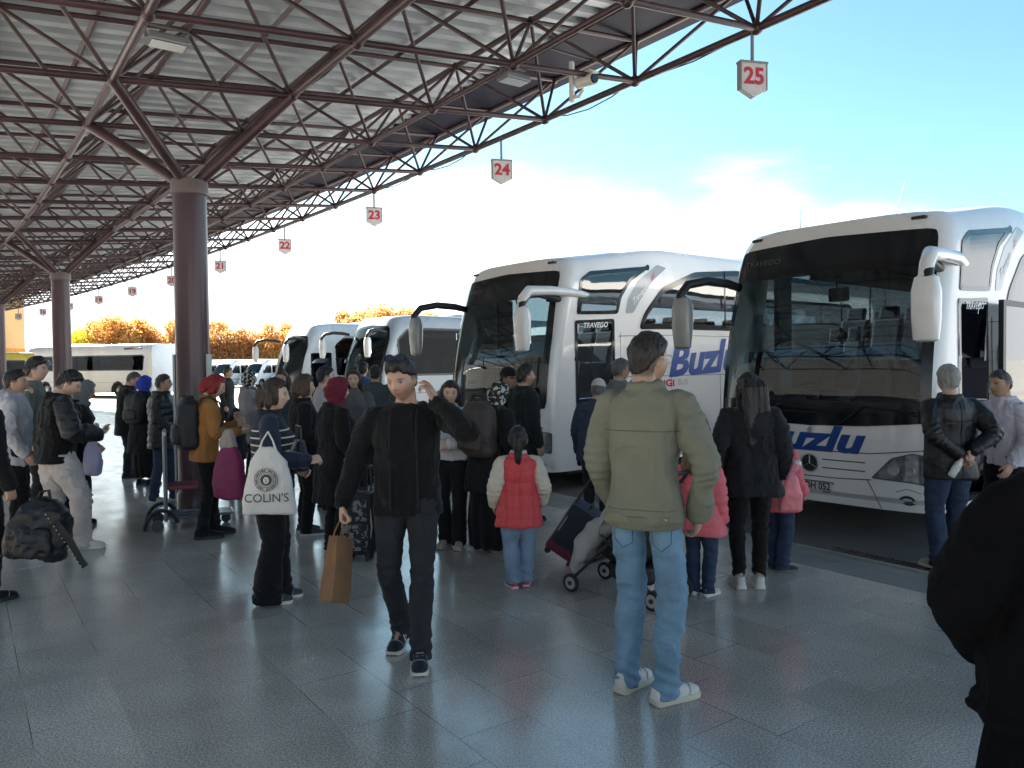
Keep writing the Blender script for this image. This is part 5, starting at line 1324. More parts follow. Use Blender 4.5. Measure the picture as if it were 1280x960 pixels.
def do_shoes(c, upper, sole, kind='sneaker', stripes=None, size=1.0, shaft=0.):
    k = c['k'] * size
    mu = cloth(upper, .6) if not isinstance(upper, bpy.types.Material) else upper; msl = cached(('sole', tuple(sole)), lambda: mat('shoe_sole', sole, .55))
    for a, kn, an, fd, ft in c['legs']:
        px = fd.cross(Vector((0, 0, 1))); base = Vector((an.x, an.y, 0)) ; pit = math.atan2(ft[3], .14 * k)
        def P(x, y, z):
            # pitch about the ball of the foot
            yb = .11 * k; dy = y - yb
            yy = yb + dy * math.cos(pit) + z * math.sin(pit) * 0; zz = z + (-dy) * math.sin(pit) if dy < 0 else z
            return base + fd * yy + px * x + Vector((0, 0, zz))
        secs = [(-.072, .022, .045), (-.062, .034, .075), (-.04, .038, .082), (-.01, .037, .085), (.03, .039, .078), (.07, .043, .064), (.11, .047, .052), (.15, .045, .042), (.175, .036, .034), (.19, .022, .024)]
        mb = MB(); rings = []
        for y, w_, h in secs:
            r = []
            for q in np.linspace(0, math.pi, 11): r.append(P(w_ * k * math.copysign(abs(math.cos(q)) ** .75, math.cos(q)), y * k, (.02 + (h) * math.sin(q) ** .9) * k))
            r += [P(-w_ * .6 * k, y * k, .017 * k), P(w_ * .6 * k, y * k, .017 * k)]
            rings.append(r)
        mb.rings(rings)
        if shaft: mb.path([P(0, -.02 * k, .05 * k), an + Vector((0, 0, shaft * .4)), an.lerp(kn, .25) + Vector((0, 0, shaft * .3))], [.05 * k, .052 * k, .058 * k], n=14)
        else: mb.path([P(0, -.022 * k, .05 * k), P(0, -.025 * k, .1 * k)], [.04 * k, .036 * k], n=14)
        sh = mb.build('shoe', mu, c['body'], True, 60)
        mb = MB(); rings = []
        for y, w_, h in secs:
            ww = (w_ + .005) * k; yy = (y + (.004 if y > .1 else (-.004 if y < -.05 else 0))) * k; hh = (.03 if y < 0 else .026) * k; lo = (.0 + (.008 if y > .18 else (.004 if y < -.065 else 0))) * k
            rings.append([P(-ww, yy, lo + .002), P(-ww * 1.02, yy, hh * .6), P(-ww * .97, yy, hh), P(ww * .97, yy, hh), P(ww * 1.02, yy, hh * .6), P(ww, yy, lo + .002)])
        mb.rings(rings); mb.build('sole', msl, sh, True, 50)
        if stripes:
            for sg in (-1, 1):
                for q in range(3):
                    mb = MB(); y0 = .0 + q * .026
                    mb.add([P(sg * .0405 * k + sg * .003, (y0) * k, .035 * k), P(sg * .041 * k + sg * .003, (y0 + .013) * k, .035 * k), P(sg * .033 * k + sg * .002, (y0 + .028) * k, .078 * k), P(sg * .033 * k + sg * .002, (y0 + .016) * k, .08 * k)], [(0, 1, 2, 3)]); mb.build('shoe_stripe', stripes, sh)
        if kind in ('laces', 'sneaker') and c['vox'] < .0068:
            ln = cached('shoe_trim', lambda: mat('shoe_trim', (.3, .3, .32), .6))
            for yy, ww, hh in ((.105, .047, .052), (-.045, .037, .081)):
                mb = MB(); mb.path([P(ww * k * 1.02 * math.copysign(abs(math.cos(q)) ** .75, math.cos(q)), (yy + .02 * math.sin(q)) * k, (.021 + hh * 1.0 * math.sin(q) ** .9) * k) for q in np.linspace(.15, math.pi - .15, 14)], .0022 * k, n=5); mb.build('shoe_seam', ln, sh, True)
        if kind == 'laces':
            for q in range(4):
                mb = MB(); yy = .04 + q * .02; zt = .02 + .078 - q * .011; mb.tube(P(-.022 * k, yy * k, zt * k), P(.022 * k, (yy + .006) * k, zt * k), .004 * k, n=5); mb.build('lace', cached('lace', lambda: mat('lace', (.22, .22, .23), .8)), sh)
def shellmesh(c, mask, thick, sink=.93, nz=0., seed=0, sq=None):
    """hair-like shell round the head: mask(P)->0..1 with P in head metres"""
    P = head_shape(SPH_U, c['fem']); w_ = mask(P)
    nrm = P / np.linalg.norm(P, axis=1)[:, None]
    # smooth out the face features under the shell
    S0 = SPH_U * np.array([.077, .099, .117]); q = P * (1 - w_[:, None]) * sink + w_[:, None] * (np.where(np.abs(P) > np.abs(S0), P, S0) + nrm * (thick if np.isscalar(thick) else thick(P)[:, None]))
    if nz: q = q + nrm * (nz * vnoise(P * 40, seed) * w_)[:, None]
    return [c['HM'] @ Vector(p) for p in q], SPH_F
def hairline(P, front=.066, temple=.03, ear=.0, back=-.075):
    y = P[:, 1]; x = np.abs(P[:, 0])
    zb = np.where(y > .03, front - (front - temple) * np.clip(x / .07, 0, 1) ** 2, np.where(y > -.02, ear + (temple - ear) * (y + .02) / .05, back + (ear - back) * np.clip((y + .07) / .05, 0, 1)))
    zb = zb + .007 * vnoise(P * 90, 5) + .005 * vnoise(P * 35, 8)
    return sst(P[:, 2] - zb, -.006, .008)
def do_hair(c, hair):
    kind, col = hair[0], hair[1]; m = hair_mat(col); HM = c['HM']; vx = max(.006, c['vox'] * .8); seed = c['seed']; h = lambda x, y, z: HM @ Vector((x, y, z)); hk = c['hk']; name = 'hair'
    col2 = hair[2] if len(hair) > 2 else None
    mb = MB(); nzf = foldf(.004 * hk, (60, 60, 18), seed)
    if kind == 'bald':
        V_, F_ = shellmesh(c, lambda P: hairline(P, .2, .09, .0, -.07) * (P[:, 2] < .045) * sst(.055 - P[:, 2], 0, .015), .004); mb.add(V_, F_); V, F, LT = remesh(mb, .006, 0)
        mesh_np('hair', V, F, LT, m, c['body']); return
    if kind in ('short', 'buzz', 'quiff', 'thin'):
        th = {'short': .013, 'buzz': .005, 'quiff': .015, 'thin': .006}[kind]
        if kind == 'quiff': tf = lambda P: .009 + .018 * sst(P[:, 2], .04, .1) * sst(P[:, 1], -.1, .06)
        elif kind == 'short': tf = lambda P: .005 + .013 * sst(P[:, 2], -.02, .07)
        else: tf = lambda P: np.full(len(P), th)
        V_, F_ = shellmesh(c, lambda P: hairline(P, .068 if kind != 'thin' else .08, .04 if kind != 'thin' else .06), tf, .93, .004, seed); mb.add(V_, F_)
    elif kind in ('long', 'bob', 'pony', 'curly', 'ponylow', 'bun'):
        V_, F_ = shellmesh(c, lambda P: np.maximum(hairline(P, .072, .045, .0, -.09), (np.abs(P[:, 0]) > .05) * (P[:, 1] < .035) * (P[:, 2] > -.09) * (.0 if kind in ('pony', 'ponylow', 'bun') else 1.0)), .012 if kind != 'curly' else .024, .92, .004 if kind != 'curly' else .012, seed); mb.add(V_, F_)
        L_ = hair[3] if len(hair) > 3 else .35
        if kind == 'long':
            for sx_ in (-.05, -.02, .02, .05):
                mb.path([h(sx_, -.05, .06), h(sx_ * 1.3, -.098, -.0), h(sx_ * 1.35, -.105, -.08), h(sx_ * 1.5, -.125, -.08 - L_ * .5), h(sx_ * 1.25, -.13, -.08 - L_ * .8), h(sx_ * .7, -.12, -.09 - L_)], [.035 * hk, .042 * hk, .042 * hk, .038 * hk, .03 * hk, .01 * hk], n=12)
            for sg in (-1, 1): mb.path([h(sg * .055, .02, .06), h(sg * .082, .015, .0), h(sg * .088, -.01, -.07), h(sg * .095, -.03, -.1 - L_ * .35), h(sg * .09, -.04, -.1 - L_ * .6)], [.015 * hk, .02 * hk, .026 * hk, .026 * hk, .01 * hk], n=10)
        if kind in ('bob', 'curly'):
            for sg in (-1, 1): mb.path([h(sg * .05, -.03, .07), h(sg * .08, -.02, .0), h(sg * .082, -.025, -.07), h(sg * .07, -.03, -.1)], [.02 * hk, .028 * hk, .032 * hk, .018 * hk], n=12)
            mb.path([h(0, -.08, .04), h(0, -.095, -.04), h(0, -.08, -.1)], [.05 * hk, .06 * hk, .04 * hk], n=14)
        if kind in ('pony', 'ponylow'):
            z0 = .06 if kind == 'pony' else .0
            mb.path([h(0, -.09, z0), h(0, -.125, z0 + .01), h(0, -.15, z0 - .04), h(.005, -.15, z0 - .12), h(.0, -.14, z0 - .1 - L_ * .6), h(-.005, -.13, z0 - .1 - L_)], [.02 * hk, .018 * hk, .034 * hk, .036 * hk, .028 * hk, .006 * hk], n=12)
        if kind == 'bun': mb.ell(h(0, -.115, .03), .045 * hk, .04 * hk, .045 * hk)
    elif kind in ('scarf', 'scarfloose'):
        name = 'headscarf'; m = col2 or cloth(col, .8)
        def mk_(P):
            f = ((P[:, 0] / .056) ** 2 + ((P[:, 2] + .012) / .082) ** 2) ** .5; return np.where(P[:, 1] > .0, sst(f, .92, 1.12), 1.0)
        V_, F_ = shellmesh(c, mk_, .016, .9, .0, seed); mb.add(V_, F_)
        up = c['up']; k = c['k']
        mb.path([h(0, -.02, -.06), h(0, -.01, -.11), up(.845, 0, -.005), up(.815, 0, 0.0)], [.082 * hk, .078 * hk, .088 * k, .125 * k], n=20)
        mb.ell(up(.83, 0, .02), .12 * k, .1 * k, .05 * k); mb.ell(h(0, -.09, -.02), .06 * hk, .04 * hk, .07 * hk)
        nzf = foldf(.007 * hk, (22, 22, 30), seed)
    elif kind == 'cap':
        V_, F_ = shellmesh(c, lambda P: hairline(P, .066, .03, .0, -.07), .006, .93, .003, seed); mb.add(V_, F_)
        V, F, LT = remesh(mb, vx, 1, nzf); mesh_np('hair', V, F, LT, m, c['body'])
        mb = MB(); V_, F_ = shellmesh(c, lambda P: sst(P[:, 2], .028, .036), lambda P: .014 + .012 * sst(P[:, 2], .03, .09), .9); mb.add(V_, F_)
        M_ = HM @ Matrix.Translation((0, .07, .034)) @ Matrix.Rotation(R(-8), 4, 'X')
        rings = [[M_ @ Vector((math.cos(q) * (.078 * (1 - .12 * t)), math.sin(q) * .02 + t * .075 * (1), -.006 * t + (.004 if s_ else -.002) - .012 * math.cos(q) ** 2 * 1)) for q in np.linspace(0, 2 * math.pi, 21)[:-1]] for t, s_ in ((0, 0), (.5, 0), (1, 0), (1, 1), (.5, 1), (0, 1))]
        mb2 = MB(); 
        pts = []
        for s_ in (-.003, .003):
            for q in np.linspace(0, math.pi, 15): pts.append(M_ @ Vector((math.cos(q) * .074, math.sin(q) * .085, s_ - .018 * math.cos(q) ** 2)))
        n = 15; mb2.add(pts, [tuple(range(n)), tuple(reversed(range(n, 2 * n)))] + [(i, n + i, n + (i + 1) % n, (i + 1) % n) for i in range(n)])
        V, F, LT = remesh(mb, vx, 2); o = mesh_np('cap', V, F, LT, col2, c['body']); mb2.build('cap_brim', col2, o, True, 40); return
    elif kind == 'hood':
        name = 'hood'; m = col2 or cloth(col)
        V_, F_ = shellmesh(c, lambda P: np.where(P[:, 1] > .02, sst(((P[:, 0] / .06) ** 2 + ((P[:, 2]) / .09) ** 2) ** .5, .95, 1.1), 1.0), .024, .9); mb.add(V_, F_)
    if not mb.V: return
    V, F, LT = remesh(mb, vx, 1, nzf); mesh_np(name, V, F, LT, m, c['body'])

from mathutils.bvhtree import BVHTree
def seams(o, name, lines, m, d=(0, 1, 0), r=.0022, n=14, off=.0012, start=1.0):
    """thin stitched lines laid on the cloth: lines of (x, z) in local axes, found by casting along d"""
    me = o.data; T_ = BVHTree.FromPolygons([v.co.copy() for v in me.vertices], [tuple(p.vertices) for p in me.polygons]); d = Vector(d).normalized()
    for ln in lines:
        P_ = []
        for i in range(len(ln) - 1):
            for k in range(n): P_.append(Vector(ln[i]).lerp(Vector(ln[i + 1]), k / n))
        P_.append(Vector(ln[-1])); pts = []
        sx = Vector((0, 0, 1)).cross(d) * -1
        for p in P_:
            org = Vector((p.x if abs(d.y) > .5 else 0, 0 if abs(d.y) > .5 else p.x, p.y)) - d * start
            h = T_.ray_cast(org, d, 2.5)
            if h[0] is not None: pts.append(h[0] - d * off)
        if len(pts) > 2:
            mb = MB(); mb.path(pts, r, n=5); mb.build(name, m, o, True)
# ------------------------------------------------------------------ the cast
BLK = (.0045, .0047, .0055); NAVY = (.012, .018, .035); DK = (.02, .021, .024)
C_black = cloth(BLK); M_lea = mat('black_leather', (.006, .006, .007), .5, bump=.3, bscale=90, var=.2, vscale=6, spec=.5); M_puff = mat('black_puffer', (.007, .0072, .008), .5, bump=.2, bscale=60, var=.15)
def denim(col, name='denim'):
    m, nt, b = nm(name); b.inputs['Roughness'].default_value = .88
    tc = N(nt, 'ShaderNodeTexCoord'); n = N(nt, 'ShaderNodeTexNoise'); n.inputs['Scale'].default_value = 7; n.inputs['Detail'].default_value = 8; nt.links.new(tc.outputs['Object'], n.inputs['Vector'])
    r = N(nt, 'ShaderNodeValToRGB'); e = r.color_ramp.elements; e[0].position = .3; e[0].color = (*[c * .8 for c in col], 1); e[1].position = .72; e[1].color = (*[min(1, c * 1.25) for c in col], 1)
    nt.links.new(n.outputs[0], r.inputs[0]); nt.links.new(r.outputs[0], b.inputs['Base Color'])
    w_ = N(nt, 'ShaderNodeTexNoise'); w_.inputs['Scale'].default_value = 260; nt.links.new(tc.outputs['Object'], w_.inputs['Vector'])
    bp = N(nt, 'ShaderNodeBump'); bp.inputs['Strength'].default_value = .5; bp.inputs['Distance'].default_value = .004; nt.links.new(w_.outputs[0], bp.inputs['Height']); nt.links.new(bp.outputs[0], b.inputs['Normal'])
    return m
D_light = denim((.15, .26, .37), 'light_denim'); D_dark = denim((.02, .035, .075), 'dark_denim'); D_charcoal = denim((.014, .016, .02), 'charcoal_denim'); D_kid = denim((.17, .25, .36), 'faded_denim')
def wp(c, p): return c['body'].matrix_basis @ Vector(p)
def P(label, x, d, yaw, **kw): 
    # stand the figure on the platform (or the lot) at that spot
    z = kw.pop('z', 0); return person(label, at(x, d, z), yaw, **kw)
DEF = {'to': (.06, .06, -.535)}
WH = (.62, .61, .58); SOLE_W = (.65, .63, .58); SOLE_B = (.012, .012, .012)
def glasses(c, m, z=.008, y=.1, r=.021, dark=None, tilt=0):
    HM = c['HM']; g = MB()
    M_ = HM @ Matrix.Translation((0, 0, z)) @ Matrix.Rotation(R(tilt), 4, 'X')
    for sg in (-1, 1):
        g.path([M_ @ Vector((sg * .031 + r * 1.15 * math.cos(t), y - .004 * abs(math.cos(t)), r * .85 * math.sin(t))) for t in np.linspace(0, 2 * math.pi, 19)], .0018, n=5)
        g.path([M_ @ Vector((sg * .055, y - .006, .005)), M_ @ Vector((sg * .076, y - .025, .006)), M_ @ Vector((sg * .083, -.01, .004))], .0018, n=5)
    g.tube(M_ @ Vector((-.008, y + .002, .003)), M_ @ Vector((.008, y + .002, .003)), .0018, n=5)
    o = g.build('spectacles', m, c['body'], True)
    if dark:
        for sg in (-1, 1):
            g = MB(); g.prism([(sg * .031 + r * 1.15 * math.cos(t), r * .85 * math.sin(t)) for t in np.linspace(0, 2 * math.pi, 19)[:-1]], .002, lambda a, b_, t: M_ @ Vector((a, y - .002 - t, b_))); g.build('lens', dark, o)
M_gold = mat('thin_metal', (.4, .38, .35), .3, metal=1.0); M_shade = mat('sunglass_lens', (.01, .01, .012), .05, spec=.7)

# --- the man walking towards us
def olive_seams(c):
    H = c['H']; tr = [o for o in c['body'].children if o.name.startswith('trousers')][0]; dk = cloth((.07, .12, .17)); zz = lambda f: f * H
    px = []
    for s_ in (-1, 1):
        x0 = s_ * .052; x1 = s_ * .15; px.append([(x0, zz(.487)), (x1, zz(.49)), (x1 * .98, zz(.435)), ((x0 + x1) / 2, zz(.412)), (x0, zz(.428)), (x0, zz(.487))]); px.append([(0, zz(.485)), (x1 * 1.05, zz(.5))])
    px.append([(0, zz(.5)), (0, zz(.43))]); seams(tr, 'pocket_seam', px, dk)
    oc = cloth((.12, .12, .085)); seams(c['top'], 'yoke_seam', [[(-.19, zz(.735)), (.19, zz(.735))], [(-.17, zz(.525)), (.17, zz(.525))]], oc, r=.0025)
def zipper(c):
    # open jacket: two front panels' edges and a paler zip
    up = c['up']
    for sg in (-1, 1):
        mb = MB(); pts = [up(f, sg * (.075 + .01 * (.83 - f)), .128 * 1.02 + y) for f, y in ((.50, .0), (.58, -.004), (.66, .002), (.74, .012), (.79, -.012), (.825, -.05))]
        mb.path(pts, [.006] * 6, n=6); mb.build('jacket_edge', cloth((.008, .0085, .0095), .6), c['top'], True)
man = P('man in open black jacket and charcoal jeans walking towards us with a paper bag', 508, 4.5, 178, H=1.765, bulk=1.07, skin='m', lean=2, head=(-14, -14, 3), feet=((-.085, .15, 6, 0), (.075, -.15, -8, .045)),
    arms=[{'to': (-.0, .13, .07), 'pole': (.75, .42, -.62), 'dir': (-.45, -.1, .85), 'palm': (-.75, -.35, -.35), 'curl': [.4, .25, .35, .6, .75]}, {'to': (.17, .06, -.51), 'dir': (.05, .05, -1), 'palm': (-1, .1, 0), 'curl': [.8, 1.0, 1.05, 1.1, 1.1]}],
    hair=('quiff', (.02, .016, .014)), beard=.32, vox=.0052, seed=1,
    top=dict(mat=C_black, hem=.475, ease=.016, fold=.010, slv=(.072, .066, .047), collar=None, name='jacket', neck=.845),
    bottom=dict(mat=D_charcoal, wide=.98, hemw=.062), shoes=((.012, .016, .03), (.6, .58, .52), 'laces', cloth((.62, .6, .55), .6)), extra=zipper)
glasses(man, M_blackp, z=.098, y=.062, r=.026, dark=M_shade, tilt=38)
# --- man in the olive jacket
def olive(c):
    olive_seams(c)
    # side adjusters, back pocket seams, belt loops
    up = c['up']; k = c['k']
    mb = MB(); 
    for x in (.13,): mb.bbox(x - .03, x + .03, -.142, -.132, 0, .022, .004, Matrix.Translation(up(.505) - Vector((0, 0, .01))))
    mb.build('hem_tab', cloth((.22, .22, .16)), c['top'])
    mb = MB(); p = up(.505, .13, -.143); mb.ell(p, .007, .004, .007); mb.build('hem_button', M_gold, c['top'], True)
olv = P('tall man seen from behind in an olive jacket and light blue jeans', 806, 3.9, -24, H=1.86, bulk=.9, skin='m', lean=1, twist=0, head=(-34, -3, 0), feet=((-.105, .03, -20, 0), (.1, -.04, -38, 0)),
    arms=[{'to': (.01, .16, -.5), 'pole': (.5, -.8, 0), 'curl': [.5, .8, .9, .9, .9]}, {'to': (.06, .06, -.52), 'pole': (.8, -.7, 0), 'curl': [.3, .5, .55, .6, .65]}],
    hair=('short', (.02, .016, .014)), beard=.5, vox=.0055, seed=2,
    top=dict(mat=mat('olive_cotton', (.19, .19, .14), .8, bump=.3, bscale=200, var=.1, vscale=5), hem=.49, ease=.024, fold=.019, fq=(5.5, 5.5, 3.4), slv=(.07, .064, .05), shoulder=.98, collar=(.045, .074), cinch=.002, flare=0, band=cloth((.178, .178, .13))),
    bottom=dict(mat=D_light, wide=1.0, hemw=.06, fold=.008), shoes=(WH, (.58, .54, .44), 'laces'), extra=olive)
glasses(olv, M_gold)
mb = MB()
# --- leather jacket man by the open coach door
lea = P('grey-haired man in black leather jacket, hands clasped behind his back holding a bottle', 1187, 6.55, 8, H=1.75, z=LOT_Z + .035, bulk=1.08, skin='l', head=(-12, 2, 0), feet=((-.09, 0, 10, 0), (.11, .05, -12, 0)),
    arms=[{'to': (-.15, -.16, -.4), 'pole': (1, -.25, 0), 'dir': (-.5, -.15, -.8), 'palm': (0, -1, .1), 'curl': .7}, {'to': (-.13, -.19, -.37), 'pole': (1, -.25, 0), 'dir': (-.5, -.1, -.8), 'palm': (0, -1, .1), 'curl': .7}],
    hair=('short', (.28, .27, .26)), vox=.0065, seed=3, top=dict(mat=M_lea, hem=.45, ease=.03, fold=.01, fq=(7, 7, 5), slv=(.078, .07, .052), collar=(.04, .07)),
    bottom=dict(mat=D_dark, wide=1.12, hemw=.075), shoes=((.3, .28, .2), (.5, .48, .36)))
# --- driver in white shirt
H_ = 1.75; seams(lea['top'], 'panel_seam', [[(0, .82 * H_), (0, .46 * H_)], [(-.18, .735 * H_), (0, .725 * H_), (.18, .735 * H_)], [(-.17, .56 * H_), (.17, .56 * H_)]], cloth((.004, .004, .005)), r=.003)
def tie(c):
    up = c['up']; mb = MB(); L = [up(.80, 0, .1), up(.74, 0, .135), up(.66, 0, .135), up(.585, 0, .135)]
    for p, q, w0, w1 in ((L[0], L[1], .018, .028), (L[1], L[2], .028, .036), (L[2], L[3], .036, .045)):
        mb.add([p + Vector((-w0, 0, 0)), p + Vector((w0, 0, 0)), q + Vector((w1, 0, 0)), q + Vector((-w1, 0, 0)), p + Vector((-w0, -.008, 0)), p + Vector((w0, -.008, 0)), q + Vector((w1, -.008, 0)), q + Vector((-w1, -.008, 0))], [(0, 1, 2, 3), (7, 6, 5, 4), (0, 3, 7, 4), (1, 5, 6, 2)])
    mb.build('tie', cloth((.015, .015, .02)), c['top'])
drv = P('balding man in white shirt and dark tie facing the man in leather', 1258, 7.0, 96, H=1.74, z=LOT_Z, bulk=1.1, skin='m', head=(12, -4, 0), lean=3, hair=('buzz', (.06, .05, .05)), vox=.0075, seed=4,
    arms=[dict(DEF, to=(.07, .14, -.5)), dict(DEF)], top=dict(col=(.6, .57, .66), hem=.5, ease=.024, fold=.012, slv=(.068, .06, .045), collar=(.035, .064), name='shirt'),
    bottom=dict(col=BLK, wide=1.1), shoes=(BLK, SOLE_B), extra=tie)
# --- big dark coat at the right edge
dark = P('person in a long black hooded coat filling the lower right corner', 1352, 1.85, -12, H=1.66, bulk=1.2, roll=11, head=(-10, 0, 0), hair=('short', BLK), vox=.009, seed=5, lean=0,
    arms=[{'to': (.05, .16, -.43), 'pole': (.9, -.55, 0), 'curl': .6}, dict(DEF)], top=dict(mat=mat('black_coat', (.004, .004, .005), .95, var=.2, spec=.1), hem=.5, ease=.035, fold=.012, slv=(.095, .088, .075), hood=True, flare=.02, shoulder=1.05), bottom=dict(kind='skirt', mat=mat('black_wool', (.0035, .0035, .0045), .95, spec=.1), waist=.56, hem=.1, flare=.04), shoes=(BLK, SOLE_B))
# --- dark woman with long hair
wom = P('woman with long dark hair and black jacket seen from behind, white trainers', 937, 5.77, -4, H=1.63, sex='f', bulk=1.12, head=(18, 0, 0), hair=('long', (.016, .01, .008), None, .42), vox=.0065, seed=6, feet=((-.085, 0, 6, 0), (.075, .01, -6, 0)),
    arms=[{'to': (.1, .03, -.5), 'curl': .5}, {'to': (.1, .08, -.5), 'curl': .6}], top=dict(mat=cloth((.011, .012, .015), .8), hem=.44, ease=.03, fold=.015, slv=(.078, .066, .05), flare=.03), bottom=dict(col=BLK, wide=.95, hem=.11, hemw=.058), shoes=((.6, .57, .56), SOLE_W, 'laces'))
# --- girl in pink coat
CORAL = (.6, .06, .07); PINK = (.62, .12, .15)
girl = P('small girl in a pink padded coat beside the olive jacket man', 874, 5.6, -30, H=1.14, sex='f', hs=1.24, bulk=1.12, head=(-20, -5, 0), hair=('long', (.13, .07, .035), None, .16), vox=.006, seed=7, feet=((-.07, 0, 6, 0), (.09, .0, -22, 0)),
    arms=[dict(DEF), dict(DEF)], top=dict(mat=mat('pink_padded', PINK, .6, bump=.15, var=.06), hem=.4, ease=.04, fold=.008, slv=(.1, .09, .07), flare=.05, puff=(.075, .01), hood=True), bottom=dict(mat=D_dark, wide=1.15, hemw=.075, hem=.04), shoes=((.6, .58, .56), SOLE_W))
kid2 = P('child in a coral coat half hidden behind the long-haired woman', 972, 6.25, -50, H=1.2, sex='f', hs=1.2, bulk=1.05, hair=('pony', (.05, .03, .02)), vox=.008, seed=8, feet=((-.07, .04, -20, 0), (.07, -.02, -30, 0)),
    arms=[dict(DEF), {'to': (.1, .1, -.45)}], top=dict(mat=mat('coral_coat', PINK, .65, var=.08), hem=.42, ease=.035, fold=.012, slv=(.095, .085, .066), flare=.04), bottom=dict(mat=D_dark, wide=1.2, hemw=.08), shoes=((.02, .022, .022), (.1, .1, .1)))
# --- little girl in the quilted vest
def vest(c):
    do_top(c, mat=mat('coral_vest', CORAL, .6, bump=.12, var=.08), hem=.4, ease=.038, fold=.012, fq=(16, 16, 5), sleeves=False, name='quilted_vest', flare=.02, cinch=0, puff=(.09, .008))
vk = P('small girl in coral quilted vest and pale jeans with a dark ponytail', 647, 5.86, 4, H=1.2, sex='f', hs=1.22, bulk=1.1, head=(-6, 2, 0), hair=('pony', (.013, .009, .009), None, .22), vox=.0058, seed=9, feet=((-.075, -.04, 18, 0), (.075, .03, -8, 0)),
    arms=[{'to': (.1, .06, -.48), 'nohand': False}, {'to': (.1, .1, -.46)}], top=dict(mat=mat('cream_fleece', (.6, .55, .46), .95, bump=1.0, bscale=60, var=.12), hem=.46, ease=.02, fold=.008, slv=(.095, .085, .068), collar=(.05, .088), name='fleece_top'),
    bottom=dict(mat=D_kid, wide=1.35, hemw=.085, hem=.06), shoes=((.42, .05, .12), (.6, .45, .48)), extra=vest)
# --- woman with the tote, striped top
def stripes():
    m, nt, b = nm('striped_knit'); b.inputs['Roughness'].default_value = .9
    tc = N(nt, 'ShaderNodeTexCoord'); s_ = N(nt, 'ShaderNodeSeparateXYZ'); nt.links.new(tc.outputs['Object'], s_.inputs[0])
    a = N(nt, 'ShaderNodeMath', operation='MULTIPLY'); a.inputs[1].default_value = 1 / .052; nt.links.new(s_.outputs['Z'], a.inputs[0])
    f_ = N(nt, 'ShaderNodeMath', operation='FRACT'); nt.links.new(a.outputs[0], f_.inputs[0])
    g = N(nt, 'ShaderNodeMath', operation='LESS_THAN'); g.inputs[1].default_value = .2; nt.links.new(f_.outputs[0], g.inputs[0])
    h_ = N(nt, 'ShaderNodeMath', operation='LESS_THAN'); h_.inputs[1].default_value = 1.27; nt.links.new(s_.outputs['Z'], h_.inputs[0])
    q = N(nt, 'ShaderNodeMath', operation='MULTIPLY'); nt.links.new(g.outputs[0], q.inputs[0]); nt.links.new(h_.outputs[0], q.inputs[1])
    m_ = N(nt, 'ShaderNodeMixRGB'); m_.inputs[1].default_value = (.012, .014, .022, 1); m_.inputs[2].default_value = (.5, .48, .46, 1); nt.links.new(q.outputs[0], m_.inputs[0]); nt.links.new(m_.outputs[0], b.inputs['Base Color'])
    return m
tote_w = P('woman with chin-length brown hair in a striped navy top, seen from the side', 334, 5.55, -72, H=1.63, sex='f', bulk=1.12, skin='l', head=(-12, -4, 0), hair=('bob', (.035, .02, .014)), vox=.0062, seed=10, lean=2, feet=((-.07, .05, 0, 0), (.07, -.03, -4, 0)),
    arms=[{'to': (.05, .2, -.4), 'curl': .6}, {'to': (.05, .27, -.3), 'pole': (.3, -1, -.3), 'dir': (-.2, 1, .2), 'palm': (-.6, 0, -.6), 'curl': .9}], top=dict(mat=stripes(), sleeve_mat=cloth((.014, .02, .045), .7), hem=.47, ease=.02, fold=.01, slv=(.075, .064, .05), name='striped_top'),
    bottom=dict(col=(.0045, .0047, .0055), wide=1.32, hemw=.115, hem=.02, fold=.006), shoes=((.05, .05, .05), (.6, .58, .53)))
# --- red-haired woman with rucksack
red = P('red-haired woman in a mustard jumper carrying a black rucksack', 256, 7.7, -62, H=1.66, sex='f', bulk=1.08, skin='l', lean=3, head=(0, -22, 0), hair=('bob', (.22, .012, .015)), vox=.0075, seed=11, feet=((-.07, .08, 0, 0), (.07, -.06, -8, 0)),
    arms=[{'to': (0, .3, -.25), 'pole': (.4, -.6, -1), 'dir': (-.2, 1, .3), 'palm': (-.5, -.2, .4), 'curl': .7}, {'to': (.0, .3, -.3), 'pole': (.4, -.6, -1), 'dir': (-.2, 1, .2), 'palm': (-.5, -.2, .4), 'curl': .7}], top=dict(col=(.3, .14, .04), hem=.47, ease=.02, fold=.01, slv=(.074, .064, .045), name='jumper'),
    bottom=dict(col=BLK, wide=.9, hemw=.06), shoes=(BLK, SOLE_B, 'boot', None, 1.1, .12))
# --- left cluster
lb = P('young man in black bomber jacket and cream trousers looking down', 68, 7.25, -48, H=1.76, bulk=1.15, skin='l', lean=4, head=(-20, -28, 0), hair=('short', (.014, .011, .01)), vox=.0068, seed=12, feet=((-.15, -.15, 10, 0), (.15, .17, -30, 0)), hip_drop=.035,
    arms=[{'to': (0, .28, -.3), 'pole': (.6, -.6, -.8), 'dir': (-.4, .9, .2), 'palm': (-.4, 0, .8), 'curl': .7}, {'to': (.02, .28, -.3), 'pole': (.8, -.7, -.6), 'dir': (-.4, .9, .2), 'palm': (-.4, 0, .8), 'curl': .7}],
    top=dict(mat=C_black, sleeve_mat=M_lea, hem=.49, ease=.035, fold=.014, slv=(.09, .088, .062), collar=(.03, .068), cinch=.003, band=C_black), bottom=dict(col=(.5, .455, .44), wide=1.3, hemw=.08, fold=.011), shoes=((.62, .6, .6), SOLE_W, 'laces'))
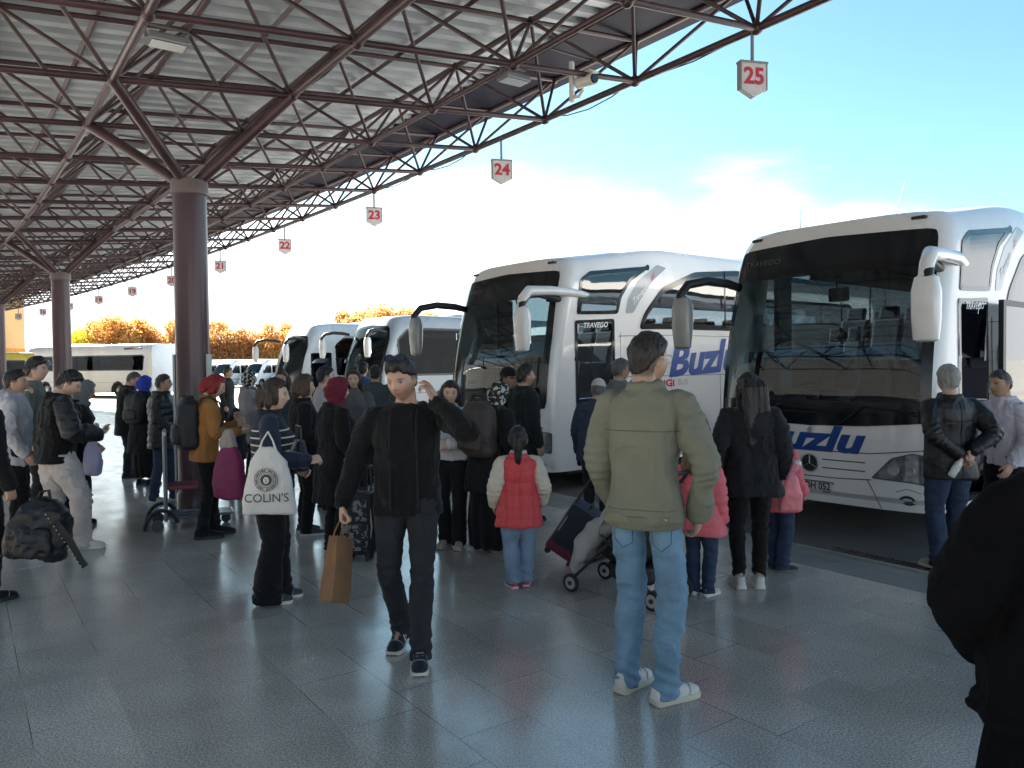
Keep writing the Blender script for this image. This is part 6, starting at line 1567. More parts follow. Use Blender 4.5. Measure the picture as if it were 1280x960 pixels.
P('man in pale grey hoodie with dark hair at the left edge', 16, 7.6, -62, H=1.71, bulk=1.08, skin='m', head=(-8, 0, 0), hair=('short', (.012, .01, .01)), vox=.009, seed=13, arms=[dict(DEF), {'to': (.06, .12, -.5)}], top=dict(col=(.42, .42, .46), hem=.45, ease=.03, fold=.014, slv=(.08, .07, .055), hood=True), bottom=dict(col=BLK, wide=1.1), shoes=(BLK, SOLE_W))
P('man with swept-back dark hair behind the two at the far left', 42, 8.3, -66, H=1.84, skin='l', head=(-6, 0, 0), hair=('quiff', (.014, .011, .01)), vox=.0095, seed=14, top=dict(col=(.12, .15, .13), hem=.46, ease=.02, collar=(.035, .066)), bottom=dict(col=DK), shoes=(BLK, SOLE_B))
P('woman in grey headscarf and long dark coat behind the bomber jacket man', 92, 8.3, -70, H=1.6, sex='f', bulk=1.1, lean=6, head=(0, -16, 0), hair=('scarf', (.13, .15, .15)), vox=.009, seed=15, arms=[dict(DEF), {'to': (.06, .2, -.44), 'curl': 1.0}], top=dict(col=BLK, hem=.36, ease=.03, flare=.04, slv=(.075, .065, .05)), bottom=dict(kind='skirt', col=BLK, hem=.1, waist=.5), shoes=(BLK, SOLE_B))
P('dark-sleeved person at the left edge gripping a black rucksack', -32, 5.6, -20, H=1.72, head=(0, 0, 0), hair=('short', BLK), vox=.0065, seed=16, arms=[dict(DEF), {'to': (.09, .05, -.53), 'dir': (.1, .1, -1), 'curl': [.8, 1.0, 1.1, 1.1, 1.1]}], top=dict(col=BLK, hem=.46, ease=.025, slv=(.075, .066, .055)), bottom=dict(col=BLK), shoes=(BLK, SOLE_B))
P('balding man in a black jacket with his hand raised to his chin', 157, 12.0, -70, H=1.68, bulk=1.1, lean=5, head=(0, -22, 0), hair=('thin', (.06, .055, .05)), vox=.011, seed=17, arms=[dict(DEF), {'to': (-.08, .26, -.02), 'pole': (.6, -.2, -1), 'dir': (-.3, .2, 1), 'curl': .9}], top=dict(col=BLK, hem=.4, ease=.035, slv=(.078, .07, .055), flare=.01), bottom=dict(col=(.012, .014, .02), wide=1.1), shoes=(BLK, SOLE_B))
bl = P('woman in a bright blue headscarf and black coat', 179, 11.2, -20, H=1.6, sex='f', bulk=1.15, head=(-30, -4, 0), hair=('scarf', (.02, .045, .35)), vox=.011, seed=18, top=dict(col=BLK, hem=.3, ease=.035, flare=.04, slv=(.078, .07, .055)), bottom=dict(kind='skirt', col=BLK, hem=.08, waist=.5), shoes=(BLK, SOLE_B))
P('buzz-cut man in a black padded jacket and beige trainers facing right', 202, 9.8, -76, H=1.64, bulk=1.15, skin='m', head=(0, 0, 0), hair=('buzz', (.03, .026, .024)), vox=.0095, seed=19, feet=((-.08, .12, 0, 0), (.08, -.12, -6, 0)), arms=[dict(DEF), {'to': (.04, .18, -.45), 'curl': .8}], top=dict(mat=M_puff, hem=.42, ease=.04, puff=(.085, .012), slv=(.085, .078, .058), collar=(.04, .08)), bottom=dict(mat=D_dark, wide=.95), shoes=((.45, .4, .34), SOLE_W))
P('dark-clothed person mostly hidden behind the near column', 227, 10.6, -50, H=1.6, hair=('short', BLK), vox=.013, seed=20, bulk=1.1, top=dict(col=BLK, hem=.4, ease=.03), bottom=dict(col=BLK), shoes=(BLK, SOLE_B))
P('man in dark jacket far behind the red-haired woman', 284, 17.0, -90, H=1.72, hair=('short', (.03, .03, .03)), vox=.015, seed=21, top=dict(col=(.018, .02, .022), hem=.45, ease=.03), bottom=dict(col=BLK), shoes=(BLK, SOLE_B))
def print_scarf(n='patterned_scarf', c1=(.015, .015, .018), c2=(.5, .48, .46), sc=22):
    m, nt, b = nm(n); b.inputs['Roughness'].default_value = .8
    tc = N(nt, 'ShaderNodeTexCoord'); v = N(nt, 'ShaderNodeTexNoise'); v.inputs['Scale'].default_value = sc; v.inputs['Detail'].default_value = 1; nt.links.new(tc.outputs['Object'], v.inputs['Vector'])
    r = N(nt, 'ShaderNodeValToRGB'); r.color_ramp.interpolation = 'CONSTANT'; e = r.color_ramp.elements; e[0].color = (*c1, 1); e[1].position = .53; e[1].color = (*c2, 1); nt.links.new(v.outputs[0], r.inputs[0]); nt.links.new(r.outputs[0], b.inputs['Base Color']); return m
P('woman in a patterned headscarf and beige coat turned to the right', 310, 11.5, -70, H=1.66, sex='f', bulk=1.12, head=(0, 0, 0), hair=('scarf', BLK, print_scarf()), vox=.0105, seed=22, arms=[dict(DEF), {'to': (-.05, .24, -.25), 'pole': (.3, -.6, -1), 'curl': .8}], top=dict(col=(.36, .31, .31), hem=.35, ease=.035, flare=.03, slv=(.08, .07, .055)), bottom=dict(col=DK), shoes=(BLK, SOLE_B))
P('small dark-haired child beside the woman in the beige coat', 292, 10.2, -120, H=1.14, sex='f', hs=1.22, bulk=1.05, hair=('bob', (.014, .01, .01)), vox=.0095, seed=23, top=dict(col=(.03, .03, .04), hem=.42, ease=.03, slv=(.09, .08, .06)), bottom=dict(col=DK), shoes=(WH, SOLE_W))
P('young woman with brown hair in a blue-grey jacket facing us behind the crowd', 353, 10.6, 172, H=1.66, sex='f', skin='l', head=(10, 0, 0), hair=('long', (.05, .028, .018), None, .2), vox=.0085, seed=24, top=dict(col=(.05, .075, .1), hem=.45, ease=.025), bottom=dict(col=DK), shoes=(WH, SOLE_W))
P('woman with curly brown bob in black clothes and trainers', 378, 7.8, -64, H=1.62, sex='f', bulk=1.12, skin='l', head=(0, 0, 0), hair=('curly', (.06, .035, .02)), vox=.0075, seed=25, arms=[dict(DEF), {'to': (.02, .2, -.4), 'curl': .8}], top=dict(col=(.006, .006, .007), hem=.42, ease=.03, slv=(.078, .068, .05)), bottom=dict(col=BLK, wide=1.05), shoes=((.05, .05, .05), (.5, .5, .5)))
P('dark-haired man in a pale collared shirt behind the maroon headscarf', 405, 9.2, -60, H=1.71, skin='l', head=(-10, 0, 0), hair=('short', (.018, .015, .02)), vox=.009, seed=26, top=dict(col=(.5, .45, .48), hem=.48, ease=.018, collar=(.04, .066), name='shirt'), bottom=dict(col=DK), shoes=(BLK, SOLE_B))
mar = P('woman in a maroon headscarf and long black coat', 418, 6.95, -52, H=1.61, sex='f', bulk=1.15, skin='l', head=(-10, -4, 0), hair=('scarf', (.13, .012, .03)), vox=.0072, seed=27, arms=[{'to': (.06, .18, -.45)}, {'to': (.06, .15, -.48), 'curl': 1.}], top=dict(col=(.0045, .0048, .0055), hem=.3, ease=.035, flare=.03, slv=(.082, .072, .055)), bottom=dict(col=BLK, wide=1.25, hemw=.085), shoes=((.02, .02, .02), (.35, .35, .35)))
P('brown-haired woman in a grey jacket looking towards us beside the maroon headscarf', 443, 9.6, 168, H=1.66, sex='f', skin='l', head=(14, 2, 0), hair=('long', (.035, .02, .014), None, .12), vox=.008, seed=28, top=dict(col=(.11, .115, .12), hem=.45, ease=.03, slv=(.078, .068, .052)), bottom=dict(col=DK), shoes=(BLK, SOLE_B))
P('man in a grey jacket seen from behind near the silver coach', 469, 11.0, 5, H=1.72, bulk=1.15, hair=('short', (.014, .012, .012)), vox=.01, seed=29, top=dict(col=(.055, .065, .07), hem=.45, ease=.035, slv=(.08, .07, .055)), bottom=dict(col=DK), shoes=(BLK, SOLE_B))
P('person in a bright blue jacket beyond the man in grey', 453, 13.0, -20, H=1.78, hair=('short', (.014, .012, .012)), vox=.013, seed=30, top=dict(col=(.03, .12, .3), hem=.45, ease=.03), bottom=dict(col=DK), shoes=(BLK, SOLE_B))
P('young woman with long dark hair in a white sweatshirt and black trousers', 563, 7.2, 170, H=1.57, sex='f', bulk=1.05, skin='l', head=(16, -8, 0), hair=('long', (.02, .013, .01), None, .26), vox=.0068, seed=31, feet=((-.08, .03, 10, 0), (.07, -.02, -12, 0)),
    arms=[{'to': (-.12, .24, -.32), 'pole': (1, -.4, -.6), 'dir': (-1, .1, -.1), 'palm': (0, -1, 0), 'curl': .8}, {'to': (-.12, .22, -.34), 'pole': (1, -.4, -.6), 'dir': (-1, .1, -.1), 'palm': (0, -1, 0), 'curl': .8}], top=dict(col=(.55, .54, .58), hem=.53, ease=.028, slv=(.08, .07, .05), fold=.012, name='sweatshirt'), bottom=dict(col=(.01, .01, .012), wide=1.15, hemw=.08, hem=.03, fold=.004), shoes=((.4, .36, .34), (.4, .38, .36)))
P('man in dark shirt standing by the white minibus', 573, 13.6, 30, H=1.74, hair=('buzz', (.02, .02, .02)), vox=.013, seed=32, z=LOT_Z, top=dict(col=(.015, .018, .03), hem=.48, ease=.02), bottom=dict(col=DK), shoes=(BLK, SOLE_B))
abw = P('stooping woman in a black cloak and flowered headscarf wearing a brown rucksack', 612, 7.0, -42, H=1.56, sex='f', bulk=1.2, lean=7, head=(-10, -14, 0), hair=('scarf', BLK, print_scarf('flowered_scarf', (.012, .013, .015), (.42, .42, .4), 30)), vox=.007, seed=33,
    arms=[{'to': (.02, .25, -.3), 'pole': (.8, -.6, -.6)}, {'to': (.12, .08, -.46)}], top=dict(col=(.007, .0075, .009), hem=.36, ease=.04, flare=.04, slv=(.09, .085, .065)), bottom=dict(kind='skirt', col=(.006, .0065, .008), hem=.035, waist=.5, flare=.05), shoes=((.03, .03, .03), (.4, .36, .3)))
P('person in a black cap behind the flowered headscarf', 633, 8.7, -120, H=1.67, hair=('cap', (.01, .01, .01), cloth((.012, .012, .014))), vox=.009, seed=34, top=dict(col=BLK, hem=.45, ease=.03), bottom=dict(col=DK), shoes=(BLK, SOLE_B))
P('dark-haired man in a dark green jacket in front of the second coach', 655, 8.4, -66, H=1.71, bulk=1.12, head=(-4, 2, 0), hair=('quiff', (.012, .01, .01)), beard=.3, vox=.0075, seed=35, arms=[dict(DEF), dict(DEF)], top=dict(col=(.012, .016, .016), hem=.44, ease=.035, slv=(.084, .074, .055), collar=(.04, .08), fold=.012), bottom=dict(col=DK), shoes=(BLK, SOLE_B))
P('man in a white cap and blue denim jacket left of the olive jacket', 744, 8.0, -30, H=1.55, bulk=1.1, lean=6, head=(10, -10, 0), hair=('cap', (.1, .1, .1), cloth((.55, .5, .48))), vox=.008, seed=36, top=dict(mat=denim((.035, .05, .085), 'navy_denim'), hem=.45, ease=.03, slv=(.08, .07, .055)), bottom=dict(col=DK), shoes=(BLK, SOLE_B))
P('grey-haired man with shoulder straps behind the white cap', 774, 8.8, -58, H=1.76, bulk=1.08, skin='m', head=(-14, 0, 0), hair=('short', (.1, .095, .09)), vox=.0085, seed=37, top=dict(col=(.16, .17, .17), hem=.47, ease=.025), bottom=dict(col=DK), shoes=(BLK, SOLE_B))

seams(vk['top'], 'quilt_seam', [[(x, .5), (x, .93)] for x in (-.1, 0, .1)], cloth((.45, .07, .08)), r=.0025)
seams(wom['top'], 'back_seam', [[(0, 1.2), (0, .72)], [(-.15, 1.2), (.15, 1.2)]], cloth((.008, .009, .011)), r=.003)
tr_ = [o for o in man['body'].children if o.name.startswith('trousers')][0]
seams(tr_, 'pocket_seam', [[(.06, .9), (.1, .86), (.15, .84)], [(-.06, .9), (-.1, .86), (-.15, .84)], [(0, .92), (0, .8)]], cloth((.008, .009, .01)), d=(0, -1, 0))
# ------------------------------------------------------------------ bags, luggage and other things carried or standing about
def softbag(name, m, parent, prof, vox=.008, fold=.008, fq=(9, 9, 6), seed=0, M_=None, exp_=3.2, extra=None):
    """prof: (z, half width, half depth[, x offset, y offset]) sections bottom to top"""
    mb = MB(); L = []
    for s in prof:
        z, a, b = s[:3]; ox = s[3] if len(s) > 3 else 0; oy = s[4] if len(s) > 4 else 0
        L.append((Vector((ox, oy, z)), Vector((a, 0, 0)), Vector((0, b, 0))))
    loft(mb, L, 28, exp_)
    if M_ is not None: mb.V = [tuple(M_ @ Vector(v)) for v in mb.V]
    V, F, LT = remesh(mb, vox, 2, foldf(fold, fq, seed, extra=extra))
    return mesh_np(name, V, F, LT, m, parent)
def strap(name, pts, w, t, m, parent, nrm=(0, 1, 0)):
    mb = MB(); rings = []; pts = [Vector(p) for p in pts]; nv = Vector(nrm)
    for i, p in enumerate(pts):
        d = (pts[min(i + 1, len(pts) - 1)] - pts[max(i - 1, 0)]).normalized(); s_ = d.cross(nv).normalized(); q = s_.cross(d)
        rings.append([p + s_ * w + q * t, p - s_ * w + q * t, p - s_ * w - q * t, p + s_ * w - q * t])
    mb.rings(rings); return mb.build(name, m, parent, True, 30)
def worn_pack(c, label, m, h=.44, w=.15, d=.09, z=.60, pocket=True, off=.14, straps=True, grp=None):
    k = c['k']; p = c['up'](z, 0, -off - .03); yaw = c['body'].rotation_euler.z
    t = thing('rucksack', label, 'rucksack', wp(c, p), yaw, grp)
    softbag('bag_body', m, t, [(-.02, w * .8, d * .7), (.02, w, d), (h * .5, w * 1.03, d * 1.15), (h * .85, w * .92, d * .9), (h, w * .6, d * .5)], max(.008, c['vox']), .01, seed=c['seed'])
    if pocket: softbag('front_pocket', m, t, [(.04, w * .7, .03, 0, -d * 1.1), (.06, w * .75, .045, 0, -d * 1.1), (h * .42, w * .72, .04, 0, -d * 1.1), (h * .46, w * .6, .02, 0, -d * 1.1)], max(.008, c['vox']), .006, seed=c['seed'] + 1)
    if straps:
        inv = (c['body'].matrix_basis @ Matrix.Identity(4)); base = p
        for sg in (-1, 1):
            pts = [c['up'](z + .17, sg * .07, -off), c['up'](.84, sg * .09, -.075), c['up'](.853, sg * .095, .0), c['up'](.82, sg * .105, .1), c['up'](.72, sg * .12, .16), c['up'](.64, sg * .15, .09)]
            strap('shoulder_strap', [q - base for q in pts], .024, .006, m, t)
    mb = MB(); mb.path([(-.04, 0, h - .01), (-.03, 0, h + .035), (.03, 0, h + .035), (.04, 0, h - .01)], .008); mb.build('grab_handle', M_blackp, t, True)
    return t
M_nyl = mat('black_nylon', (.006, .0065, .0075), .6, bump=.25, bscale=140, var=.2, vscale=6)
worn_pack(red, 'black rucksack worn by the red-haired woman', M_nyl, h=.5, w=.17, d=.1, z=.55)
worn_pack(bl, 'black rucksack worn by the woman in the blue headscarf', M_nyl, h=.42, z=.58)
worn_pack(abw, 'large brown rucksack worn over the black cloak', mat('brown_nylon', (.045, .034, .03), .7, var=.3, vscale=9, bump=.3), h=.46, w=.17, d=.11, z=.58)

# white carrier bag with lion emblem
def tote():
    p = at(333, 5.24, .70); t = thing('carrier_bag', 'white printed carrier bag with round emblem hanging at the striped woman\'s side', 'bag', p, R(6))
    m = mat('white_carrier', (.6, .59, .57), .5, bump=.3, bscale=20, var=.06)
    softbag('bag_body', m, t, [(.0, .17, .015), (.01, .175, .035), (.1, .165, .05), (.25, .15, .045), (.36, .12, .03), (.43, .07, .018), (.455, .045, .01)], .0065, .011, (8, 8, 5), 3, exp_=2.8)
    mb = MB()
    for sg in (-1, 1): mb.path([(sg * .06, -.005, .42), (sg * .035, 0, .5), (0, .02, .56)], [.01, .006, .006], n=6)
    mb.build('handle', m, t, True)
    fy = -.07
    def f(x, y): return Vector((x, fy + .35 * x * x, y))
    text_obj('bag_lettering', "COLIN'S", lambda x, y: f(x, y + .115), M_blk, t, size=.082, off=.0, sx=.98)
    for r0, r1 in ((.075, .079), (.05, .053)):
        mb = MB(); n = 40; V = [f(r * math.cos(a), .24 + r * math.sin(a)) for r in (r0, r1) for a in np.linspace(0, 2 * math.pi, n + 1)[:-1]]; mb.add(V, [(i, (i + 1) % n, n + (i + 1) % n, n + i) for i in range(n)]); mb.build('emblem_ring', M_blk, t)
    mb = MB()
    for k in range(26):
        a = 2 * math.pi * k / 26; w_ = .0035 + .0015 * ((k * 7) % 3)
        if k % 13 == 6: continue
        ca, sa = math.cos(a), math.sin(a); q = lambda r, s_: f(r * ca - s_ * sa, .24 + r * sa + s_ * ca)
        mb.add([q(.0585, -w_), q(.0585, w_), q(.0705, w_), q(.0705, -w_)], [(0, 1, 2, 3)])
    o = mb.build('emblem_legend', M_blk, t); o['kind'] = 'stuff'
    # lion head: mane rays, face
    V = [f(0, .24)]; n = 32
    for k in range(n): a = 2 * math.pi * k / n; r = .044 if k % 2 else .033; V.append(f(r * math.cos(a), .24 + r * math.sin(a)))
    mk('emblem_mane', V, [(0, i + 1, (i + 1) % n + 1) for i in range(n)], M_blk, t, False)
    mb = MB(); fy2 = fy - .002
    mb.add([Vector((.02 * math.cos(a), fy2, .238 + .024 * math.sin(a))) for a in np.linspace(0, 2 * math.pi, 17)[:-1]], [tuple(range(16))]); mb.build('emblem_face', m, t)
    mb = MB()
    for (x, z, w_, h_) in ((-.008, .244, .004, .002), (.008, .244, .004, .002), (0, .234, .004, .005), (0, .226, .008, .0015)): mb.add([Vector((x - w_, fy2 - .001, z - h_)), Vector((x + w_, fy2 - .001, z - h_)), Vector((x + w_ * .6, fy2 - .001, z + h_)), Vector((x - w_ * .6, fy2 - .001, z + h_))], [(0, 1, 2, 3)])
    mb.build('emblem_features', M_blk, t)
tote()
# shoulder strap bag of the striped woman
t = thing('handbag', 'small navy handbag in front of the striped woman', 'bag', at(372, 5.75, .93), R(-60))
softbag('bag_body', mat('navy_leather', (.012, .018, .04), .4, bump=.2), t, [(0, .1, .03), (.01, .13, .05), (.12, .12, .05), (.22, .09, .03)], .008, .006, seed=5)
mb = MB(); mb.path([(-.07, 0, .2), (-.06, 0, .33), (.06, 0, .33), (.07, 0, .2)], .008); mb.build('handle', M_blackp, t, True)
# magenta bag
t = thing('cloth_bag', 'large magenta cloth bag held by the red-haired woman', 'bag', at(284, 7.3, .46), R(-15))
softbag('bag_body', mat('magenta_cloth', (.19, .012, .075), .6, bump=.2, var=.15), t, [(0, .13, .03), (.015, .155, .07), (.2, .15, .08), (.4, .12, .06), (.5, .075, .03)], .009, .014, (7, 7, 3), 6)
softbag('gathered_top', mat('beige_cloth', (.32, .28, .24), .7, bump=.2), t, [(.45, .08, .035), (.5, .085, .045), (.58, .07, .05), (.66, .04, .03)], .009, .01, (14, 14, 5), 7)
# lilac carrier bag
t = thing('plastic_bag', 'full lilac plastic bag hanging beside the bomber jacket man', 'bag', at(114, 7.95, .6), R(0))
softbag('bag_body', mat('lilac_plastic', (.38, .38, .58), .35, bump=.3, bscale=25), t, [(0, .04, .03), (.02, .075, .06), (.12, .092, .075), (.24, .08, .065), (.33, .045, .03), (.37, .018, .015)], .008, .008, (12, 12, 6), 8, exp_=2.2)
mb = MB(); 
for sg in (-1, 1): mb.path([(sg * .02, 0, .35), (sg * .03, 0, .4), (0, 0, .46)], [.008, .005, .005], n=6)
mb.build('handle', mat('lilac_handle', (.4, .4, .5), .4), t, True)
# paper bag of the walking man
A_ = man['A'][1]; hp_ = wp(man, A_[2]) + Vector((0, 0, -.085))
t = thing('paper_bag', 'brown paper bag with twisted handles in the walking man\'s hand', 'bag', hp_, R(35)); t.rotation_euler = (R(-4), R(19), R(68))
M_pap = mat('kraft_paper', (.2, .105, .05), .8, bump=.35, bscale=18, var=.12, vscale=8)
mb = MB(); w_, d_, h_ = .085, .042, .36; z0 = -.47
for a in range(1):
    ring = lambda z, s1, s2, e: [Vector((-w_ * s1, -d_ * s2, z)), Vector((0, -d_ * s2 - e, z)), Vector((w_ * s1, -d_ * s2, z)), Vector((w_ * s1 - e * 1.6, 0, z)), Vector((w_ * s1, d_ * s2, z)), Vector((0, d_ * s2 + e, z)), Vector((-w_ * s1, d_ * s2, z)), Vector((-w_ * s1 + e * 1.6, 0, z))]
    mb.rings([ring(z0, 1, 1, 0), ring(z0 + .1, 1.02, 1.02, .002), ring(z0 + .2, 1, .9, .006), ring(z0 + h_, 1, .62, .012)], cap=False)
    mb.add(ring(z0, 1, 1, 0), [tuple(range(8))])
o = mb.build('bag_body', M_pap, t, False); sm = o.modifiers.new('s', 'SOLIDIFY'); sm.thickness = .002
for sg in (-1, 1):
    mb = MB(); y = sg * .03; mb.path([(-.035, y, z0 + h_ - .04), (-.034, y, z0 + h_ + .02), (-.02, y * .3, -.015), (.0, 0, .0), (.02, y * .3, -.015), (.034, y, z0 + h_ + .02), (.035, y, z0 + h_ - .04)], .005, n=6); mb.build('handle', M_pap, t, True)
# black rucksack at the left edge
t = thing('rucksack', 'bulky black rucksack with studded strap held low at the left edge', 'rucksack', at(38, 5.45, .36), R(12)); t.rotation_euler = (0, R(12), R(10))
M_sh = mat('shiny_black_nylon', (.005, .0055, .006), .5, bump=.3, bscale=50, var=.2)
softbag('bag_body', M_sh, t, [(-.0, .12, .08), (.02, .19, .12), (.18, .2, .14), (.36, .15, .1), (.42, .08, .05)], .008, .014, (9, 9, 9), 12)
softbag('front_pocket', M_sh, t, [(.05, .1, .05, .02, -.12), (.07, .12, .06, .02, -.12), (.2, .1, .05, .02, -.12), (.24, .07, .03, .02, -.12)], .008, .015, (12, 12, 12), 13)
st = strap('studded_strap', [(.02, -.06, .36), (.12, -.1, .3), (.24, -.1, .18), (.33, -.1, .06), (.37, -.1, .02)], .022, .005, M_nyl, t, (0, 1, 0))
mb = MB()
for k in range(14):
    u = k / 13; p = Vector((.05 + .29 * u, -.112, .345 - .32 * u)); mb.ell(p, .006, .004, .006, nu=6, nv=4)
o = mb.build('studs', M_gold, st, True); o['kind'] = 'stuff'
mb = MB(); mb.path([(-.06, 0, .4), (-.05, 0, .47), (.0, 0, .49), (.03, 0, .4)], .012); mb.path([(-.16, -.02, .05), (-.22, -.03, -.03), (-.2, -.03, -.1)], .01); mb.build('handle', M_nyl, t, True)
# suitcases
def suitcase(label, loc, rz, tilt, w=.4, h=.58, d=.24, m=M_nyl, pull=.45, side=None, lower=None, grp='suitcases on the platform'):
    t = thing('suitcase', label, 'suitcase', loc, rz, grp); t.rotation_euler = (R(tilt), 0, rz)
    mb = MB(); mb.bbox(-w / 2, w / 2, -d / 2, d / 2, .05, h, .045); o = mb.build('case_body', m, t, True, 50)
    mb = MB(); mb.bbox(-w * .4, w * .4, -d / 2 - .035, -d / 2 + .01, .1, h * .55, .02); mb.bbox(-w * .38, w * .38, -d / 2 - .03, -d / 2 + .01, h * .6, h * .9, .02); mb.build('front_pocket', side or m, t, True, 50)
    if lower: mb = MB(); mb.bbox(-w / 2 - .004, w / 2 + .004, -d / 2 - .004, d / 2 + .004, .045, .14, .03); mb.build('base_panel', lower, t, True, 50)
    mb = MB(); 
    for q in (-d / 2 - .003, d / 2 + .003): mb.path([(-w / 2 + .03, q * .8, .08), (-w / 2 + .0, q * .8, .3), (-w / 2 + .02, q * .8, h - .04), (w / 2 - .02, q * .8, h - .04), (w / 2, q * .8, .3), (w / 2 - .03, q * .8, .08)], .006, n=6)
    mb.build('piping', M_greyl, t, True)
    mb = MB()
    for sg in (-1, 1): mb.tube((sg * .08, d / 2 - .02, h - .02), (sg * .08, d / 2 - .02, h + pull), .008)
    mb.bbox(-.1, .1, d / 2 - .035, d / 2 - .005, h + pull - .01, h + pull + .025, .01); mb.build('pull_handle', M_blackp, t, True)
    for sx_ in (-1, 1):
        for sy_ in (-1, 1):
            mb = MB(); mb.tube((sx_ * (w / 2 - .05) - .012, sy_ * (d / 2 - .04), .025), (sx_ * (w / 2 - .05) + .012, sy_ * (d / 2 - .04), .025), .027, n=14); mb.bbox(sx_ * (w / 2 - .05) - .02, sx_ * (w / 2 - .05) + .02, sy_ * (d / 2 - .04) - .018, sy_ * (d / 2 - .04) + .018, .035, .07, .006); mb.build('wheel', M_blackp, t, True)
    mb = MB(); mb.path([(-.06, 0, h - .005), (-.05, 0, h + .03), (.05, 0, h + .03), (.06, 0, h - .005)], .01); mb.build('carry_handle', M_blackp, t, True)
    return t
scr = print_scarf('scroll_print', (.014, .016, .02), (.16, .18, .2), 26)
suitcase('upright black suitcase with scroll pattern beside the maroon headscarf', at(447, 6.75, 0), R(-8), 0, w=.27, h=.6, d=.2, side=scr, pull=.2)
suitcase('navy suitcase with a maroon base tilted behind the girl in the quilted vest', at(697, 6.6, .05), R(78), 33, w=.36, h=.5, d=.3, m=mat('navy_nylon', (.016, .022, .04), .6, bump=.25, bscale=120, var=.25), lower=mat('maroon_nylon', (.12, .01, .035), .6), pull=.35)
# luggage trolley by the column
t = thing('luggage_trolley', 'grey luggage trolley with curved black bumpers beside the near column', 'trolley', at(232, 8.3, 0), R(24))
M_tr = mat('trolley_metal', (.22, .25, .28), .35, metal=.7, var=.15)
mb = MB(); mb.bbox(-.24, -.2, -.25, .25, .12, 1.0, .01); mb.box(-.215, -.205, -.22, .22, .3, .8)
for sg in (-1, 1): mb.tube((-.22, sg * .24, .1), (-.22, sg * .24, 1.02), .018)
mb.tube((-.22, -.27, 1.02), (-.22, .27, 1.02), .02); mb.build('upright_frame', M_tr, t, True)
mb = MB(); 
for sg in (-1, 0, 1): mb.tube((-.22, sg * .22, .13), (.45, sg * .14, .12), .015)
mb.tube((.45, -.16, .12), (.45, .16, .12), .018); mb.box(-.2, .43, -.15, .15, .125, .132); mb.build('load_bed', M_tr, t, True)
for sg in (-1, 1):
    mb = MB(); mb.path([(-.26 - .0 + .16 * math.cos(a) * -1, sg * .24, .02 + .2 * math.sin(a)) for a in np.linspace(0, math.pi * .9, 12)], .022, n=8); mb.build('bumper', M_blackp, t, True)
    mb = MB(); mb.tube((-.3, sg * .24 - .015, .06), (-.3, sg * .24 + .015, .06), .06, n=18); mb.build('wheel', M_blackp, t, True)
mb = MB(); mb.tube((.38, -.015, .05), (.38, .015, .05), .05, n=18); mb.build('wheel', M_blackp, t, True)
mb = MB(); mb.bbox(-.2, .1, -.2, .2, .42, .46, .01); mb.build('red_bar', mat('red_bar', (.2, .03, .05), .5), t)
# pushchair
t = thing('pushchair', 'black pushchair with a grey hood and blanket beside the olive jacket man', 'pushchair', at(790, 5.6, 0), R(48)); t.scale = (.92, .92, .92)
M_gc = mat('grey_cloth', (.36, .36, .35), .85, bump=.3, bscale=30, var=.1)
fr_ = MB()
for sg in (-1, 1):
    fr_.path([(sg * .23, .42, .12), (sg * .23, .1, .42), (sg * .22, -.25, .85), (sg * .2, -.38, 1.0)], .013, n=8); fr_.path([(sg * .23, -.3, .13), (sg * .23, .0, .4), (sg * .22, .15, .5)], .012, n=8)
fr_.tube((-.2, -.38, 1.0), (.2, -.38, 1.0), .018); fr_.tube((-.23, -.3, .13), (.23, -.3, .13), .012); fr_.tube((-.23, .3, .25), (.23, .3, .25), .012); fr_.build('frame', M_blackp, t, True)
softbag('seat', M_nyl, t, [(.3, .17, .16, 0, .02), (.34, .19, .2, 0, .04), (.42, .19, .2, 0, .02), (.6, .19, .07, 0, -.14), (.78, .17, .06, 0, -.2)], .01, .008, seed=20)
hb = MB(); rings = []
for a in np.linspace(-.15, 1.5, 8):
    r_ = .36; rings.append([Vector((x_ * .24, -.1 + (math.cos(a)) * r_ * (1 - .25 * abs(x_) ** 3), .48 + math.sin(a) * r_ * (1 - .35 * abs(x_) ** 4))) for x_ in np.linspace(-1, 1, 13)])
hb.rings(rings, cap=False, closed=False); ho = hb.build('hood', M_gc, t, True); sm = ho.modifiers.new('s', 'SOLIDIFY'); sm.thickness = .008
softbag('blanket', M_gc, t, [(.16, .2, .02, 0, .44), (.2, .22, .05, 0, .44), (.4, .22, .12, 0, .34), (.56, .2, .16, 0, .22), (.62, .16, .1, 0, .18)], .01, .014, (7, 7, 4), 22)
softbag('basket', M_nyl, t, [(.14, .16, .16, 0, -.05), (.17, .19, .2, 0, -.05), (.28, .19, .2, 0, -.05)], .012, .006, seed=23)
for sx_ in (-1, 1):
    for y_ in (-.32, .44):
        wv = empty('wheel', (sx_ * .24, y_, .075), 0, t)
        mb = MB(); mb.rings([[Vector((x_, r_ * math.cos(a), r_ * math.sin(a))) for a in np.linspace(0, 2 * math.pi, 25)[:-1]] for x_, r_ in ((-.014, .05), (-.018, .068), (-.01, .075), (.01, .075), (.018, .068), (.014, .05))], cap=False); mb.build('tyre', M_tyre, wv, True)
        mb = MB(); mb.tube((-.012, 0, 0), (.012, 0, 0), .05, n=18); mb.build('rim', mat('wheel_white', (.5, .5, .5), .4) if sx_ == y_ == 9 else M_rim, wv, True, 30)
        mb = MB(); mb.tube((-.02, 0, 0), (.02, 0, 0), .018, n=12); mb.build('hub', M_blackp, wv, True, 30)
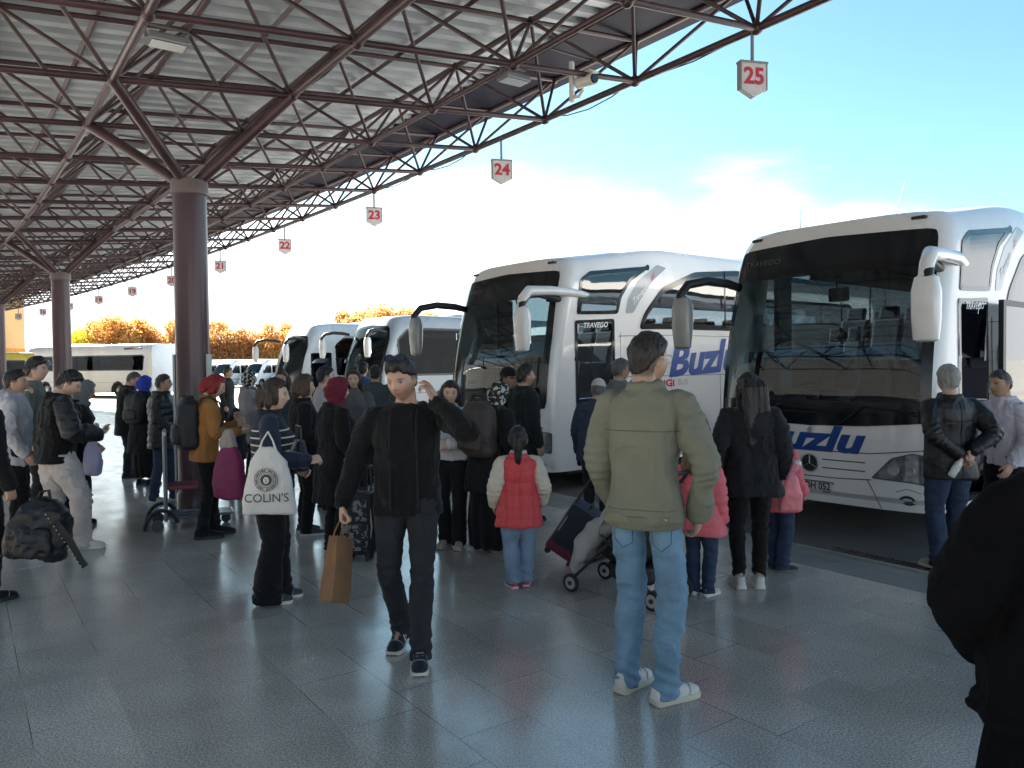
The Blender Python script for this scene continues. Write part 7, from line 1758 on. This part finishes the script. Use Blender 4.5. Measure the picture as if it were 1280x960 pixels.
# bottle behind the back, cup, phone
A_ = lea['A'][0]; p = wp(lea, A_[2]); t = thing('water_bottle', 'clear plastic bottle in the leather jacket man\'s hands behind his back', 'bottle', p + Vector((-.03, -.05, -.08)), 0); t.rotation_euler = (R(8), R(28), 0)
M_pet = glass_mat('clear_plastic', (.8, .85, .86), .05); prof = [(.0, .025), (.006, .03), (.05, .031), (.06, .029), (.09, .031), (.12, .03), (.145, .018), (.158, .013), (.17, .013)]
mb = MB(); mb.rings([[Vector((r * math.cos(a), r * math.sin(a), z - .12)) for a in np.linspace(0, 2 * math.pi, 21)[:-1]] for z, r in prof]); mb.build('bottle_body', mat('bottle_pet', (.55, .6, .6), .12, spec=.6), t, True)
mb = MB(); mb.tube((0, 0, .05), (0, 0, .066), .0145, n=14); mb.build('cap', M_redl, t, True); mb = MB(); mb.tube((0, 0, -.06), (0, 0, -.03), .0316, n=20, cap=False); mb.build('bottle_label', mat('label_white', (.6, .6, .62), .5), t, True)
t = thing('drink_cup', 'pink drink cup with clear lid beside the long-haired woman', 'cup', at(992, 5.75, .9), 0); t.rotation_euler = (0, R(24), 0)
mb = MB(); mb.rings([[Vector((r * math.cos(a), r * math.sin(a), z)) for a in np.linspace(0, 2 * math.pi, 21)[:-1]] for z, r in ((-.09, .028), (.0, .035), (.04, .04))]); mb.build('cup_body', mat('pink_cup', (.6, .2, .28), .3, var=.4, vscale=30), t, True)
mb = MB(); mb.rings([[Vector((r * math.cos(a), r * math.sin(a), z)) for a in np.linspace(0, 2 * math.pi, 21)[:-1]] for z, r in ((.04, .043), (.05, .042), (.07, .03))]); mb.build('cup_lid', mat('lid', (.55, .5, .5), .2), t, True)
t = thing('pink_bag', 'coral carrier bag held beside the long-haired woman', 'bag', at(988, 5.85, .56), R(0))
softbag('bag_body', mat('coral_plastic', (.7, .2, .22), .45, bump=.2), t, [(0, .08, .02), (.01, .09, .04), (.12, .08, .05), (.24, .05, .03), (.3, .025, .015)], .007, .008, seed=31)
mb = MB(); mb.path([(0, 0, .28), (-.02, 0, .36), (-.04, 0, .4)], .006); mb.build('handle', mat('coral_handle', (.7, .25, .25), .5), t, True)
for c_, x_ in ((lb, 0),):
    a_ = c_['A'][1]; p = wp(c_, a_[2] + Vector((-.09, .07, .04))); t = thing('phone', 'black phone in the bomber jacket man\'s hands', 'phone', p, c_['body'].rotation_euler.z); t.rotation_euler = (R(-50), 0, c_['body'].rotation_euler.z)
    mb = MB(); mb.bbox(-.036, .036, -.004, .004, -.075, .075, .003); mb.build('phone_body', M_blackp, t)
    mb = MB(); mb.box(-.033, .033, -.0055, -.0045, -.07, .07); mb.build('screen', M_shade, t)
# bits of litter on the granite
for (x, y, lb_) in ((1, 1, 0),): pass
